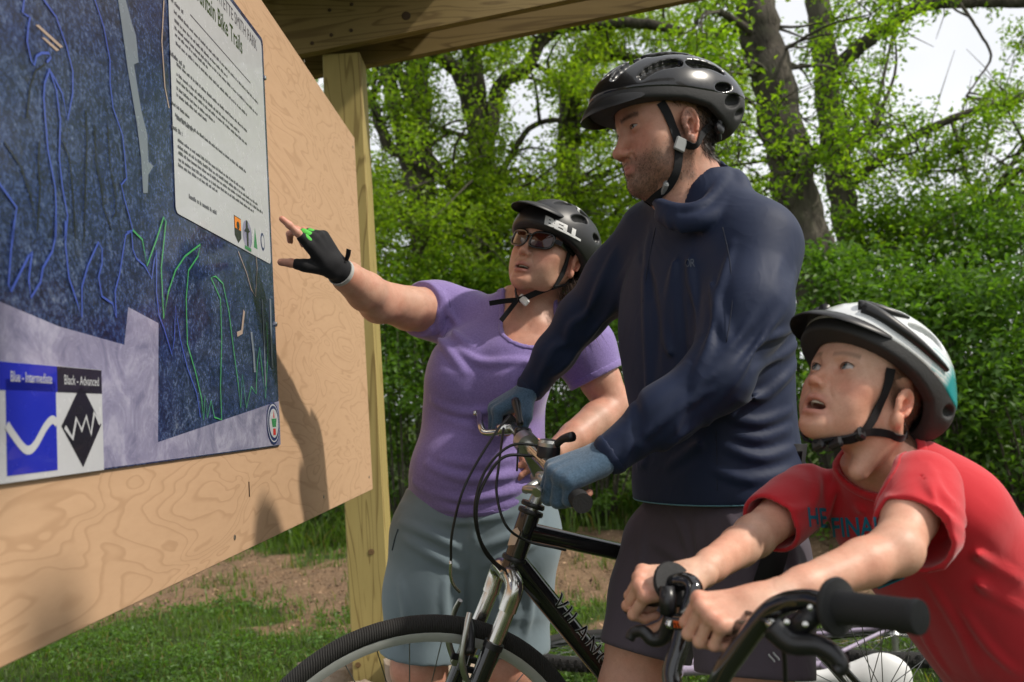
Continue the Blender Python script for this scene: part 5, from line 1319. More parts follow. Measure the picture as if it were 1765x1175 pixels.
# hands on the bar
GRIP = {'i': (58, 82, 40, 4), 'm': (62, 84, 40, 0), 'r': (66, 86, 40, -3), 'p': (70, 86, 38, -7), 't': ((.5, .75, -.5), (.75, .1, -.75), (.55, -.5, -.75))}
LW = px(1046, 783, 1.44); chL = hand_chains(LW, (-.93, -.10, -.30), (-.30, -.42, .86), 'L', GRIP, 1.0)
RW = px(912, 672, 1.97); chR = hand_chains(RW, (-.86, -.12, -.42), (-.35, -.30, .86), 'R', GRIP, 1.0)
gl_parts = []
for ch in (chL, chR):
    pts = [p for n in 'imrpt' for p in ch[n][0]] + [ch['frame'][3]((-.03, 0, 0))]; lo, hi = box_of(pts, .02)
    s = SDF(lo, hi, .0024); hand_sdf(s, ch); v, f = s.mesh(); skin_parts.append((relax(v, f, 1), f, np.array(SKIN_M) * [1.0, .93, .93]))
    s = SDF(lo, hi, .0024); s.cone(ch['frame'][3]((-.03, 0, 0)), ch['frame'][3]((.01, 0, 0)), .030, .027, .02, 'u', (ch['frame'][2], .8)); hand_sdf(s, ch, 1.0, .0024, 1, 1)
    for n in 'imrp': s.cone(ch[n][0][1], ch[n][0][1].lerp(ch[n][0][2], .45), ch[n][1] * 1.0 + .0026, ch[n][1] + .0026, .003)
    s.cone(ch['t'][0][1], ch['t'][0][1].lerp(ch['t'][0][2], .5), ch['t'][1] * 1.05 + .0024, ch['t'][1] + .0024, .004)
    gl_parts.append(s.mesh())
skin_parts += core_body(neckb, (px(1232, 900, 1.64).x, 1.66, .86), [Vector(px(1305, 905, 1.52)).lerp(Vector(px(1298, 1200, 1.50)), .5), Vector(px(1150, 900, 1.73)).lerp(Vector(px(1088, 1190, 1.70)), .5)], [[px(1304, 425, 1.545), px(1236, 645, 1.45), LW], [px(1128, 418, 1.77), px(1004, 545, 1.90), RW]], SKIN_M)
V_, F_, C_ = join(skin_parts); body = fast('body', V_, F_, SKIN, man, True, C_)
NAVYKNIT = fabric('blue_knit', (0.045, 0.085, 0.135), 0.9, 700, 0.2, 0.3, 0.6, melange=0.5)
for v, f in gl_parts: fast('glove', relax(v, f, 1), f, NAVYKNIT, man)
for x in (-1, 1): eyeball(mO, mR, mS, x, (.05, 1, -.16), man, (0.05, 0.035, 0.02))
lashes(mO, mR, mS, o_m, man)
# beard and hair
P, i = sample(V, F, beard, 5200, rng_p); N = vnormals(V, F)[F[i, 0]]; D = N * .55 + np.array([[0, .15, -1.0]]); D /= np.linalg.norm(D, axis=1)[:, None]
strands('beard', to_world(P, mO, mR), D @ mR, .0048, .00034, (0.045, 0.030, 0.021), man, rng_p)
P, i = sample(V, F, hair * (q[:, 2] < .06), 4200, rng_p); N = vnormals(V, F)[F[i, 0]]; D = N * .35 + np.array([[0, -.35, -1.0]]); D /= np.linalg.norm(D, axis=1)[:, None]
strands('hair', to_world(P, mO, mR), D @ mR, .014, .0008, (0.022, 0.015, 0.011), man, rng_p)
P, i = sample(V, F, brow_mask(q), 420, rng_p); N = vnormals(V, F)[F[i, 0]]; D = N * .3 + np.sign(P[:, :1]) * np.array([[1.0, -.3, .1]]); D /= np.linalg.norm(D, axis=1)[:, None]
strands('eyebrow', to_world(P, mO, mR), D @ mR, .0065, .0004, (0.05, 0.034, 0.024), man, rng_p)
fr = np.stack([rng_p.uniform(-.045, .02, 160), np.full(160, .079), rng_p.uniform(.046, .058, 160)], 1); fr[:, 1] -= (fr[:, 0] / .07) ** 2 * .02
strands('fringe', to_world(fr, mO, mR), np.tile(np.array([[-.2, .12, -1.0]]), (160, 1)) @ mR, .018, .0010, (0.024, 0.016, 0.012), man, rng_p)
# shirt
shL, shR = px(1310, 418, 1.53), px(1124, 410, 1.78)
rt = Vector((shR.x - shL.x, shR.y - shL.y, 0)).normalized(); fb = Vector((0, 0, 1)).cross(rt); tR = np.array([list(rt), list(fb), [0, 0, 1]])
tc_ = Vector((px(1232, 700, 1.64).x, 1.66, 0)); nk = (Vector(neckb) - tc_); ncx, ncy = nk.dot(rt), nk.dot(fb)
s = SDF((-.06, 1.22, .82), (.78, 2.16, 1.62), .0042)
s.loft(tc_, tR, [(.84, 0, -.005, .180, .144, .142), (.92, 0, 0, .177, .139, .139), (1.03, 0, .004, .170, .128, .125), (1.15, 0, .008, .180, .130, .122), (1.27, 0, .004, .190, .128, .124), (1.36, ncx * .3, ncy * .3, .180, .112, .118), (1.42, ncx * .6, ncy * .6, .140, .092, .105), (1.47, ncx * .85, ncy * .85, .095, .080, .085), (1.51, ncx, ncy, .072, .072, .072)], .03, 'u', 2.3)
elL, elR = px(1238, 650, 1.44), px(1002, 545, 1.90)
s.path([shL, Vector(shL).lerp(elL, .5) + Vector((.012, -.01, .0)), elL], [.070, .060, .053], .045); s.path([elL, Vector(elL).lerp(LW, .5), Vector(LW) + Vector((.012, 0, .004))], [.055, .047, .035], .025)
s.path([shR, Vector(shR).lerp(elR, .5), elR], [.072, .060, .052], .045); s.path([elR, Vector(elR).lerp(RW, .5), Vector(RW) + Vector((.01, 0, .01))], [.052, .045, .035], .025)
s.cut(Vector(LW) + Vector((-.012, 0, 0)), (-.85, 0, -.5), .004, .07); s.cut(Vector(RW) + Vector((-.014, 0, -.004)), (-.72, .1, -.68), .004, .07)
# shoulders slope from the neck; soft stand-up collar with folds
s.cone(px(1232, 345, 1.60), Vector(shL) + Vector((-.02, 0, .02)), .050, .050, .05); s.cone(px(1180, 350, 1.69), Vector(shR) + Vector((.02, 0, .02)), .048, .050, .05)
cl = crom([px(1133, 350, 1.585), px(1165, 362, 1.545), px(1205, 358, 1.525), px(1240, 328, 1.55), px(1250, 296, 1.61), px(1236, 284, 1.69)], 4)
s.path(cl, [.011] * len(cl), .010)
cl = crom([px(1140, 372, 1.575), px(1180, 385, 1.53), px(1222, 376, 1.515), px(1254, 345, 1.54), px(1265, 310, 1.61), px(1248, 296, 1.70)], 4)
s.path(cl, [.013] * len(cl), .012)
cl = crom([px(1268, 303, 1.60), px(1276, 330, 1.56), px(1262, 365, 1.53), px(1232, 402, 1.515)], 4); s.path(cl, [.011, .012, .013, .014, .014, .014, .014, .013, .012, .011, .010, .008, .006], .010)
s.cone(px(1200, 270, 1.63), px(1196, 352, 1.635), .060, .062, .005, 's')
s.warp(wrinkle(.0016, 16, 11, 8)); s.warp(wrinkle(.0010, -9, 23, 27, 1.2))
for uv, r in (([(1150, 370), (1160, 470), (1150, 600), (1165, 740)], .010), ([(1165, 365), (1190, 480), (1200, 580)], .008), ([(1120, 390), (1112, 520), (1118, 660), (1110, 800)], .009), ([(1190, 400), (1232, 520), (1255, 590)], .009),
              ([(1262, 420), (1232, 520), (1220, 600), (1195, 660)], .011), ([(1370, 470), (1330, 560), (1275, 640), (1240, 690)], .012), ([(1345, 450), (1290, 560), (1250, 610)], .009),
              ([(1268, 690), (1310, 685), (1350, 655), (1372, 625)], .011), ([(1262, 722), (1310, 728), (1365, 705)], .010), ([(1250, 770), (1310, 790), (1368, 772)], .010), ([(1225, 808), (1290, 828), (1365, 812)], .008), ([(1265, 750), (1310, 756), (1362, 738)], .007), ([(1300, 600), (1345, 575), (1375, 560)], .009), ([(1295, 640), (1340, 615), (1380, 590)], .008),
              ([(1240, 665), (1190, 690), (1130, 735), (1090, 770)], .008), ([(1205, 730), (1150, 770), (1100, 800)], .009), ([(1235, 640), (1205, 665), (1190, 700)], .010), ([(1225, 720), (1200, 770), (1150, 805)], .010), ([(1180, 680), (1165, 730), (1150, 760)], .007), ([(1120, 745), (1105, 775), (1100, 805)], .007), ([(1090, 760), (1075, 790), (1072, 815)], .007), ([(1062, 775), (1052, 800), (1056, 822)], .006),
              ([(1060, 430), (1030, 500), (1000, 560)], .009), ([(1085, 450), (1050, 540), (1000, 600)], .009), ([(1010, 540), (985, 560), (975, 590)], .009), ([(980, 590), (955, 600), (940, 630)], .008), ([(1000, 600), (975, 630), (950, 650)], .007), ([(945, 620), (930, 650), (932, 680)], .006)):
    s.fold(uv, r * .95, .013, .5)
for uv, r in (([(1105, 420), (1130, 520), (1132, 640)], .006), ([(1175, 470), (1178, 600), (1185, 760)], .006), ([(1094, 640), (1100, 700), (1098, 790)], .005)):
    s.fold(uv, r * 1.0, .016, mode='s')
s.cut((0, 0, .915), (.0, .0, -1), .004)
V_, F_ = s.mesh(); V_ = relax(V_, F_, 1, .35); sMan = s
NAVY = fabric('navy_jersey', (0.010, 0.0185, 0.052), 0.62, 1100, 0.12, 0.06, 0.15, wr=0.16, wscale=9); bpy.data.materials['navy_jersey'].node_tree.nodes['Principled BSDF'].inputs['Specular IOR Level'].default_value = 0.28
shirt = fast('shirt', V_, F_, NAVY, man)
v, f = s.band((tc_.x, tc_.y, .915), (0, 0, -1), .42, .004, .0010).mesh(); fast('hem_piping', v, f, fabric('teal_piping', (0.10, 0.22, 0.27)), shirt)
for W_, n_ in ((Vector(LW) + Vector((-.012, 0, 0)), (-.85, 0, -.5)), (Vector(RW) + Vector((-.014, 0, -.004)), (-.72, .1, -.68))):
    v, f = s.band(W_, n_, .07, .022, .0012).mesh(); fast('cuff', relax(v, f, 1), f, NAVY, shirt)
SEAMN = fabric('navy_seam', (0.006, 0.010, 0.026), 0.8)
for L_ in ([(1246, 392), (1258, 450), (1262, 520), (1252, 590)], [(1234, 742), (1236, 800), (1236, 846)], [(1130, 392), (1118, 450), (1108, 520)]): seam(s, L_, SEAMN, shirt)
def on_man(u, v, off=.002):
    p = sMan.hit(u, v); return p - (p - CAM).normalized() * off
LOGO = plain('shirt_mark', (0.06, 0.075, 0.105), 0.35)
decal('O', 8, 14, lambda x, y: on_man(1181 + x, 460 - y - x * .05, .003), LOGO, shirt); decal('R', 8, 14, lambda x, y: on_man(1190 + x, 460 - y - x * .05, .003), LOGO, shirt)
# shorts
SHORT_M = fabric('aubergine_shorts', (0.075, 0.060, 0.078), 0.62, 1000, 0.12, 0.08, 0.2, wr=.14)
s = SDF((.05, 1.28, .50), (.72, 2.02, .97), .0050)
s.loft(tc_, tR, [(.70, 0, 0, .165, .13, .14), (.80, 0, 0, .162, .124, .132), (.88, 0, 0, .150, .112, .114), (.95, 0, 0, .140, .10, .10)], .03, 'u', 2.4)
hL, hR = px(1296, 950, 1.545), px(1150, 940, 1.735); kL, kR = px(1300, 1165, 1.50), px(1112, 1126, 1.70)
s.path([hL, Vector(hL).lerp(kL, .5), kL, Vector(kL) + (Vector(kL) - Vector(hL)) * .2], [.092, .092, .091, .091], .04); s.path([hR, Vector(hR).lerp(kR, .5), kR, Vector(kR) + (Vector(kR) - Vector(hR)) * .2], [.088, .083, .078, .078], .04)
s.warp(wrinkle(.0018, 13, 17, 6, .5))
for uv, r in (([(1110, 900), (1100, 1000), (1075, 1090)], .008), ([(1160, 880), (1190, 960), (1180, 1060)], .009), ([(1250, 880), (1280, 930), (1340, 950)], .010), ([(1120, 930), (1170, 960), (1220, 1000)], .007), ([(1215, 1000), (1240, 1080), (1250, 1140)], .008), ([(1345, 950), (1350, 1020), (1365, 1100)], .009), ([(1370, 940), (1378, 1020), (1372, 1090)], .007), ([(1200, 900), (1205, 950), (1190, 990)], .007)):
    s.fold(uv, r * .9, .012, .5)
s.fold([(1205, 965), (1200, 1060), (1190, 1140)], .008, .014, mode='s')
dn = (Vector(kL) - Vector(hL)).normalized(); s.cut(kL, dn, .003, .16); dn = (Vector(kR) - Vector(hR)).normalized(); s.cut(kR, dn, .003, .16)
s.cone(Vector(kL) - Vector((0, 0, .02)), Vector(kL) - Vector((0, 0, .1)), .087, .087, .002, 's'); s.cone(Vector(kR) - Vector((0, 0, .02)), Vector(kR) - Vector((0, 0, .1)), .074, .074, .002, 's')
V_, F_ = s.mesh(); V_ = relax(V_, F_, 1, .35); sSh = s; shorts = fast('shorts', V_, F_, SHORT_M, man)
def on_sh(u, v, off=.002):
    p = sSh.hit(u, v); return p - (p - CAM).normalized() * off
REFL = plain('reflective_mark', (0.45, 0.46, 0.48), 0.3)
for dx in (0, 8):
    mb = MB(); mb.tube([on_sh(1330 + dx + 5 * math.sin(t * 3), 1134 + t * 14 - abs(dx) * .4, .001) for t in np.linspace(-.5, .5, 6)], .0016, 6); mb.build('reflective_mark', REFL, shorts)
# black strap hanging at the hip
mb = MB(); mb.ribbon([sMan.hit(1372, 765) + Vector((0, -.006, 0)), on_sh(1362, 840, .012) , on_sh(1350, 900, .008), on_sh(1335, 960, .006), on_sh(1318, 1010, .005)], (1, .2, .1), .040, .0025); mb.build('hip_strap', BLACKS, man, True)
# waist hem line
# helmet
GLOSSBLK = plain('gloss_black_shell', (0.010, 0.010, 0.011), 0.22, 0, 0.1, 20, coat=0.35); EPS = plain('dark_foam', (0.030, 0.030, 0.031), 0.75, 0, 0.25, 300, 0.5, 260, 0.001)
hm = dict(c=(0, -.008, .040), r=(.104, .152, .104), rim=([-.15, -.10, -.05, 0, .06, .14], [-.030, -.022, .012, .026, .034, .046]), shell_line=([-.15, -.10, -.04, .03, .14], [.030, .030, .036, .048, .062]),
    add=[((0, -.10, .03), (.075, .06, .05), .03)],
    vents=[(x, .105, x * .9, .045, .008, .014, .004) for x in (-.045, -.016, .016, .045)] + [(x, .025, x * 1.05, -.045, .013, .011, .003) for x in (-.052, -.018, .018, .052)] + [(x, -.065, x * .85, -.120, .012, .009, .003) for x in (-.048, -.016, .016, .048)] + [(x, .07, x * 1.06, .0, .007, .012, .004) for x in (-.080, .080)] + [(x, -.03, x * .86, -.095, .012, .007, .006) for x in (-.085, .085)],
    holes=[((x * .080, -.105, .022), (.012, .022, .012), (x * -.5, -.8, .25)) for x in (-1, 1)] + [((x * .064, -.128, .002), (.010, .018, .009), (x * -.6, -.7, .3)) for x in (-1, 1)] + [((x * .088, -.085, .046), (.012, .022, .008), (x * -.4, -.9, .1)) for x in (-1, 1)])
mh, lin, sh, sh_s = helmet_obj('bike_helmet', 'glossy black bike helmet with small peak on the head of the adult in navy', mS, hm, mO, mR, EPS, GLOSSBLK)
visor(mS, dict(span=60, rx=.102, ry=.140, cy=-.008, z=.062, arch=.018, side=-.004, len=.030, droop=.030, pow=.5), mO, mR, plain('black_visor', (0.010, 0.010, 0.011), 0.4), mh)
for x in (-1, 1):
    strap('strap', sM, [np.array([x * .082, .040, .030]), np.array([x * .080, .022, -.010]), np.array([x * .074, .014, -.052])], .0022, .016, .0018, mO, mR, BLACKS, mh)
    strap('strap', sM, [np.array([x * .074, .014, -.052]), np.array([x * .078, -.020, -.050]), np.array([x * .074, -.050, -.030]), np.array([x * .066, -.085, -.010])], .0030, .014, .0018, mO, mR, BLACKS, mh)
    strap('strap', sM, [np.array([x * .074, .014, -.052]), np.array([x * .064, .022, -.088]), np.array([x * .045, .034, -.118]), np.array([x * .002, .044, -.128])], .0024, .016, .0018, mO, mR, BLACKS, mh)
    c = to_world(np.array([[x * .0785, .014, -.052]]), mO, mR)[0]; mb = MB(); mb.box((0, 0, 0), (.006, .022, .026), Matrix(mR.T.tolist()) @ Matrix.Rotation(.5, 3, 'X'), .002); mb.v = [tuple(Vector(p) + Vector(c)) for p in mb.v]; mb.build('strap_divider', GREYPL, mh)
c = to_world(np.array([[-.040, .040, -.121]]), mO, mR)[0]; mb = MB(); mb.box((0, 0, 0), (.034, .010, .020), Matrix(mR.T.tolist()) @ Matrix.Rotation(.55, 3, 'Y') @ Matrix.Rotation(.5, 3, 'X'), .003); mb.v = [tuple(Vector(p) + Vector(c)) for p in mb.v]; mb.build('buckle', GREYPL, mh)
# fit dial at the nape
c = to_world(np.array([[-.058, -.080, -.020]]), mO, mR)[0]; mb = MB(); mb.lathe([(.013, 0), (.013, .006), (.009, .009)], c, Vector(mR.T @ np.array([-.85, -.5, 0])), 16); mb.tube([Vector(to_world(np.array([p]), mO, mR)[0]) for p in ([-.062, -.086, .01], [-.064, -.083, -.01], [-.058, -.080, -.03], [-.04, -.09, -.036])], .0055, 8); mb.build('fit_dial', BLACKPL, mh, True, 40)
# ------------------------------------------------------------------ the woman in purple
SKIN_W = (0.56, 0.325, 0.235)
wR = facing(33, 18, -17); wS = .95; wO = eye_place(wR, wS, 936, 415, 1.985, -1)
woman = thing('person', 'adult in a purple T-shirt and grey shorts pointing at the trail map', 'person', (px(815, 900, 2.14).x, 2.14, 0))
nkW = px(913, 548, 2.15); wt = Vector((px(825, 800, 2.14).x, 2.15, 0))
yawW = math.radians(14); fbW = Vector((-math.sin(yawW), -math.cos(yawW), 0)); rtW = fbW.cross(Vector((0, 0, 1))); wTR = np.array([list(rtW), list(fbW), [0, 0, 1]])
nk = Vector(nkW) - wt; nx, ny = nk.dot(rtW), nk.dot(fbW)
def w_torso(s, g, tol=None):
    """torso volume, grown by g; tol maps world to the grid's space"""
    st = [(.84, 0, 0, .176, .135, .13), (.90, 0, .002, .182, .140, .13), (.98, 0, .004, .172, .138, .12), (1.06, nx * .10, .004, .158, .122, .112), (1.16, nx * .25, .010, .160, .120, .115), (1.24, nx * .45, .008, .165, .115, .112), (1.32, nx * .75, ny * .6, .155, .088, .100), (1.37, nx * .92, ny * .9, .115, .066, .085), (1.41, nx, ny, .06, .055, .06)]
    st = [(z, a, b, r * .955 + g, f * .97 + g, k * .97 + g) for z, a, b, r, f, k in st]
    if tol is None: s.loft(wt, wTR, st, .03, 'u', 2.25)
    else:
        org, R = tol; s.loft(np.array(R) @ (A3(wt) - A3(org)), wTR @ np.array(R).T, st, .03, 'u', 2.25)
o_w = dict(grid=((-.17, -.17, -.34), (.17, .17, .135)), neck=px(912, 552, 2.15), open=.010, mw=.0230, jaw=.88, chin=-.002, nose=.92, neck_r=.044, neck_flare=1.12, cheek=.0005, lower=.97, crease=.55, smile=.002)
def ex(s, toL, R):
    for u, Y in ((880, 2.06), (925, 2.06)): s.cone(toL(px(912, 470, 2.08)) , toL(px(u, 556, Y)), .012, .012, .03)
    w_torso(s, -.004, (wO, R))
    for a, b in ((px(898, 566, 2.06), px(845, 540, 2.11)), (px(920, 570, 2.06), px(962, 572, 2.12))): s.cone(toL(a), toL(b), .008, .006, .022)
sW, V, F = head(wO, wR, wS, o_w, ex); q = V / wS
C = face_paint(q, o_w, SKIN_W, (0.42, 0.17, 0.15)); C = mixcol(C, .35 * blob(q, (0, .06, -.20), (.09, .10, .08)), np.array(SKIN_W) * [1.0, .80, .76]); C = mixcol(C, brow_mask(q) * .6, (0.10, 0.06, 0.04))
inm = np.exp(-((q[:, 0] / .021) ** 2) ** 3) * np.exp(-(((q[:, 2] + .077) / .0055) ** 2) ** 3) * (q[:, 1] < .0835) * (q[:, 1] > .04); C = mixcol(C, inm, (0.06, 0.015, 0.012))
hairW = np.clip((q[:, 2] > -.04) * 1 / (1 + np.exp((q[:, 1] + .01) / .004)) * (1 - np.clip(blob(q, (-.078, -.012, -.018), (.02, .022, .034)) * 1.6, 0, 1)), 0, 1); C = mixcol(C, hairW * .9, (0.07, 0.04, 0.025))
skin_parts = [(to_world(V, wO, wR), F, C)]
# pointing arm
shW, elW, wrW = px(752, 535, 2.20), px(652, 516, 2.03), px(578, 462, 1.87)
s = SDF(*box_of([shW, elW, wrW, px(830, 560, 2.2)], .10), .0042)
s.path([px(800, 545, 2.2), shW, Vector(shW).lerp(elW, .5) - Vector((0, 0, .008)), elW], [.064, .059, .054, .046], .008); s.path([elW, Vector(elW).lerp(wrW, .35) - Vector((-.004, 0, .006)), Vector(elW).lerp(wrW, .75), Vector(elW).lerp(wrW, .88)], [.046, .0455, .0345, .0262], .008)
s.ell(Vector(elW) - Vector((.0, -.0, .022)), (.036, .036, .032), .025)
v, f = s.mesh(); skin_parts.append((v, f, SKIN_W))
# bent arm, hand on the hip
shW2, elW2, wrW2 = px(1005, 598, 2.20), px(1058, 700, 2.20), px(958, 778, 2.05)
s = SDF(*box_of([shW2, elW2, wrW2], .10), .0042)
s.path([shW2, Vector(shW2).lerp(elW2, .55), elW2], [.056, .052, .044], .008); s.path([elW2, Vector(elW2).lerp(wrW2, .3), Vector(elW2).lerp(wrW2, .7), wrW2], [.044, .0435, .037, .028], .008)
v, f = s.mesh(); skin_parts.append((v, f, SKIN_W))
# legs
for sd, top, knee, ank in (('R', px(748, 930, 2.13), px(722, 1150, 2.12), (-.20, 2.16, .09)), ('L', px(880, 930, 2.18), px(880, 1150, 2.16), (.02, 2.22, .09))):
    k = Vector(knee); a = Vector(ank); mid = k.lerp(a, .35) + Vector((0, .02, 0))
    v, f = limb_skin([Vector(top).lerp(k, .4), k, mid, a, a - Vector((0, 0, .04))], [.072, .064, .058, .040, .040]); skin_parts.append((v, f, np.array(SKIN_W) * [.97, .92, .92])); shoe(woman, (a.x, a.y, 0), (-.25, -1, 0), SHOE, SOLE)
POINT = {'i': (4, 6, 5, 6), 'm': (38, 62, 38, 2), 'r': (52, 70, 40, -2), 'p': (58, 72, 40, -6), 't': ((.72, .60, -.35), (.62, .30, -.72), (.40, .10, -.90))}
chW = hand_chains(wrW, (-.42, -.52, .74), (.80, -.58, .05), 'R', POINT, .88)
HIP = {'i': (25, 30, 20, 6), 'm': (25, 32, 20, 1), 'r': (28, 34, 20, -3), 'p': (30, 36, 20, -8), 't': ((.5, .8, -.1), (.6, .7, -.1), (.7, .6, -.1))}
chH = hand_chains(wrW2, (-.93, -.30, -.12), (.1, -.75, .60), 'L', HIP, .92)
for ch, wr_, el_ in ((chW, wrW, elW), (chH, wrW2, elW2)):
    pts = [p for n in 'imrpt' for p in ch[n][0]] + [ch['frame'][3]((-.04, 0, 0)), Vector(wr_).lerp(el_, .3)]; lo, hi = box_of(pts, .03)
    s = SDF(lo, hi, .0022); hand_sdf(s, ch, .88); s.cone(Vector(wr_).lerp(el_, .16), ch['frame'][3]((.012, 0, 0)), .0250, .0205, .006); v, f = s.mesh(); skin_parts.append((relax(v, f, 1), f, np.array(SKIN_W) * [1.0, .92, .92]))
skin_parts += core_body(nkW, (wt.x, wt.y, .84), [Vector(px(748, 930, 2.13)).lerp(Vector(px(722, 1150, 2.12)), .5), Vector(px(880, 930, 2.18)).lerp(Vector(px(880, 1150, 2.16)), .5)], [[px(800, 548, 2.2), shW], [px(975, 590, 2.19), shW2]], SKIN_W)
V_, F_, C_ = join(skin_parts); fast('body', V_, F_, SKIN, woman, True, C_)
for n in 'mrp': nail(woman, chW[n][0][2], chW[n][0][3], chW[n][1] * .8, chW['frame'][2] if n != 't' else chW['frame'][2] * .6 - chW['frame'][0] * .2, NAIL)
# riding glove on the pointing hand
GLOVE = fabric('black_glove', (0.010, 0.010, 0.012), 0.75, 800, 0.2, 0.1, 0.5); GGREEN = fabric('green_glove_panel', (0.10, 0.52, 0.07), 0.7, 700); 
ch = chW; pts = [p for n in 'imrpt' for p in ch[n][0]] + [ch['frame'][3]((-.04, 0, 0)), Vector(wrW).lerp(elW, .3)]; lo, hi = box_of(pts, .034); L3 = ch['frame'][3]
s = SDF(lo, hi, .0022); s.cone(Vector(wrW).lerp(elW, .22), L3((.012, 0, 0)), .0315, .0262, .012); hand_sdf(s, ch, .88, .0026, 0, 1)
for n in 'imrp': s.cone(ch[n][0][0], ch[n][0][0].lerp(ch[n][0][1], .62), ch[n][1] * 1.1 + .0026, ch[n][1] + .0028, .004)
s.cone(ch['t'][0][1], ch['t'][0][1].lerp(ch['t'][0][2], .55), ch['t'][1] * 1.05 + .0026, ch['t'][1] + .0026, .004)
fdir = (Vector(elW) - Vector(wrW)).normalized(); s.cut(Vector(wrW) + fdir * .022, fdir, .002)
v, f = s.mesh(); glove = fast('glove', relax(v, f, 1), f, GLOVE, woman)
for n in 'mrp':                                            # green finger backs
    a, b = ch[n][0][0], ch[n][0][1]; s = SDF(*box_of([a, b], .03), .0022); off = ch['frame'][2] * .0035
    s.cone(a.lerp(b, .15) + off, a.lerp(b, .66) + off, ch[n][1] * .8 + .003, ch[n][1] * .75 + .003, .002); v, f = s.mesh(); fast('glove_panel', v, f, GGREEN, glove)
a, b = ch['i'][0][0], ch['i'][0][1]; off = ch['frame'][2] * .004 - ch['frame'][1] * .004; s = SDF(*box_of([a, b], .03), .0022); s.cone(a.lerp(b, .12) + off, a.lerp(b, .5) + off, .0080, .0078, .002); v, f = s.mesh(); fast('glove_panel', v, f, GGREEN, glove)
GTRIM = fabric('grey_glove_trim', (0.42, 0.42, 0.40), 0.7)
def cuff(c, ax, d, r, w, th, mat, name, par, flat=.82):
    ax = Vector(ax).normalized(); d = (Vector(d) - ax * Vector(d).dot(ax)).normalized(); e = ax.cross(d); mb = MB(); n = 28; pr = []
    for rr, hh in ((r, -w / 2), (r + th, -w / 2), (r + th, w / 2), (r, w / 2)): pr.append((rr, hh))
    vs = []; fs = []
    for (rr, hh) in pr:
        for i in range(n): a = 2 * math.pi * i / n; vs.append(Vector(c) + ax * hh + e * math.cos(a) * rr + d * math.sin(a) * rr * flat)
    for j in range(4):
        for i in range(n): fs.append((j * n + i, j * n + (i + 1) % n, ((j + 1) % 4) * n + (i + 1) % n, ((j + 1) % 4) * n + i))
    mb.add(vs, fs); return mb.build(name, mat, par, True, 40)
cuff(Vector(wrW) + fdir * .022, fdir, ch['frame'][2], .0295, .010, .0022, GTRIM, 'glove_cuff', glove, .98)
cuff(Vector(wrW) + fdir * .042, fdir, ch['frame'][2], .0310, .013, .003, BLACKPL, 'wristband', woman, .98)
mb = MB(); mb.ribbon([L3((.004, -.012, .024)), L3((.002, -.020, .026)), L3((.012, -.030, .034)), L3((.022, -.036, .040))], ch['frame'][2], .012, .0025); mb.build('glove_tab', BLACKPL, glove)
# shirt
PURPLE = fabric('heather_purple', (0.195, 0.14, 0.36), 0.7, 900, 0.10, 0.35, 0.25, melange=0.25, wr=.10)
s = SDF((-.42, 1.86, .84), (.34, 2.42, 1.48), .0040); w_torso(s, .003)
s.cone(A3(wt + rtW * (nx * .35 + .060) + fbW * .070 + Vector((0, 0, 1.185))), A3(wt + rtW * (nx * .35 + .058) + fbW * .060 + Vector((0, 0, 1.24))), .070, .055, .05); s.cone(A3(wt + rtW * (nx * .35 - .075) + fbW * .070 + Vector((0, 0, 1.175))), A3(wt + rtW * (nx * .35 - .070) + fbW * .060 + Vector((0, 0, 1.23))), .070, .055, .05)
s.ell(A3(wt + fbW * .06 + Vector((0, 0, .97))), (.13, .095, .11), .05)
s.path([px(812, 548, 2.2), shW, px(706, 530, 2.13)], [.072, .069, .065], .04); s.path([px(960, 585, 2.18), shW2, px(1035, 668, 2.2)], [.072, .074, .070], .04)
ad = (Vector(elW) - Vector(shW)).normalized(); s.cut(px(722, 532, 2.155), ad, .001, .12); ad2 = (Vector(elW2) - Vector(shW2)).normalized(); s.cut(px(1030, 650, 2.2), ad2, .001, .11)
# scooped neck
nk_ = s.like(); nk_.path([px(905, 480, 2.06), px(912, 545, 2.02)], [.075, .070], 0); nk_.cone(px(905, 470, 2.15), px(935, 505, 2.2), .075, .075, 0); pre = s.like(); pre.d = s.d.copy()
s.path([px(905, 480, 2.06), px(912, 545, 2.02)], [.075, .070], .006, 's'); s.cone(px(905, 470, 2.15), px(935, 505, 2.2), .075, .075, .006, 's')
s.warp(wrinkle(.0012, 14, 9, 10, .3))
for uv, r in (([(735, 800), (800, 825), (880, 820), (935, 790)], .007), ([(712, 830), (790, 862), (880, 848), (940, 815)], .007), ([(705, 845), (780, 880), (870, 868)], .006), ([(760, 790), (830, 800), (910, 780)], .006), ([(745, 690), (800, 712), (860, 705)], .006), ([(760, 720), (830, 740), (900, 730)], .005), ([(790, 600), (830, 625), (890, 622), (935, 628)], .006), ([(735, 560), (770, 600), (800, 640)], .006), ([(760, 540), (790, 580), (820, 600)], .005), ([(728, 500), (738, 540), (745, 575)], .005), ([(742, 497), (755, 540), (760, 575)], .005), ([(758, 500), (772, 535), (790, 560)], .005), ([(955, 570), (940, 610), (920, 635)], .005), ([(745, 860), (820, 885), (900, 862)], .005), ([(890, 800), (915, 820), (940, 812)], .007), ([(900, 835), (925, 842), (945, 832)], .006)):
    s.fold(uv, r * 2.0, .016, .5)
s.cut(wt + Vector((0, 0, .865)), (.03, 0, -1), .004); s.cone((wt.x, wt.y, .80), (wt.x, wt.y, .868), .13, .13, .01, 's')
V_, F_ = s.mesh(); V_ = relax(V_, F_, 1, .35); sWs = s; wsT = fast('shirt', V_, F_, PURPLE, woman)
v, f = pre.collar(nk_, .011, .0022).mesh(); fast('neckband', relax(v, f, 1), f, PURPLE, wsT)
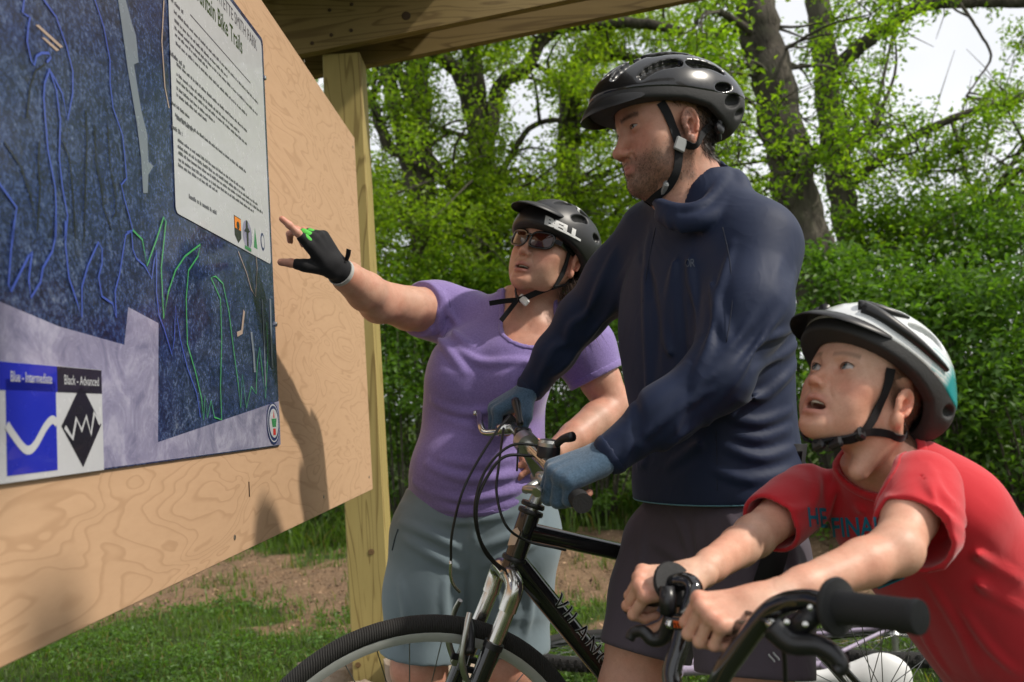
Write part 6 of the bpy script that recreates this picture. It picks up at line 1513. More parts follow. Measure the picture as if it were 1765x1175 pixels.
for c_, n_ in ((px(722, 532, 2.155), ad), (px(1030, 650, 2.2), ad2)): v, f = s.band(c_, n_, .088, .018, .0013).mesh(); fast('sleeve_hem', relax(v, f, 1), f, PURPLE, wsT)
v, f = s.band(wt + Vector((0, 0, .865)), (.03, 0, -1), .3, .016, .0013).mesh(); fast('hem', relax(v, f, 1), f, PURPLE, wsT)
SEAMW = fabric('purple_seam', (0.09, 0.06, 0.19), 0.8)
for L_ in ([(770, 498), (776, 530), (772, 565), (760, 590)],): seam(s, L_, SEAMW, wsT)
# shorts
SHORT_W = fabric('grey_shorts', (0.165, 0.215, 0.245), 0.7, 1000, 0.12, 0.2, 0.2)
s = SDF((-.44, 1.86, .40), (.26, 2.46, .96), .0046)
s.loft(wt, wTR, [(.64, 0, 0, .09, .07, .07), (.70, 0, 0, .150, .100, .115), (.78, 0, 0, .188, .132, .143), (.86, 0, 0, .186, .135, .135), (.93, 0, .002, .176, .130, .12)], .03, 'u', 2.4)
hR_, hL_ = px(748, 925, 2.13), px(883, 925, 2.17); kR_, kL_ = px(728, 1127, 2.13), px(876, 1117, 2.17)
for h_, k_ in ((hR_, kR_), (hL_, kL_)): s.path([h_, Vector(h_).lerp(k_, .5), k_, Vector(k_) + (Vector(k_) - Vector(h_)) * .3], [.106, .099, .094, .094], .04)
s.warp(wrinkle(.0016, 12, 14, 9, 2))
for uv, r in (([(690, 900), (740, 920), (790, 945)], .008), ([(700, 930), (750, 960), (800, 985)], .006), ([(930, 905), (880, 925), (830, 945)], .008), ([(925, 935), (880, 955), (835, 975)], .006), ([(690, 1000), (700, 1060), (695, 1110)], .006), ([(770, 990), (765, 1040), (775, 1100)], .007), ([(850, 990), (860, 1050), (850, 1100)], .006), ([(910, 980), (915, 1040), (905, 1100)], .006), ([(690, 870), (780, 900), (860, 890), (945, 860)], .006), ([(815, 880), (818, 910), (815, 935)], .005)):
    s.fold(uv, r * 2.0, .016, .5)
s.fold([(812, 950), (808, 1040), (806, 1115)], .006, .014, mode='s')
for h_, k_, r in ((hR_, kR_, .088), (hL_, kL_, .088)):
    dn = (Vector(k_) - Vector(h_)).normalized(); s.cut(k_, dn, .003, .15); s.cone(Vector(k_) + dn * .0, Vector(k_) + dn * .1, r, r, .002, 's')
V_, F_ = s.mesh(); sWsh = s; wsh = fast('shorts', relax(V_, F_, 1), F_, SHORT_W, woman)
mb = MB(); P = [sWsh.hit(u, v) - (sWsh.hit(u, v) - CAM).normalized() * .002 for u, v in ((686, 912), (680, 930), (676, 948))]; mb.tube(P, .0018, 6); mb.build('pocket_zip', plain('zip', (0.03, 0.045, 0.06), 0.5), wsh)
# hair: ponytail behind the neck and wisps
a = to_world(np.array([[-.045, -.085, -.075]]), wO, wR)[0]; n = 900
P = a + rng_p.normal(size=(n, 3)) * [.018, .012, .02]; strands('hair', P, np.tile(np.array([[.18, .15, -1.0]]), (n, 1)), .105, .0011, (0.085, 0.048, 0.028), woman, rng_p, .35, .12)
n = 500; a = to_world(np.array([[-.070, -.050, -.060]]), wO, wR)[0]; P = a + rng_p.normal(size=(n, 3)) * [.012, .012, .012]; strands('hair', P, np.tile(np.array([[.10, .0, -1.0]]), (n, 1)), .07, .001, (0.085, 0.048, 0.028), woman, rng_p, .35, .15)
for x in (-1, 1): eyeball(wO, wR, wS, x, (.1, 1, .1), woman, (0.06, 0.05, 0.03))
# teeth
def teeth(par, org, R, S, z, w, hgt, y=.083):
    mb = MB(); n = 8
    for i in range(n):
        t0, t1 = -1 + 2 * i / n, -1 + 2 * (i + 1) / n; g = .04; P = []
        for t, zz in ((t0 + g / n, z), (t1 - g / n, z), (t1 - g / n * 2, z - hgt), (t0 + g / n * 2, z - hgt)): P.append(np.array([t * w, y - .012 * t * t, zz]) * S)
        P2 = [p - np.array([0, .004, 0]) * S for p in P]; mb.add([Vector(to_world(p[None], org, R)[0]) for p in P + P2], [(0, 1, 2, 3), (7, 6, 5, 4), (3, 2, 6, 7), (0, 3, 7, 4), (1, 5, 6, 2)])
    return mb.build('teeth', plain('tooth', (0.68, 0.63, 0.52), 0.25), par, True, 30)
teeth(woman, wO, wR, wS, -.0705 * .97, .018, .0050, .0850)
# sunglasses
GLS = plain('sunglass_frame', (0.008, 0.008, 0.009), 0.2, coat=0.5)
M = NT('amber_lens'); M.b.inputs['Base Color'].default_value = (0.055, 0.012, 0.007, 1); M.set(Roughness=0.05); M.b.inputs['Transmission Weight'].default_value = 0.15; M.b.inputs['Coat Weight'].default_value = 1.0; M.b.inputs['IOR'].default_value = 1.1; LENS = M.m
Lw = lambda p: Vector(to_world(np.array([p]) * wS, wO, wR)[0])
sg = thing('sunglasses', 'black sunglasses with amber lenses worn by the adult in purple', 'sunglasses', Lw((0, .09, 0)))
def lens_ring(x, k, yy):
    out = []
    for i in range(28):
        a = 2 * math.pi * i / 28; ca, sa = math.cos(a), math.sin(a); lx = .0300 * k * math.copysign(abs(ca) ** .6, ca); lz = .0212 * k * math.copysign(abs(sa) ** .62, sa)
        X = x * .0345 + lx * x; out.append((X, yy - (X / .07) ** 2 * .022, -.003 + lz + .003 * lx / .0285))
    return out
for x in (-1, 1):
    mb = MB(); r0 = [Lw(p) for p in lens_ring(x, .95, .0965)]; mb.tube(r0 + [r0[0]], .0032 * wS, 8, False); mb.build('frame', GLS, sg, True)
    mb = MB(); rr = [Lw(p) for p in lens_ring(x, .93, .0965)]; r2 = [Lw(p) for p in lens_ring(x, .5, .0985)]; n = 28; c = Lw((x * .0345, .0965, -.003)); mb.add(rr + r2 + [c], [(i, (i + 1) % n, n + (i + 1) % n, n + i) for i in range(n)] + [(n + i, n + (i + 1) % n, 2 * n) for i in range(n)]); mb.build('lens', LENS, sg, True)
    mb = MB(); mb.ribbon([Lw(p) for p in ((x * .0635, .078, .004), (x * .073, .060, .006), (x * .0765, .02, .004), (x * .0785, -.015, .0))], Vector(wR[2]), .011, .0035); mb.build('temple', GLS, sg)
mb = MB(); mb.tube([Lw(p) for p in ((-.010, .0975, .004), (0, .099, .006), (.010, .0975, .004))], .003, 8); mb.build('bridge', GLS, sg, True)
# helmet with peak
MATTEBLK = NT('matte_black_shell'); a = MATTEBLK.n('Attribute', attribute_name='Col'); MATTEBLK.l(a.outputs['Color'], MATTEBLK.b.inputs['Base Color']); MATTEBLK.set(Roughness=0.42); MATTEBLK.bump(MATTEBLK.noise(400, 2), .05, .0005)
def wpaint(q):
    C = np.tile(np.array([.013, .013, .014]), (len(q), 1)); w = (np.abs(q[:, 0] + .016 + .25 * (q[:, 1] + .02)) < .026) & (q[:, 2] > .085) & (q[:, 1] < .02) & (q[:, 1] > -.095); C[w] = (.72, .72, .72); return C
hw = dict(c=(0, -.014, .032), r=(.106, .136, .104), rim=([-.15, -.11, -.06, -.02, .03, .14], [-.055, -.052, -.034, -.006, .012, .030]), shell_line=([-.15, -.10, -.03, .03, .14], [-.026, -.024, -.006, .010, .033]), add=[((0, -.10, .000), (.084, .062, .06), .03)],
    vents=[(x, .080, x * 1.1, .045, .008, .012, .001) for x in (-.03, .03)] + [(x, .02, x * 1.0, -.035, .013, .012, .0) for x in (-.062, -.022, .022, .062)] + [(x, -.065, x * .9, -.110, .012, .009, .0) for x in (-.055, -.018, .018, .055)] + [(x, .055, x * 1.05, .02, .008, .011, .002) for x in (-.078, .078)],
    holes=[((x * .098, -.03, .066), (.012, .020, .010), (x * -.1, -1, .15)) for x in (-1, 1)] + [((x * .094, -.075, .045), (.013, .020, .011), (x * -.45, -.9, .2)) for x in (-1, 1)] + [((x * .092, -.055, .005), (.010, .016, .008), (x * -.3, -.9, .2)) for x in (-1, 1)], paint=wpaint)
wh, lin, sh, sh_s = helmet_obj('bike_helmet', 'matte black bike helmet with long peak and white lettering on the adult in purple', wS, hw, wO, wR, EPS, MATTEBLK.m)
vz = visor(wS, dict(span=42, rx=.100, ry=.118, cy=-.014, z=.082, arch=.030, side=-.004, len=.066, droop=.024, pow=.45, lift=.0), wO, wR, plain('matte_visor', (0.013, 0.013, 0.014), 0.45), wh)
WHITEP = plain('white_print', (0.74, 0.74, 0.73), 0.4)
def on_shell(u, v):
    """local march onto the outer shell along the camera ray"""
    d = FWD * FPX + CRT * (u - PW / 2) - CUP * (v - PH / 2); d = A3(d.normalized()); o = wR @ (A3(CAM) - A3(wO)); dl = wR @ d
    t = np.arange(1.5, 2.4, .0006); P = o + t[:, None] * dl; ins = np.all((P > sh_s.lo) & (P < sh_s.lo + sh_s.h * (sh_s.n - 1)), axis=1); dv = np.where(ins, sh_s.val(P), 1.0); k = np.nonzero(dv < 0)[0]; i = k[0] if len(k) else int(np.argmin(dv))
    return Vector(to_world((P[i] - dl * .0032)[None], wO, wR)[0])
decal('BELL', 66, 17, lambda x, y: on_shell(938 + x * .96, 386 + x * .38 + .0012 * x * x - y * (1 - .05) + y * 0 - 0.0), WHITEP, sh, 'lettering', .055, .92, .1)
for x in (-1, 1):
    strap('strap', sW, [np.array([x * .080, .030, .018]) * wS, np.array([x * .078, .016, -.020]) * wS, np.array([x * .070, .012, -.062]) * wS, np.array([x * .058, .016, -.090]) * wS], .0022, .013, .0016, wO, wR, BLACKS, wh)
    strap('strap', sW, [np.array([x * .058, .016, -.090]) * wS, np.array([x * .070, -.030, -.078]) * wS, np.array([x * .074, -.060, -.055]) * wS], .003, .012, .0016, wO, wR, BLACKS, wh)
    a = np.array([x * .058, .016, -.090]) * wS; b = np.array([.0, .050, -.150]) * wS
    mb = MB(); mb.ribbon([Vector(to_world(p[None], wO, wR)[0]) for p in (a, a * .6 + b * .4 + [0, .006, -.004], a * .25 + b * .75 + [0, .004, -.004], b)], Vector(wR[1] * .5 + wR[2]), .014, .0018); mb.build('strap', BLACKS, wh)
bk = Vector(to_world((np.array([[-.012, .046, -.146]]) * wS), wO, wR)[0]); mb = MB(); mb.box((0, 0, 0), (.034, .009, .017), Matrix(wR.T.tolist()) @ Matrix.Rotation(-.45, 3, 'Y'), .003); mb.v = [tuple(Vector(p) + bk) for p in mb.v]; mb.build('buckle', WHITEPL, wh)
b0 = Vector(to_world(np.array([[.004, .050, -.150]]) * wS, wO, wR)[0])
for tail in ([(0, 0), (-22, 2), (-48, 6)], [(0, 0), (-14, 18), (-28, 36)]):
    u0, v0 = proj(b0); P = [px(u0 + a, v0 + b, b0.y - .01) for a, b in tail]; mb = MB(); mb.ribbon(smoothpath(P, 4), (0, -.4, 1), .012, .0016); mb.build('strap_tail', BLACKS, wh)
# ------------------------------------------------------------------ the child in red
SKIN_K = (0.64, 0.385, 0.28)
kR = facing(62, 30, -4); kS = .87; kO = eye_place(kR, kS, 1456, 631, 1.20, -1)
kid = thing('person', 'child in a red T-shirt leaning over the handlebar of a small black bike', 'person', (.72, 1.45, 0))
shK, shK2 = px(1590, 838, 1.16), px(1392, 850, 1.38)
nkK = px(1515, 800, 1.30); hipK = px(1800, 1180, 1.38)
up = (Vector(nkK) - Vector(hipK)).normalized(); rt = (Vector(shK2) - Vector(shK)); rt = (rt - up * rt.dot(up)).normalized(); fw = up.cross(rt); kTR = np.array([list(rt), list(fw), list(up)])
LK = (Vector(nkK) - Vector(hipK)).length
def k_torso(s, g, tol=None):
    st = [(0, 0, 0, .135, .095, .095), (.10, 0, 0, .132, .098, .092), (.20, 0, 0, .130, .098, .090), (LK - .15, 0, .004, .135, .092, .092), (LK - .07, 0, .004, .135, .078, .088), (LK - .02, 0, 0, .095, .056, .068), (LK + .03, 0, 0, .048, .045, .048)]
    st = [(z, a, b, r + g, f + g, k + g) for z, a, b, r, f, k in st]
    if tol is None: s.loft(hipK, kTR, st, .03, 'u', 2.25)
    else:
        org, R = tol; s.loft(np.array(R) @ (A3(hipK) - A3(org)), kTR @ np.array(R).T, st, .03, 'u', 2.25)
o_k = dict(grid=((-.15, -.16, -.29), (.15, .16, .135)), neck=px(1508, 792, 1.27), open=.0200, mw=.0225, jaw=.74, facew=.80, chin=-.003, nose=.80, neck_r=.046, neck_flare=1.05, cheek=-.002, lower=.86, crease=.15, eyeh=.0066, eyew=.0150, ear=(.002, .002, -.010))
def ex(s, toL, R):
    k_torso(s, -.005, (kO, R)); s.cone(np.array([-.05, -.03, -.06]) * kS, toL(px(1480, 812, 1.22)), .016, .014, .03)
sK, V, F = head(kO, kR, kS, o_k, ex); q = V / kS
C = face_paint(q, o_k, SKIN_K, (0.55, 0.24, 0.20)); C = mixcol(C, brow_mask(q) * .55, (0.16, 0.095, 0.06))
inm = np.exp(-((q[:, 0] / .0185) ** 2) ** 3) * np.exp(-(((q[:, 2] + .0720) / .0115) ** 2) ** 3) * (q[:, 1] < .082) * (q[:, 1] > .04); C = mixcol(C, inm, (0.10, 0.02, 0.018))
hairK = np.clip((q[:, 2] > -.055) * 1 / (1 + np.exp((q[:, 1] - .030 + 1.1 * np.maximum(0, -q[:, 2])) / .004)) * (1 - np.clip((np.abs(q[:, 0]) - .0735) / .003, 0, 1) * (blob(q * [0, 1, 1], (0, -.010, -.026), (1, .028, .040)) > .15)) * np.clip((q[:, 2] + .08 - .9 * np.maximum(0, q[:, 1] + .05)) / .02, 0, 1), 0, 1)
C = mixcol(C, hairK * .85, (0.075, 0.043, 0.026)); skin_parts = [(to_world(V, kO, kR), F, C)]
# arms
elK, wrK = px(1545, 948, 1.06), px(1312, 1040, .985); elK2, wrK2 = px(1300, 925, 1.28), px(1190, 998, 1.13)
for sh_, el_, wr_, r in ((shK, elK, wrK, .86), (shK2, elK2, wrK2, .85)):
    s = SDF(*box_of([sh_, el_, wr_], .08), .0038); a, b, c = Vector(sh_), Vector(el_), Vector(wr_)
    s.path([a, a.lerp(b, .5), b], [.043 * r, .038 * r, .033 * r], .008); s.path([b, b.lerp(c, .25), b.lerp(c, .7), c], [.033 * r, .0325 * r, .0255 * r, .0205 * r], .008); s.ell(b + Vector((.0, 0, .002)), .0335 * r, .012)
    v, f = s.mesh(); skin_parts.append((v, f, SKIN_K))
GRIPK = {'i': (64, 80, 45, 3), 'm': (66, 82, 45, 0), 'r': (69, 84, 45, -2), 'p': (72, 86, 42, -5), 't': ((.6, .6, -.6), (.7, -.1, -.8), (.4, -.6, -.7))}
chK = hand_chains(wrK, (-.98, -.16, -.06), (-.10, -.48, .88), 'L', GRIPK, .74)
GRIPK2 = dict(GRIPK); chK2 = hand_chains(wrK2, (-.96, -.10, -.04), (-.10, -.62, .80), 'R', GRIPK2, .74)
for ch, wr_, el_ in ((chK, wrK, elK), (chK2, wrK2, elK2)):
    pts = [p for n in 'imrpt' for p in ch[n][0]] + [ch['frame'][3]((-.04, 0, 0))]; lo, hi = box_of(pts, .02)
    s = SDF(lo, hi, .0017); hand_sdf(s, ch, .74); s.cone(Vector(wr_).lerp(el_, .15), ch['frame'][3]((.012, 0, 0)), .0225, .019, .016, 'u', (ch['frame'][2], .85))
    N = ch['frame'][2]
    for n_ in 'imrp': s.ell(ch[n_][0][0] + N * .004, .0078, .006)                     # knuckles
    v, f = s.mesh(); cc = np.tile(np.array(SKIN_K), (len(v), 1)); 
    for n_ in 'imrp': cc = mixcol(cc, .35 * blob(v, A3(ch[n_][0][0] + N * .008), (.011,) * 3), np.array(SKIN_K) * [1.05, .72, .68])
    skin_parts.append((relax(v, f, 1, .4), f, cc))
# legs out of frame
for sx, kn, an in ((1, (.74, 1.28, .46), (.86, 1.22, .09)), (-1, (.72, 1.50, .46), (.88, 1.58, .09))):
    h_ = Vector(hipK) + rt * (-.07 * sx) + Vector((0, 0, -.02)); k_, a_ = Vector(kn), Vector(an)
    v, f = limb_skin([h_, k_, k_.lerp(a_, .4), a_, a_ - Vector((0, 0, .04))], [.07, .050, .046, .033, .033]); skin_parts.append((v, f, SKIN_K)); shoe(kid, (a_.x, a_.y, 0), (-1, -.2, 0), SHOE, SOLE)
skin_parts += [(*limb_skin([nkK, Vector(nkK).lerp(hipK, .3), Vector(nkK).lerp(hipK, .7), hipK], [.036, .045, .052, .06], .008), SKIN_K)] + [(*limb_skin([Vector(nkK).lerp(hipK, .16) - fw * .012, Vector(q_) - fw * .010], [.024, .024], .006), SKIN_K) for q_ in (shK, shK2)]
V_, F_, C_ = join(skin_parts); fast('body', V_, F_, SKIN, kid, True, C_)
for x in (-1, 1): eyeball(kO, kR, kS, x, (.22, 1, .10), kid, (0.05, 0.075, 0.085))
lashes(kO, kR, kS, o_k, kid)
teeth(kid, kO, kR, kS, -.0715 * .86, .0165, .0052, .0850)
P, i = sample(V, F, hairK * (q[:, 2] < .05) * (q[:, 2] > -.045), 3000, rng_p); N = vnormals(V, F)[F[i, 0]]; D = N * .35 + np.array([[0, -.3, -1.0]]); D /= np.linalg.norm(D, axis=1)[:, None]
strands('hair', to_world(P, kO, kR), D @ kR, .0055, .0005, (0.10, 0.06, 0.038), kid, rng_p)
# T-shirt
REDC = fabric('red_cotton', (0.55, 0.018, 0.028), 0.8, 900, 0.08, 0.3, 0.3, wr=.12, wscale=12)
lo, hi = box_of([hipK, shK, shK2, nkK, px(1300, 890, 1.36), px(1620, 960, 1.08)], .16); s = SDF(lo, hi, .0033); k_torso(s, .006)
slK, slK2 = px(1582, 913, 1.105), Vector(shK2).lerp(elK2, .62)
s.path([shK, Vector(shK).lerp(slK, .5), slK, Vector(slK).lerp(elK, .8)], [.047, .044, .044, .046], .025); s.path([shK2, Vector(shK2).lerp(slK2, .5), slK2, Vector(slK2).lerp(elK2, .8)], [.046, .042, .041, .043], .025)
nk_ = s.like(); nk_.path([px(1500, 770, 1.27), px(1478, 822, 1.19)], [.062, .050], 0); pre = s.like(); pre.d = s.d.copy()
s.path([px(1500, 770, 1.27), px(1478, 822, 1.19)], [.062, .050], .004, 's')
s.warp(wrinkle(.0014, 15, 10, 9, .9))
for uv, r in (([(1550, 780), (1600, 830), (1640, 900), (1680, 960)], .006), ([(1600, 800), (1640, 870), (1690, 950)], .005), ([(1500, 850), (1545, 870), (1600, 870)], .006), ([(1510, 880), (1560, 890), (1620, 900)], .005), ([(1640, 930), (1690, 960), (1760, 1000)], .007), ([(1620, 980), (1690, 1010), (1760, 1050)], .006), ([(1600, 1000), (1650, 1080), (1690, 1170)], .006), ([(1400, 800), (1410, 840), (1400, 880)], .006), ([(1440, 830), (1430, 870), (1420, 910)], .005), ([(1330, 870), (1370, 880), (1400, 870)], .005), ([(1660, 1050), (1700, 1110), (1750, 1160)], .006), ([(1580, 1060), (1600, 1110), (1640, 1170)], .006), ([(1490, 840), (1480, 880), (1500, 930)], .005)):
    s.fold(uv, r * 1.05, .012, .5)
for sl_, el_, r in ((slK, elK, .0535), (slK2, elK2, .0485)):
    dn = (Vector(el_) - Vector(sl_)).normalized(); s.hollow(Vector(sl_) - dn * .04, dn, .13, .0068); s.cut(Vector(sl_) + dn * .018, dn, .001, .12)
V_, F_ = s.mesh(); V_ = relax(V_, F_, 1, .35); sKs = s; ksh = fast('shirt', V_, F_, REDC, kid)
v, f = pre.collar(nk_, .013, .0024).mesh(); fast('neckband', relax(v, f, 1), f, REDC, ksh)
SEAMK = fabric('red_seam', (0.28, 0.008, 0.014), 0.8)
def on_k(u, v, off=.0015):
    p = sKs.hit(u, v); return p - (p - CAM).normalized() * off
TEAL = plain('teal_print', (0.01, 0.20, 0.33), 0.7); NAVYP = plain('navy_print', (0.008, 0.012, 0.03), 0.7)
decal('HE', 32, 34, lambda x, y: on_k(1392 + x + .1 * (34 - y), 908 - y + x * .05), TEAL, ksh, 'print', .02)
decal('FINAL', 88, 34, lambda x, y: on_k(1432 + x + .12 * (34 - y), 926 - y - x * .02), TEAL, ksh, 'print', .02)
def patch(quad, mat, off):
    mb = MB(); n = 6; vs = []
    for i in range(n + 1):
        for j in range(n + 1):
            a, b = i / n, j / n; u = (quad[0][0] * (1 - a) + quad[1][0] * a) * (1 - b) + (quad[3][0] * (1 - a) + quad[2][0] * a) * b; v = (quad[0][1] * (1 - a) + quad[1][1] * a) * (1 - b) + (quad[3][1] * (1 - a) + quad[2][1] * a) * b; vs.append(on_k(u, v, off))
    mb.add(vs, [(i * (n + 1) + j, i * (n + 1) + j + 1, (i + 1) * (n + 1) + j + 1, (i + 1) * (n + 1) + j) for i in range(n) for j in range(n)]); mb.build('print', mat, ksh)
patch([(1490, 1000), (1541, 976), (1560, 997), (1506, 1019)], TEAL, .0012); patch([(1493, 1001), (1540, 979), (1556, 996), (1507, 1015)], NAVYP, .002); patch([(1516, 1003), (1536, 995), (1538, 1000), (1520, 1007)], TEAL, .0028)
patch([(1440, 1012), (1500, 1008), (1502, 1013), (1442, 1017)], TEAL, .0012)
# dark shorts (mostly out of frame)
s = SDF(*box_of([hipK, (.74, 1.28, .5), (.72, 1.5, .5)], .15), .007)
s.ell(Vector(hipK), (.13, .12, .11), .03)
for sx, kn in ((1, (.74, 1.28, .46)), (-1, (.72, 1.50, .46))): s.cone(Vector(hipK) + rt * (-.07 * sx), Vector(kn) + Vector((.01, 0, .05)), .085, .078, .03)
V_, F_ = s.mesh(); fast('shorts', V_, F_, SHORT_M, kid)
# helmet: white and teal shell, black peak with prongs
KSH = NT('white_teal_shell'); a = KSH.n('Attribute', attribute_name='Col'); KSH.l(a.outputs['Color'], KSH.b.inputs['Base Color']); KSH.set(Roughness=0.18); KSH.b.inputs['Coat Weight'].default_value = 0.6
def kpaint(q):
    C = np.tile(np.array([.70, .72, .73]), (len(q), 1)); t = np.clip((-.055 - q[:, 1] - .3 * (q[:, 2] - .07)) / .02, 0, 1) * np.clip((.082 - q[:, 2]) / .008, 0, 1); C = mixcol(C, t, (.02, .36, .40))
    st = (np.sin(q[:, 2] * 900) > .2) & (q[:, 1] < -.01) & (q[:, 1] > -.08) & (q[:, 2] < .085); C = np.where(st[:, None], C * .55 + np.array([[.02, .36, .40]]) * .45, C); return C
hk = dict(c=(0, -.014, .040), r=(.108, .143, .104), rim=([-.15, -.11, -.05, 0, .05, .14], [-.044, -.040, .004, .020, .030, .046]), shell_line=([-.15, -.10, -.03, .04, .14], [.026, .026, .036, .048, .066]), add=[((0, -.10, .012), (.082, .060, .055), .03)],
    vents=[(x, .085, x * .95, .030, .006, .013, .001) for x in (-.040, 0, .040)] + [(x, .005, x * 1.05, -.055, .012, .009, .0) for x in (-.050, 0, .050)] + [(x, .03, x * 1.03, -.035, .006, .0125, .004) for x in (-.082, .082)] + [(x, -.075, x * .85, -.11, .008, .005, .0) for x in (-.05, .05)],
    holes=[((x * .088, -.10, .012), (.010, .020, .010), (x * -.5, -.8, .2)) for x in (-1, 1)], paint=kpaint)
kh, lin, sh, sh_k = helmet_obj('bike_helmet', 'white and teal bike helmet with black peak on the child in red', kS, hk, kO, kR, EPS, KSH.m)
KV = plain('black_peak', (0.014, 0.013, 0.015), 0.4)
visor(kS, dict(span=58, rx=.106, ry=.138, cy=-.014, z=.074, arch=.024, side=-.004, len=.042, droop=.022, pow=.6, lift=.0), kO, kR, KV, kh)
for x in (-1, 1):
    P, g = hug(sh_k, [np.array([x * .045, .095, .092]) * kS, np.array([x * .082, .055, .074]) * kS, np.array([x * .103, .0, .062]) * kS, np.array([x * .104, -.045, .058]) * kS], .002); W_ = to_world(P, kO, kR); mb = MB(); n = len(W_); mb.tube([Vector(p) for p in W_], [.010 * (1 - .65 * i / (n - 1)) for i in range(n)], 8); mb.build('peak_arm', KV, kh, True)
    P, g = hug(sh_k, [np.array([x * .035, .100, .098]) * kS, np.array([x * .066, .060, .104]) * kS, np.array([x * .072, .030, .110]) * kS], .0015); W_ = to_world(P, kO, kR); mb = MB(); n = len(W_); mb.tube([Vector(p) for p in W_], [.009 * (1 - .8 * i / (n - 1)) for i in range(n)], 8); mb.build('peak_arm', KV, kh, True)
for x in (-1, 1):
    strap('strap', sK, [np.array([x * .080, .034, .020]) * kS, np.array([x * .077, .022, -.020]) * kS, np.array([x * .066, .020, -.062]) * kS, np.array([x * .056, .026, -.088]) * kS], .0026, .013, .0018, kO, kR, BLACKS, kh)
    strap('strap', sK, [np.array([x * .056, .026, -.088]) * kS, np.array([x * .068, -.012, -.070]) * kS, np.array([x * .072, -.045, -.062]) * kS, np.array([x * .064, -.085, -.040]) * kS], .0028, .011, .0016, kO, kR, BLACKS, kh)
    strap('strap', sK, [np.array([x * .056, .026, -.088]) * kS, np.array([x * .046, .036, -.104]) * kS, np.array([x * .026, .048, -.118]) * kS, np.array([x * .003, .058, -.124]) * kS], .0040, .014, .004, kO, kR, BLACKS, kh)
for p, sz in (((-.055, .028, -.091), (.014, .018, .022)), ((-.034, .046, -.118), (.024, .012, .018)), ((-.012, .056, -.128), (.022, .012, .018))):
    c = Vector(to_world(np.array([p]) * kS, kO, kR)[0]); mb = MB(); mb.box((0, 0, 0), tuple(x * kS for x in sz), Matrix(kR.T.tolist()) @ Matrix.Rotation(.5, 3, 'Y'), .003); mb.v = [tuple(Vector(v) + c) for v in mb.v]; mb.build('buckle', BLACKPL, kh)
# ================================================================== BICYCLES
PAINTB = plain('gloss_black_frame', (0.010, 0.010, 0.011), 0.16, 0, 0.1, 15, coat=0.7); RUBBER = plain('rubber', (0.018, 0.017, 0.016), 0.8, 0, 0.25, 40, 0.5, 160, 0.002)
CHROME = plain('chrome', (0.62, 0.61, 0.57), 0.22, 1.0, 0.1, 60); ALLOY = plain('satin_alloy', (0.50, 0.50, 0.47), 0.34, 1.0, 0.15, 50); GREYMET = plain('spoke_steel', (0.22, 0.22, 0.22), 0.35, 1.0); CABLE = plain('cable_housing', (0.010, 0.010, 0.010), 0.45)
RIMM = plain('rim_alloy', (0.52, 0.53, 0.52), 0.4, 0.55, 0.1, 50)
GRIPM = plain('grip_rubber', (0.014, 0.014, 0.015), 0.75, 0, 0.15, 60, 0.6, 300, 0.001); ORANGE = plain('orange_print', (0.75, 0.10, 0.01), 0.5); SILVERPR = plain('silver_outline', (0.55, 0.56, 0.57), 0.3, 0.2)
M = NT('tyre_tread'); w = M.n('TexWave', Scale=70, Distortion=1.5); M.l(M.coord(), w.inputs['Vector']); M.b.inputs['Base Color'].default_value = (0.017, 0.016, 0.015, 1); M.set(Roughness=0.85); M.bump(w.outputs['Fac'], 0.6, 0.003, M.bump(M.noise(60), .3, .002)); TYRE = M.m
def wheel(root, a, b, R, tw, rim_mat, nsp=32, knob=False, yaw=0.0):
    ax = Vector((math.sin(yaw), math.cos(yaw), 0)); c = Vector((a, 0, b)); rr = R - tw * 2 - .001
    mb = MB(); mb.lathe([(rr + .004, -.011), (rr + .004, .011), (rr - .004, .012), (rr - .014, .008), (rr - .017, 0), (rr - .014, -.008), (rr - .004, -.012)], c, ax, 72, True); rim = mb.build('wheel', rim_mat, root, True, 35)
    mb = MB(); pr = [(R - tw + tw * math.cos(t), tw * 1.02 * math.sin(t)) for t in np.linspace(-math.pi * .82, math.pi * .82, 15)]; mb.lathe(pr, c, ax, 80, True); mb.build('tyre', TYRE, rim, True, 60)
    if knob:
        mb = MB(); u = ax.orthogonal().normalized(); w_ = ax.cross(u)
        for i in range(64):
            for k, off in enumerate((-.6, 0, .6)):
                t = 2 * math.pi * (i + .5 * (k % 2)) / 64; rad = u * math.cos(t) + w_ * math.sin(t); tn = ax.cross(rad); al = off; p = c + rad * (R - tw + (tw + .002) * math.cos(al)) + ax * (tw + .002) * math.sin(al)
                mb.box(p, (.010, .011, .007), Matrix((tn, ax, rad)).transposed())
        o = mb.build('tread_knobs', RUBBER, rim); o['kind'] = 'stuff'
    mb = MB(); mb.lathe([(.006, -.055), (.012, -.05), (.022, -.035), (.022, -.031), (.012, -.027), (.012, .027), (.022, .031), (.022, .035), (.012, .05), (.006, .055)], c, ax, 20); mb.build('hub', ALLOY, rim, True, 30)
    u = Vector((0, 0, 1)); w_ = ax.cross(u)
    for i in range(nsp):
        t = 2 * math.pi * i / nsp; sd = .033 if i % 2 else -.033; th = t + (.9 if (i // 2) % 2 else -.9)
        p0 = c + (u * math.cos(th) + w_ * math.sin(th)) * .020 + ax * sd; p1 = c + (u * math.cos(t) + w_ * math.sin(t)) * (rr - .014)
        mb = MB(); mb.tube([p0, p1], .0011, 5, False); mb.build('spoke', GREYMET, rim, True)
    return rim
def vtube(root, name, p, q, r0, r1=None, mat=PAINTB, seg=16, par=None):
    mb = MB(); mb.tube([p, q], [r0, r1 or r0], seg); return mb.build(name, mat, par or root, True, 40)
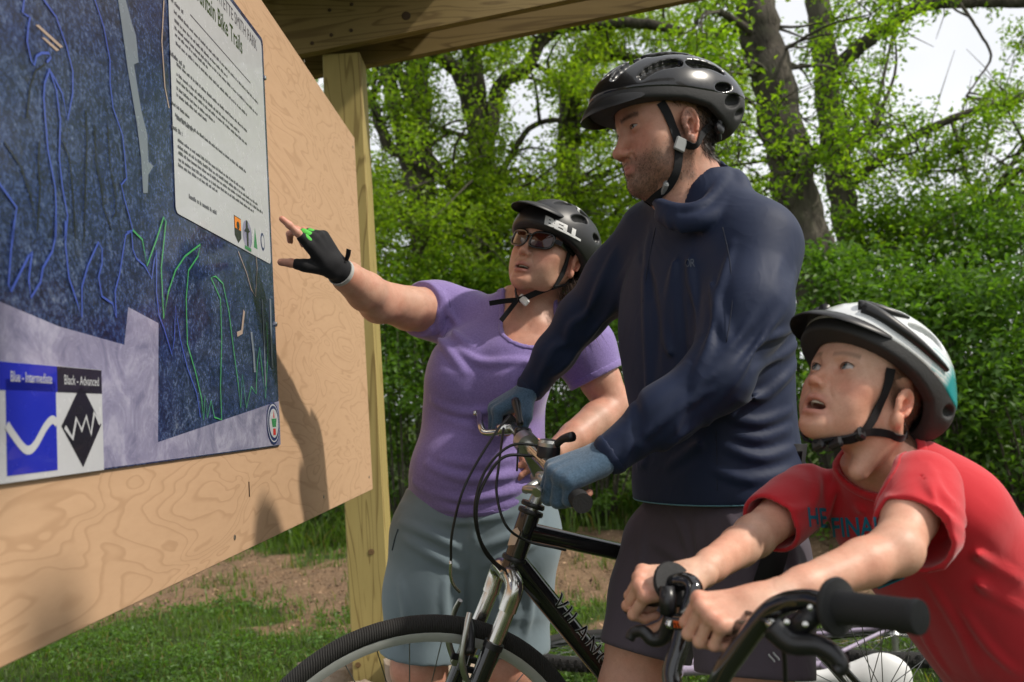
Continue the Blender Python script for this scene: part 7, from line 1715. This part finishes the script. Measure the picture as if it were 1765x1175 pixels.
def frame_parts(root, G, mat, tt=.018, dt=.023):
    P = {k: Vector((v[0], 0, v[1])) for k, v in G.items()}
    mb = MB(); mb.tube([P['ht0'], P['ht1']], .021, 18); mb.tube([P['tt0'], P['tt1']], [tt, tt * .9], 16); mb.tube([P['dt0'], P['bb']], [dt, dt * .95], 16); mb.tube([P['bb'], P['st']], .0165, 16)
    for y in (-1, 1):
        o = Vector((0, .06 * y, 0)); n = Vector((0, .022 * y, 0)); mb.tube([P['bb'] + n, P['hr'] + o], [.011, .009], 10); mb.tube([P['tt1'] + n * .6, P['hr'] + o], [.0085, .007], 10)
    mb.lathe([(.022, -.036), (.022, .036)], P['bb'], (0, 1, 0), 18); fr = mb.build('frame', mat, root, True, 40)
    return P, fr
def crank(root, P, side=-1):
    mb = MB(); c = P['bb'] + Vector((0, .045 * side, 0)); mb.lathe([(.085, -.0015), (.085, .0015), (.05, .0018)], c, (0, 1, 0), 44); mb.lathe([(.06, -.006), (.06, -.004)], c, (0, 1, 0), 36); mb.build('chainring', GREYMET, root, True, 30)
    for sg in (-1, 1):
        a = P['bb'] + Vector((0, .055 * sg, 0)); e = a + Vector((.10 * sg, .012 * sg, -.14 * sg)); mb = MB(); mb.tube([a, e], [.013, .010], 10); mb.build('crank_arm', BLACKPL, root, True, 40)
        mb = MB(); mb.box(e + Vector((0, .055 * sg, 0)), (.085, .09, .02), None, .004); mb.build('pedal', BLACKPL, root)
def saddle(root, P, top, mat, L=.26):
    c = Vector((top[0], 0, top[1])); mb = MB(); mb.tube([P['st'], c - Vector((0, 0, .03))], .0135, 14); mb.build('seat_post', ALLOY, root, True, 40)
    s = SDF((c.x - L * .75, -.11, c.z - .06), (c.x + L * .65, .11, c.z + .05), .006)
    s.cone((c.x - L * .52, 0, c.z + .004), (c.x + L * .1, 0, c.z), .021, .032, .03); s.ell((c.x + L * .32, 0, c.z + .002), (.085, .072, .032), .04); s.cone((c.x - L * .1, 0, c.z), (c.x + L * .3, 0, c.z), .032, .055, .03, 'u', ((0, 0, 1), .6)); s.cut((c.x, 0, c.z - .022), (0, 0, -1), .01)
    V, F = s.mesh(); me = fast('saddle', relax(V, F, 2), F, mat, root); return me
class LocalBike:
    def __init__(s, d, n_near, lean, org):
        """d: backwards on the ground, n_near: horizontal unit to the camera side, lean: tilt towards that side"""
        d = Vector(d).normalized(); n = Vector(n_near).normalized(); s.U = Vector((0, 0, math.cos(lean))) + n * math.sin(lean); s.d = d; s.Yl = s.U.cross(d)
        m_ = Matrix((d, s.Yl, s.U)).transposed().to_4x4(); m_.translation = Vector(org); s.M = m_; s.I = m_.inverted()
    def bp(s, u, v, off=0.0):
        dr = FWD * FPX + CRT * (u - PW / 2) - CUP * (v - PH / 2); o = s.M.translation + s.Yl * off; t = (o - CAM).dot(s.Yl) / dr.dot(s.Yl); q = s.I @ (CAM + dr * t); return q
    def root(s, name, label, cat='bicycle'):
        t = thing(name, label, cat); t.matrix_world = s.M; ORG[t.name] = Vector((0, 0, 0)); s.r = t; return t
    def L(s, P): return s.I @ Vector(P)
# ------------------------------------------------------------------ the man's bicycle
lb = LocalBike((.957, .29, 0), (.29, -.957, 0), math.radians(7), (-.235, 1.770, 0)); mbk = lb.root('bicycle', 'black hybrid bicycle with silver suspension fork held by the adult in navy')
top = lb.bp(704, 1055); WR = .367; ac = top.x; hub = (ac, .345)
ht1 = lb.bp(914, 884); ht0 = lb.bp(880, 984); t0 = lb.bp(925, 926); t1d = lb.bp(1057, 953); d0 = lb.bp(900, 955); d1 = lb.bp(1036, 1135)
f2 = lambda v: (v.x, v.z)
ttd = (t1d - t0); ttd.y = 0; ttd.normalize(); dtd = (d1 - d0); dtd.y = 0; dtd.normalize()
bb = d0 + dtd * .62; tt1 = t0 + ttd * .53
print('bike', [round(x, 3) for x in (ac, top.z, *f2(ht1), *f2(ht0), *f2(bb), *f2(tt1))])
_ax = (ht1 - ht0).normalized(); t0 = ht1 - _ax * .036; d0b = ht0 + _ax * .022
G = dict(ht0=f2(ht0), ht1=f2(ht1), tt0=f2(t0), tt1=f2(tt1), dt0=f2(d0b), bb=f2(bb), st=(tt1.x + .01, tt1.z + .05), hr=(ac + 1.06, .367))
P, fr = frame_parts(mbk, G, PAINTB, .0185, .0225)
wheel(mbk, ac, .367, WR, .0168, RIMM); wheel(mbk, ac + 1.06, .367, WR, .0168, RIMM)
crank(mbk, P); saddle(mbk, P, (tt1.x + .045, tt1.z + .17), BLACKPL)
# fork: crown, sliders, lowers
H = Vector((ac, 0, .367)); axd = (P['ht1'] - P['ht0']).normalized(); cr = P['ht0'] - axd * .012
mb = MB(); 
for y in (-1, 1):
    o = Vector((0, .058 * y, 0)); fd = (H + o - (cr + o - axd * .01)).normalized(); arch = smoothpath([cr + Vector((0, .0, .004)), cr + Vector((-.004, .034 * y, .012)), cr + o + Vector((-.006, 0, -.004)), cr + o + fd * .05], 5); mb.tube(arch, .0175, 12)
crown = mb.build('fork_crown', CHROME, mbk, True, 50)
for y in (-1, 1):
    o = Vector((0, .058 * y, 0)); s0_ = cr + o; e0 = H + o; fd = (e0 - s0_).normalized()
    vtube(mbk, 'fork_slider', s0_ + fd * .03, s0_ + fd * .125, .0150, .0150, CHROME); vtube(mbk, 'fork_leg', s0_ + fd * .118, e0, .0185, .0145, PAINTB)
    mb = MB(); mb.lathe([(.0195, 0), (.0195, .012)], s0_ + fd * .112, fd, 18); mb.build('fork_seal', BLACKPL, mbk, True, 40)
    # cantilever brake arm
    b0 = s0_ + fd * .19 + Vector((-.02, -.006 * y, 0)); mb = MB(); mb.tube(smoothpath([b0, b0 + Vector((-.010, .004 * y, .045)), b0 + Vector((.002, -.004 * y, .100)), b0 + Vector((.012, -.014 * y, .125))], 4), [.0065] * 5 + [.0055] * 8, 8); mb.build('brake_arm', ALLOY, mbk, True, 50)
    mb = MB(); mb.box(b0 + Vector((.014, -.022 * y, .012)), (.055, .008, .012), Matrix.Rotation(.35, 3, 'Y'), .002); mb.build('brake_pad', BLACKPL, mbk)
    mb = MB(); mb.lathe([(.008, -.006), (.008, .006)], b0, (0, 1, 0), 12); mb.build('brake_bolt', ALLOY, mbk, True, 40)
mb = MB(); ar = smoothpath([cr - axd * .125 + Vector((-.05, -.058, 0)), cr - axd * .095 + Vector((-.052, -.03, 0)), cr - axd * .085 + Vector((-.052, 0, .0)), cr - axd * .095 + Vector((-.052, .03, 0)), cr - axd * .125 + Vector((-.05, .058, 0))], 5); mb.tube(ar, .009, 10); mb.build('fork_brace', BLACKPL, mbk, True)
# headset rings
for k, r_ in ((-.002, .0245), (.012, .023), (-.098, .0245)):
    mb = MB(); mb.lathe([(r_, 0), (r_ + .0015, .004), (r_, .009)], P['ht1'] + axd * k, axd, 20); mb.build('headset_ring', BLACKPL, mbk, True, 40)
# stem and bar
gl = chL['frame'][3]((.076, -.004, -.034)); gr_ = chR['frame'][3]((.076, -.004, -.034)); bar = (Vector(gl) - Vector(gr_)).normalized()
Cc = lb.L(px(908, 765, 1.70)); gL, gR = lb.L(gl), lb.L(gr_); bd = (gL - gR).normalized()
piv = lb.bp(936, 824); q0 = P['ht1'] + axd * .005
mb = MB(); mb.tube(smoothpath([q0, q0.lerp(Vector((piv.x, 0, piv.z)), .6) + Vector((.004, 0, 0)), Vector((piv.x, 0, piv.z))], 4), .0135, 14); mb.lathe([(.021, -.017), (.021, .017)], (piv.x, 0, piv.z), (0, 1, 0), 20); mb.tube([Vector((piv.x, 0, piv.z)), Cc], [.017, .016], 14); mb.lathe([(.023, -.022), (.023, .022)], Cc, bd, 20); stem = mb.build('stem', ALLOY, mbk, True, 40)
mb = MB(); mb.lathe([(.008, -.0195), (.008, -.0175), (.004, -.019)], (piv.x, 0, piv.z), (0, 1, 0), 14); mb.build('stem_bolt', CHROME, stem, True, 40)
endL, endR = gL + bd * .060, gR - bd * .060
inL, inR = gL - bd * .075, gR + bd * .075
mb = MB(); mb.tube(smoothpath([endR, gR, inR, Cc - bd * .03, Cc + bd * .03, inL, gL, endL], 6), .0112, 14); hb = mb.build('handlebar', CHROME, mbk, True, 40)
for g, sg in ((gL, 1), (gR, -1)):
    mb = MB(); n = 14
    mb.lathe([(.0165 if i % 2 else .0150, -.065 + .135 * i / (n - 1)) for i in range(n)], g, bd * sg, 18); mb.build('grip', GRIPM, mbk, True, 60)
    inn = g - bd * sg * .085; fwdv = Vector((-1, 0, -.12)); 
    mb = MB(); mb.box(inn + fwdv * .018, (.040, .030, .022), None, .004); mb.tube(smoothpath([inn + fwdv * .035 + Vector((0, 0, -.004)), inn + fwdv * .062 + bd * sg * .02 + Vector((0, 0, -.004)), inn + fwdv * .066 + bd * sg * .05 + Vector((0, 0, .006)), inn + fwdv * .056 + bd * sg * (.085 if sg > 0 else .13) + Vector((0, 0, .012)), inn + fwdv * .062 + bd * sg * (.095 if sg > 0 else .145) + Vector((0, 0, .012))], 4), [.0085] * 3 + [.0075] * 12 + [.0085] * 2, 8); mb.build('brake_lever', CHROME if sg < 0 else ALLOY, mbk, True, 50)
# shifter pods: drum, cap and thumb lever
def pod(u, v, Y, r, cap, lever):
    c = lb.L(px(u, v, Y)); up = Vector((.12, 0, 1)).normalized(); mb = MB(); mb.lathe([(r * .8, -.02), (r, -.016), (r, .0), (r * .96, .004)], c, up, 26); o = mb.build('shifter', BLACKPL, mbk, True, 35)
    mb = MB(); mb.lathe([(r * .97, .0035), (r * .97, .010), (r * .8, .015), (r * .3, .0165)], c, up, 26); mb.build('shifter_cap', cap, o, True, 35)
    e = lb.L(px(*lever)); mb = MB(); mb.tube(smoothpath([c + (e - c) * .3, c.lerp(e, .6) + Vector((0, 0, .004)), e], 4), [.007] * 4 + [.0075, .008, .009, .0095, .009], 10); mb.build('thumb_lever', BLACKPL, o, True)
pod(946, 772, 1.60, .0215, ALLOY, (988, 752, 1.56)); pod(901, 750, 1.78, .0185, BLACKPL, (888, 690, 1.86))
# cables
def cable(L, Y, r=.0026):
    mb = MB(); mb.tube([lb.L(q) for q in smoothpath([px(u, v, y if y else Y) for u, v, y in L], 7)], r, 8); mb.build('cable', CABLE, mbk, True)
cable([(878, 716, 1.80), (850, 752, 1.72), (802, 835, 1.66), (780, 915, 1.66), (777, 968, 1.67)], 0); cable([(934, 768, 1.62), (880, 768, 1.62), (836, 812, 1.62), (818, 880, 1.62), (832, 945, 1.65), (862, 982, 1.69)], 0)
cable([(922, 786, 1.63), (872, 786, 1.62), (842, 818, 1.62), (822, 868, 1.62), (826, 925, 1.64), (850, 965, 1.67), (880, 990, 1.70), (930, 1040, 1.70)], 0, .003)
cable([(868, 738, 1.82), (860, 800, 1.70), (856, 850, 1.67), (872, 905, 1.66), (908, 932, 1.68), (958, 944, 1.68), (975, 948, 1.69)], 0); cable([(893, 772, 1.66), (892, 790, 1.65), (891, 812, 1.65)], 0, .002)
mb = MB(); n0 = lb.L(px(777, 966, 1.67)); mb.tube(smoothpath([n0, lb.L(px(777, 992, 1.675)), lb.L(px(782, 1008, 1.685)), lb.L(px(792, 1020, 1.70))], 4), .0032, 8); mb.build('cable_noodle', CHROME, mbk, True)
# lettering down the tube (outlined)
def tube_text(body, p0, dirv, upv, h, r, mat, par, offs, lift, near=-1):
    vs, fs = text_mesh(body, 1.0, 0, offs, 0.0, 1.25, 8); x0 = min(v.x for v in vs); y0 = min(v.y for v in vs); y1 = max(v.y for v in vs); k = h / (y1 - y0); mb = MB(); out = []
    for v in vs:
        a = (v.x - x0) * k; yy = ((v.y - y0) / (y1 - y0) - .5) * h; ang = yy / r; out.append(p0 + dirv * a + upv * (r + lift) * math.sin(ang) + Vector((0, near * (r + lift) * math.cos(ang), 0)))
    mb.add(out, fs); return mb.build('lettering', mat, par)
D0 = Vector((*f2(d0), 0)); D0 = Vector((d0.x, 0, d0.z)); upv = Vector((-dtd.z, 0, dtd.x)); upv = upv if upv.z > 0 else -upv
tx = D0 + dtd * .105; tube_text('VILANO', tx, dtd, upv, .034, .0228, SILVERPR, fr, .034, .0008); tube_text('VILANO', tx + dtd * .0013, dtd, upv, .0305, .0228, PAINTB, fr, -.006, .0015)
mb = MB(); mb.box(P['ht1'] - axd * .055 + Vector((0, 0, 0)), (.0001, .0001, .0001)); 
bad = P['ht1'] - axd * .045; mb = MB(); mb.prism([(-.009, -.018), (.009, -.014), (.011, .012), (0, .02), (-.011, .012)], bad + Vector((-.0205, -.010, 0)), Vector((.5, -.86, 0)), axd, .0012); mb.build('head_badge', ALLOY, fr)
# ------------------------------------------------------------------ the child's small bike
cg1, cg0 = px(1440, 1045, .865), px(1572, 1062, .800)                        # near grip inner and outer ends
cf = chK2['frame'][3]((.056, 0, -.022)); hd = (Vector(cg0) - Vector(cg1)).normalized()
kb_d = Vector((.90, .30, 0)).normalized(); lk = LocalBike(kb_d, (kb_d.y, -kb_d.x, 0), 0.0, (.02, .96, 0)); kbk = lk.root('bicycle', 'small black bike with high-rise handlebar in front of the child in red')
b1, b2 = lk.L(px(1202, 1262, 1.0)), lk.L(px(1232, 1258, .975))
nu = [lk.L(p) for p in (px(1238, 1178, .955), px(1275, 1118, .94), px(1318, 1062, .925), px(1352, 1040, .91), px(1395, 1034, .892), cg1)]
fu = [lk.L(p) for p in (px(1158, 1178, 1.04), px(1172, 1110, 1.055), px(1188, 1048, 1.07), px(1196, 1018, 1.075), px(1188, 1004, 1.085), px(1165, 1004, 1.10))]
frv = lk.L(cf); fo = frv + (frv - fu[-1]).normalized() * .06
mb = MB(); mb.tube(smoothpath([b2] + nu + [lk.L(cg0)], 6), .0112, 14); mb.tube(smoothpath([b1] + fu + [frv, fo], 6), .0112, 14); mb.tube([b1, b2], .0112, 14); khb = mb.build('handlebar', PAINTB, kbk, True, 40)
xa, xb = lk.L(px(1170, 1072, 1.06)), lk.L(px(1305, 1086, .93)); vtube(kbk, 'crossbar', xa, xb, .0105, .0105, PAINTB)
xd = (xb - xa).normalized(); cdir = (lk.L(CAM) - xa).normalized(); xu = (Vector((0, 0, 1)) - xd * xd.z).normalized(); xn = (cdir - xd * cdir.dot(xd) - xu * cdir.dot(xu)).normalized()
vs, fs = text_mesh('mong', 1.0, 0, .03); x0 = min(v.x for v in vs); mb = MB(); mb.add([xa + xd * (.004 + (v.x - x0) * .021) + xu * (.0112 * math.sin((v.y - .25) * 1.5)) + xn * (.0112 * math.cos((v.y - .25) * 1.5)) for v in vs], fs); mb.build('lettering', ORANGE, khb)
for a, b in ((lk.L(cg1), lk.L(cg0)), (fu[-1].lerp(frv, .1), fo)):
    g = (b - a).normalized(); L_ = (b - a).length; mb = MB(); mb.lathe([(.027, -.002), (.0285, .002), (.027, .005), (.0165, .006), (.0155, L_ * .3), (.0158, L_ * .6), (.0155, L_), (.0162, L_ + .004), (.0152, L_ + .008), (.010, L_ + .009)], a, g, 28); mb.build('grip', GRIPM, kbk, True, 35)
# levers: perch, ferrule and blade
def lever(pts, perch, fer, w0, w1, name='brake_lever'):
    q = [lk.L(px(*p)) for p in pts]; s_ = smoothpath(q, 5); n = len(s_); mb = MB(); mb.tube(s_, [w0 + (w1 - w0) * (i / (n - 1)) ** .8 for i in range(n)], 10); o = mb.build(name, BLACKPL, kbk, True)
    a, b = [lk.L(px(*p)) for p in perch]; mb = MB(); mb.tube([a, a.lerp(b, .5), b], [.009, .011, .010], 12); mb.build('lever_perch', BLACKPL, kbk, True)
    a, b = [lk.L(px(*p)) for p in fer]; mb = MB(); mb.lathe([(.0045, 0), (.0065, .003), (.0065, (b - a).length * .7), (.004, (b - a).length)], a, b - a, 14); mb.build('adjuster', CHROME, kbk, True, 35)
    return o
lever([(1335, 1082, .90), (1365, 1108, .885), (1410, 1112, .87), (1438, 1128, .86), (1450, 1148, .855), (1440, 1158, .855)], [(1412, 1052, .875), (1365, 1090, .893)], [(1346, 1084, .90), (1322, 1072, .908)], .014, .0065)
lever([(1160, 1062, 1.075), (1145, 1095, 1.085), (1125, 1102, 1.09), (1108, 1088, 1.095), (1092, 1090, 1.10), (1085, 1102, 1.10)], [(1150, 1010, 1.085), (1152, 1060, 1.078)], [(1158, 1068, 1.07), (1152, 1082, 1.07)], .011, .006)
for u, v, Y in ((1397, 1047, .872), (1356, 1072, .885), (1388, 1076, .87)): mb = MB(); mb.lathe([(.0030, 0), (.0028, .003), (.0014, .0036)], lk.L(px(u, v, Y - .008)), lk.L(CAM) - lk.L(px(u, v, Y)), 12); mb.build('screw', CHROME, kbk, True, 40)
mb = MB(); mb.tube(smoothpath([lk.L(px(*p)) for p in ((1322, 1072, .908), (1295, 1058, .94), (1262, 1052, 1.03), (1220, 1050, 1.08), (1190, 1046, 1.065), (1172, 1058, 1.05))], 6), .0026, 8); mb.build('cable', CABLE, kbk, True); mb = MB(); mb.tube(smoothpath([lk.L(px(*p)) for p in ((1345, 1092, .90), (1352, 1130, .93), (1354, 1180, .97))], 5), .0026, 8); mb.build('cable', CABLE, kbk, True)
kc = (b1 + b2) / 2; KH1 = kc + Vector((.02, 0, -.05)); kx = Vector((.30, 0, 1)).normalized(); KH0 = KH1 - kx * .11; kh_ = KH0 - kx * (KH0.z - .25 - .03) ; kh_ = Vector((KH0.x - (KH0.z - .25) * .33, 0, .25)); y0 = kc.y
for q in (KH1, KH0): q.y = y0
kh_.y = y0; wr0 = KH0 - kx * .02
mb = MB(); mb.box(kc + Vector((.012, 0, -.012)), (.06, .05, .045), None, .006); mb.tube([kc + Vector((.02, 0, 0)), KH1], .014, 12); mb.build('stem', PAINTB, kbk, True, 40)
fk = MB(); fk.tube([KH1, KH0], .019, 16); fk.tube([KH1 - kx * .02, KH1 + Vector((.36, 0, -.10))], .016, 14); fk.tube([KH0, KH1 + Vector((.30, 0, -.36))], .019, 14); fk.tube([KH1 + Vector((.30, 0, -.36)), KH1 + Vector((.36, 0, -.06))], .0145, 14)
for y in (-1, 1): fk.tube([KH1 + Vector((.30, .02 * y, -.36)), Vector((kh_.x + .82, y0 + .05 * y, .25))], .010, 10); fk.tube([KH1 + Vector((.36, .012 * y, -.10)), Vector((kh_.x + .82, y0 + .05 * y, .25))], .008, 10)
fk.build('frame', PAINTB, kbk, True, 40); mb = MB()
for y in (-1, 1): mb.tube(smoothpath([wr0, wr0 + Vector((0, .045 * y, -.01)), kh_ + Vector((0, .05 * y, 0))], 5), .012, 10)
mb.build('fork', PAINTB, kbk, True, 40)
for ax_ in (kh_.x, kh_.x + .82):
    r_ = wheel(kbk, ax_, .25, .25, .024, PAINTB, 28); r_.location.y = y0
mb = MB(); sd = KH1 + Vector((.375, 0, -.02)); mb.tube([KH1 + Vector((.36, 0, -.08)), sd], .0125, 12); mb.build('seat_post', ALLOY, kbk, True); s = SDF(sd - Vector((.18, .1, .06)), sd + Vector((.18, .1, .06)), .006); s.cone(sd - Vector((.12, 0, 0)), sd, .018, .03, .03); s.ell(sd + Vector((.07, 0, 0)), (.07, .06, .028), .03); V_, F_ = s.mesh(); fast('saddle', V_, F_, BLACKPL, kbk)
# ------------------------------------------------------------------ the bike lying on the ground behind them
ly = thing('bicycle', 'mountain bike with white saddle lying on its side on the ground', 'bicycle'); ml = Matrix(((.985, .0, -.17), (-.17, .0, -.985), (0, 1, 0))).to_4x4(); ml.translation = Vector((.36, 3.83, .12))
ml = ml @ Matrix.Rotation(math.radians(-5), 4, 'X'); ly.matrix_world = ml; ORG[ly.name] = Vector((0, 0, 0))
LILAC = plain('lilac_silver_frame', (0.36, 0.30, 0.40), 0.25, 0.3, 0.15, 20, coat=0.5); WHITESD = plain('white_vinyl', (0.66, 0.66, 0.65), 0.45, 0, 0.06, 20)
G = dict(ht0=(.22, .66), ht1=(.26, .78), tt0=(.25, .755), tt1=(.74, .70), dt0=(.225, .68), bb=(.66, .29), st=(.76, .78), hr=(1.06, .33))
P, fr2 = frame_parts(ly, G, LILAC); wheel(ly, 0, .33, .335, .026, BLACKPL, 32, True); wheel(ly, 1.06, .33, .335, .026, BLACKPL, 32, True); crank(ly, P, 1)
saddle(ly, P, (.80, .89), WHITESD, .30)
for y in (-1, 1): vtube(ly, 'fork_leg', Vector((.21, .055 * y, .64)), Vector((0, .055 * y, .33)), .016, .014, PAINTB)
vtube(ly, 'fork_crown', Vector((.215, -.06, .645)), Vector((.215, .06, .645)), .018, .018, PAINTB)
mb = MB(); mb.tube(smoothpath([Vector((.30, -.30, .90)), Vector((.28, -.16, .90)), Vector((.22, -.04, .86)), Vector((.22, .04, .86)), Vector((.28, .16, .90)), Vector((.30, .30, .90))], 6), .0125, 12); mb.build('handlebar', PAINTB, ly, True); vtube(ly, 'stem', Vector((.26, 0, .79)), Vector((.22, 0, .86)), .016, .018, PAINTB)
for y in (-1, 1):
    vtube(ly, 'grip', Vector((.29, .19 * y, .90)), Vector((.30, .31 * y, .90)), .0165, .0165, GRIPM); mb = MB(); mb.tube(smoothpath([Vector((.27, .13 * y, .89)), Vector((.22, .17 * y, .88)), Vector((.21, .25 * y, .88)), Vector((.20, .28 * y, .885))], 4), .006, 8); mb.build('brake_lever', BLACKPL, ly, True)
mb = MB(); mb.lathe([(.004, -.02), (.018, -.016), (.021, 0), (.018, .016), (.006, .022)], Vector((.26, .135, .90)), (0, 1, 0), 18); mb.build('bell', plain('bell_dome', (0.55, 0.58, 0.58), 0.2, 0.4), ly, True, 40)
print('script seconds', round(time.time() - T0, 1), 'tris', sum(len(o.data.polygons) for o in bpy.data.objects if o.type == 'MESH'))
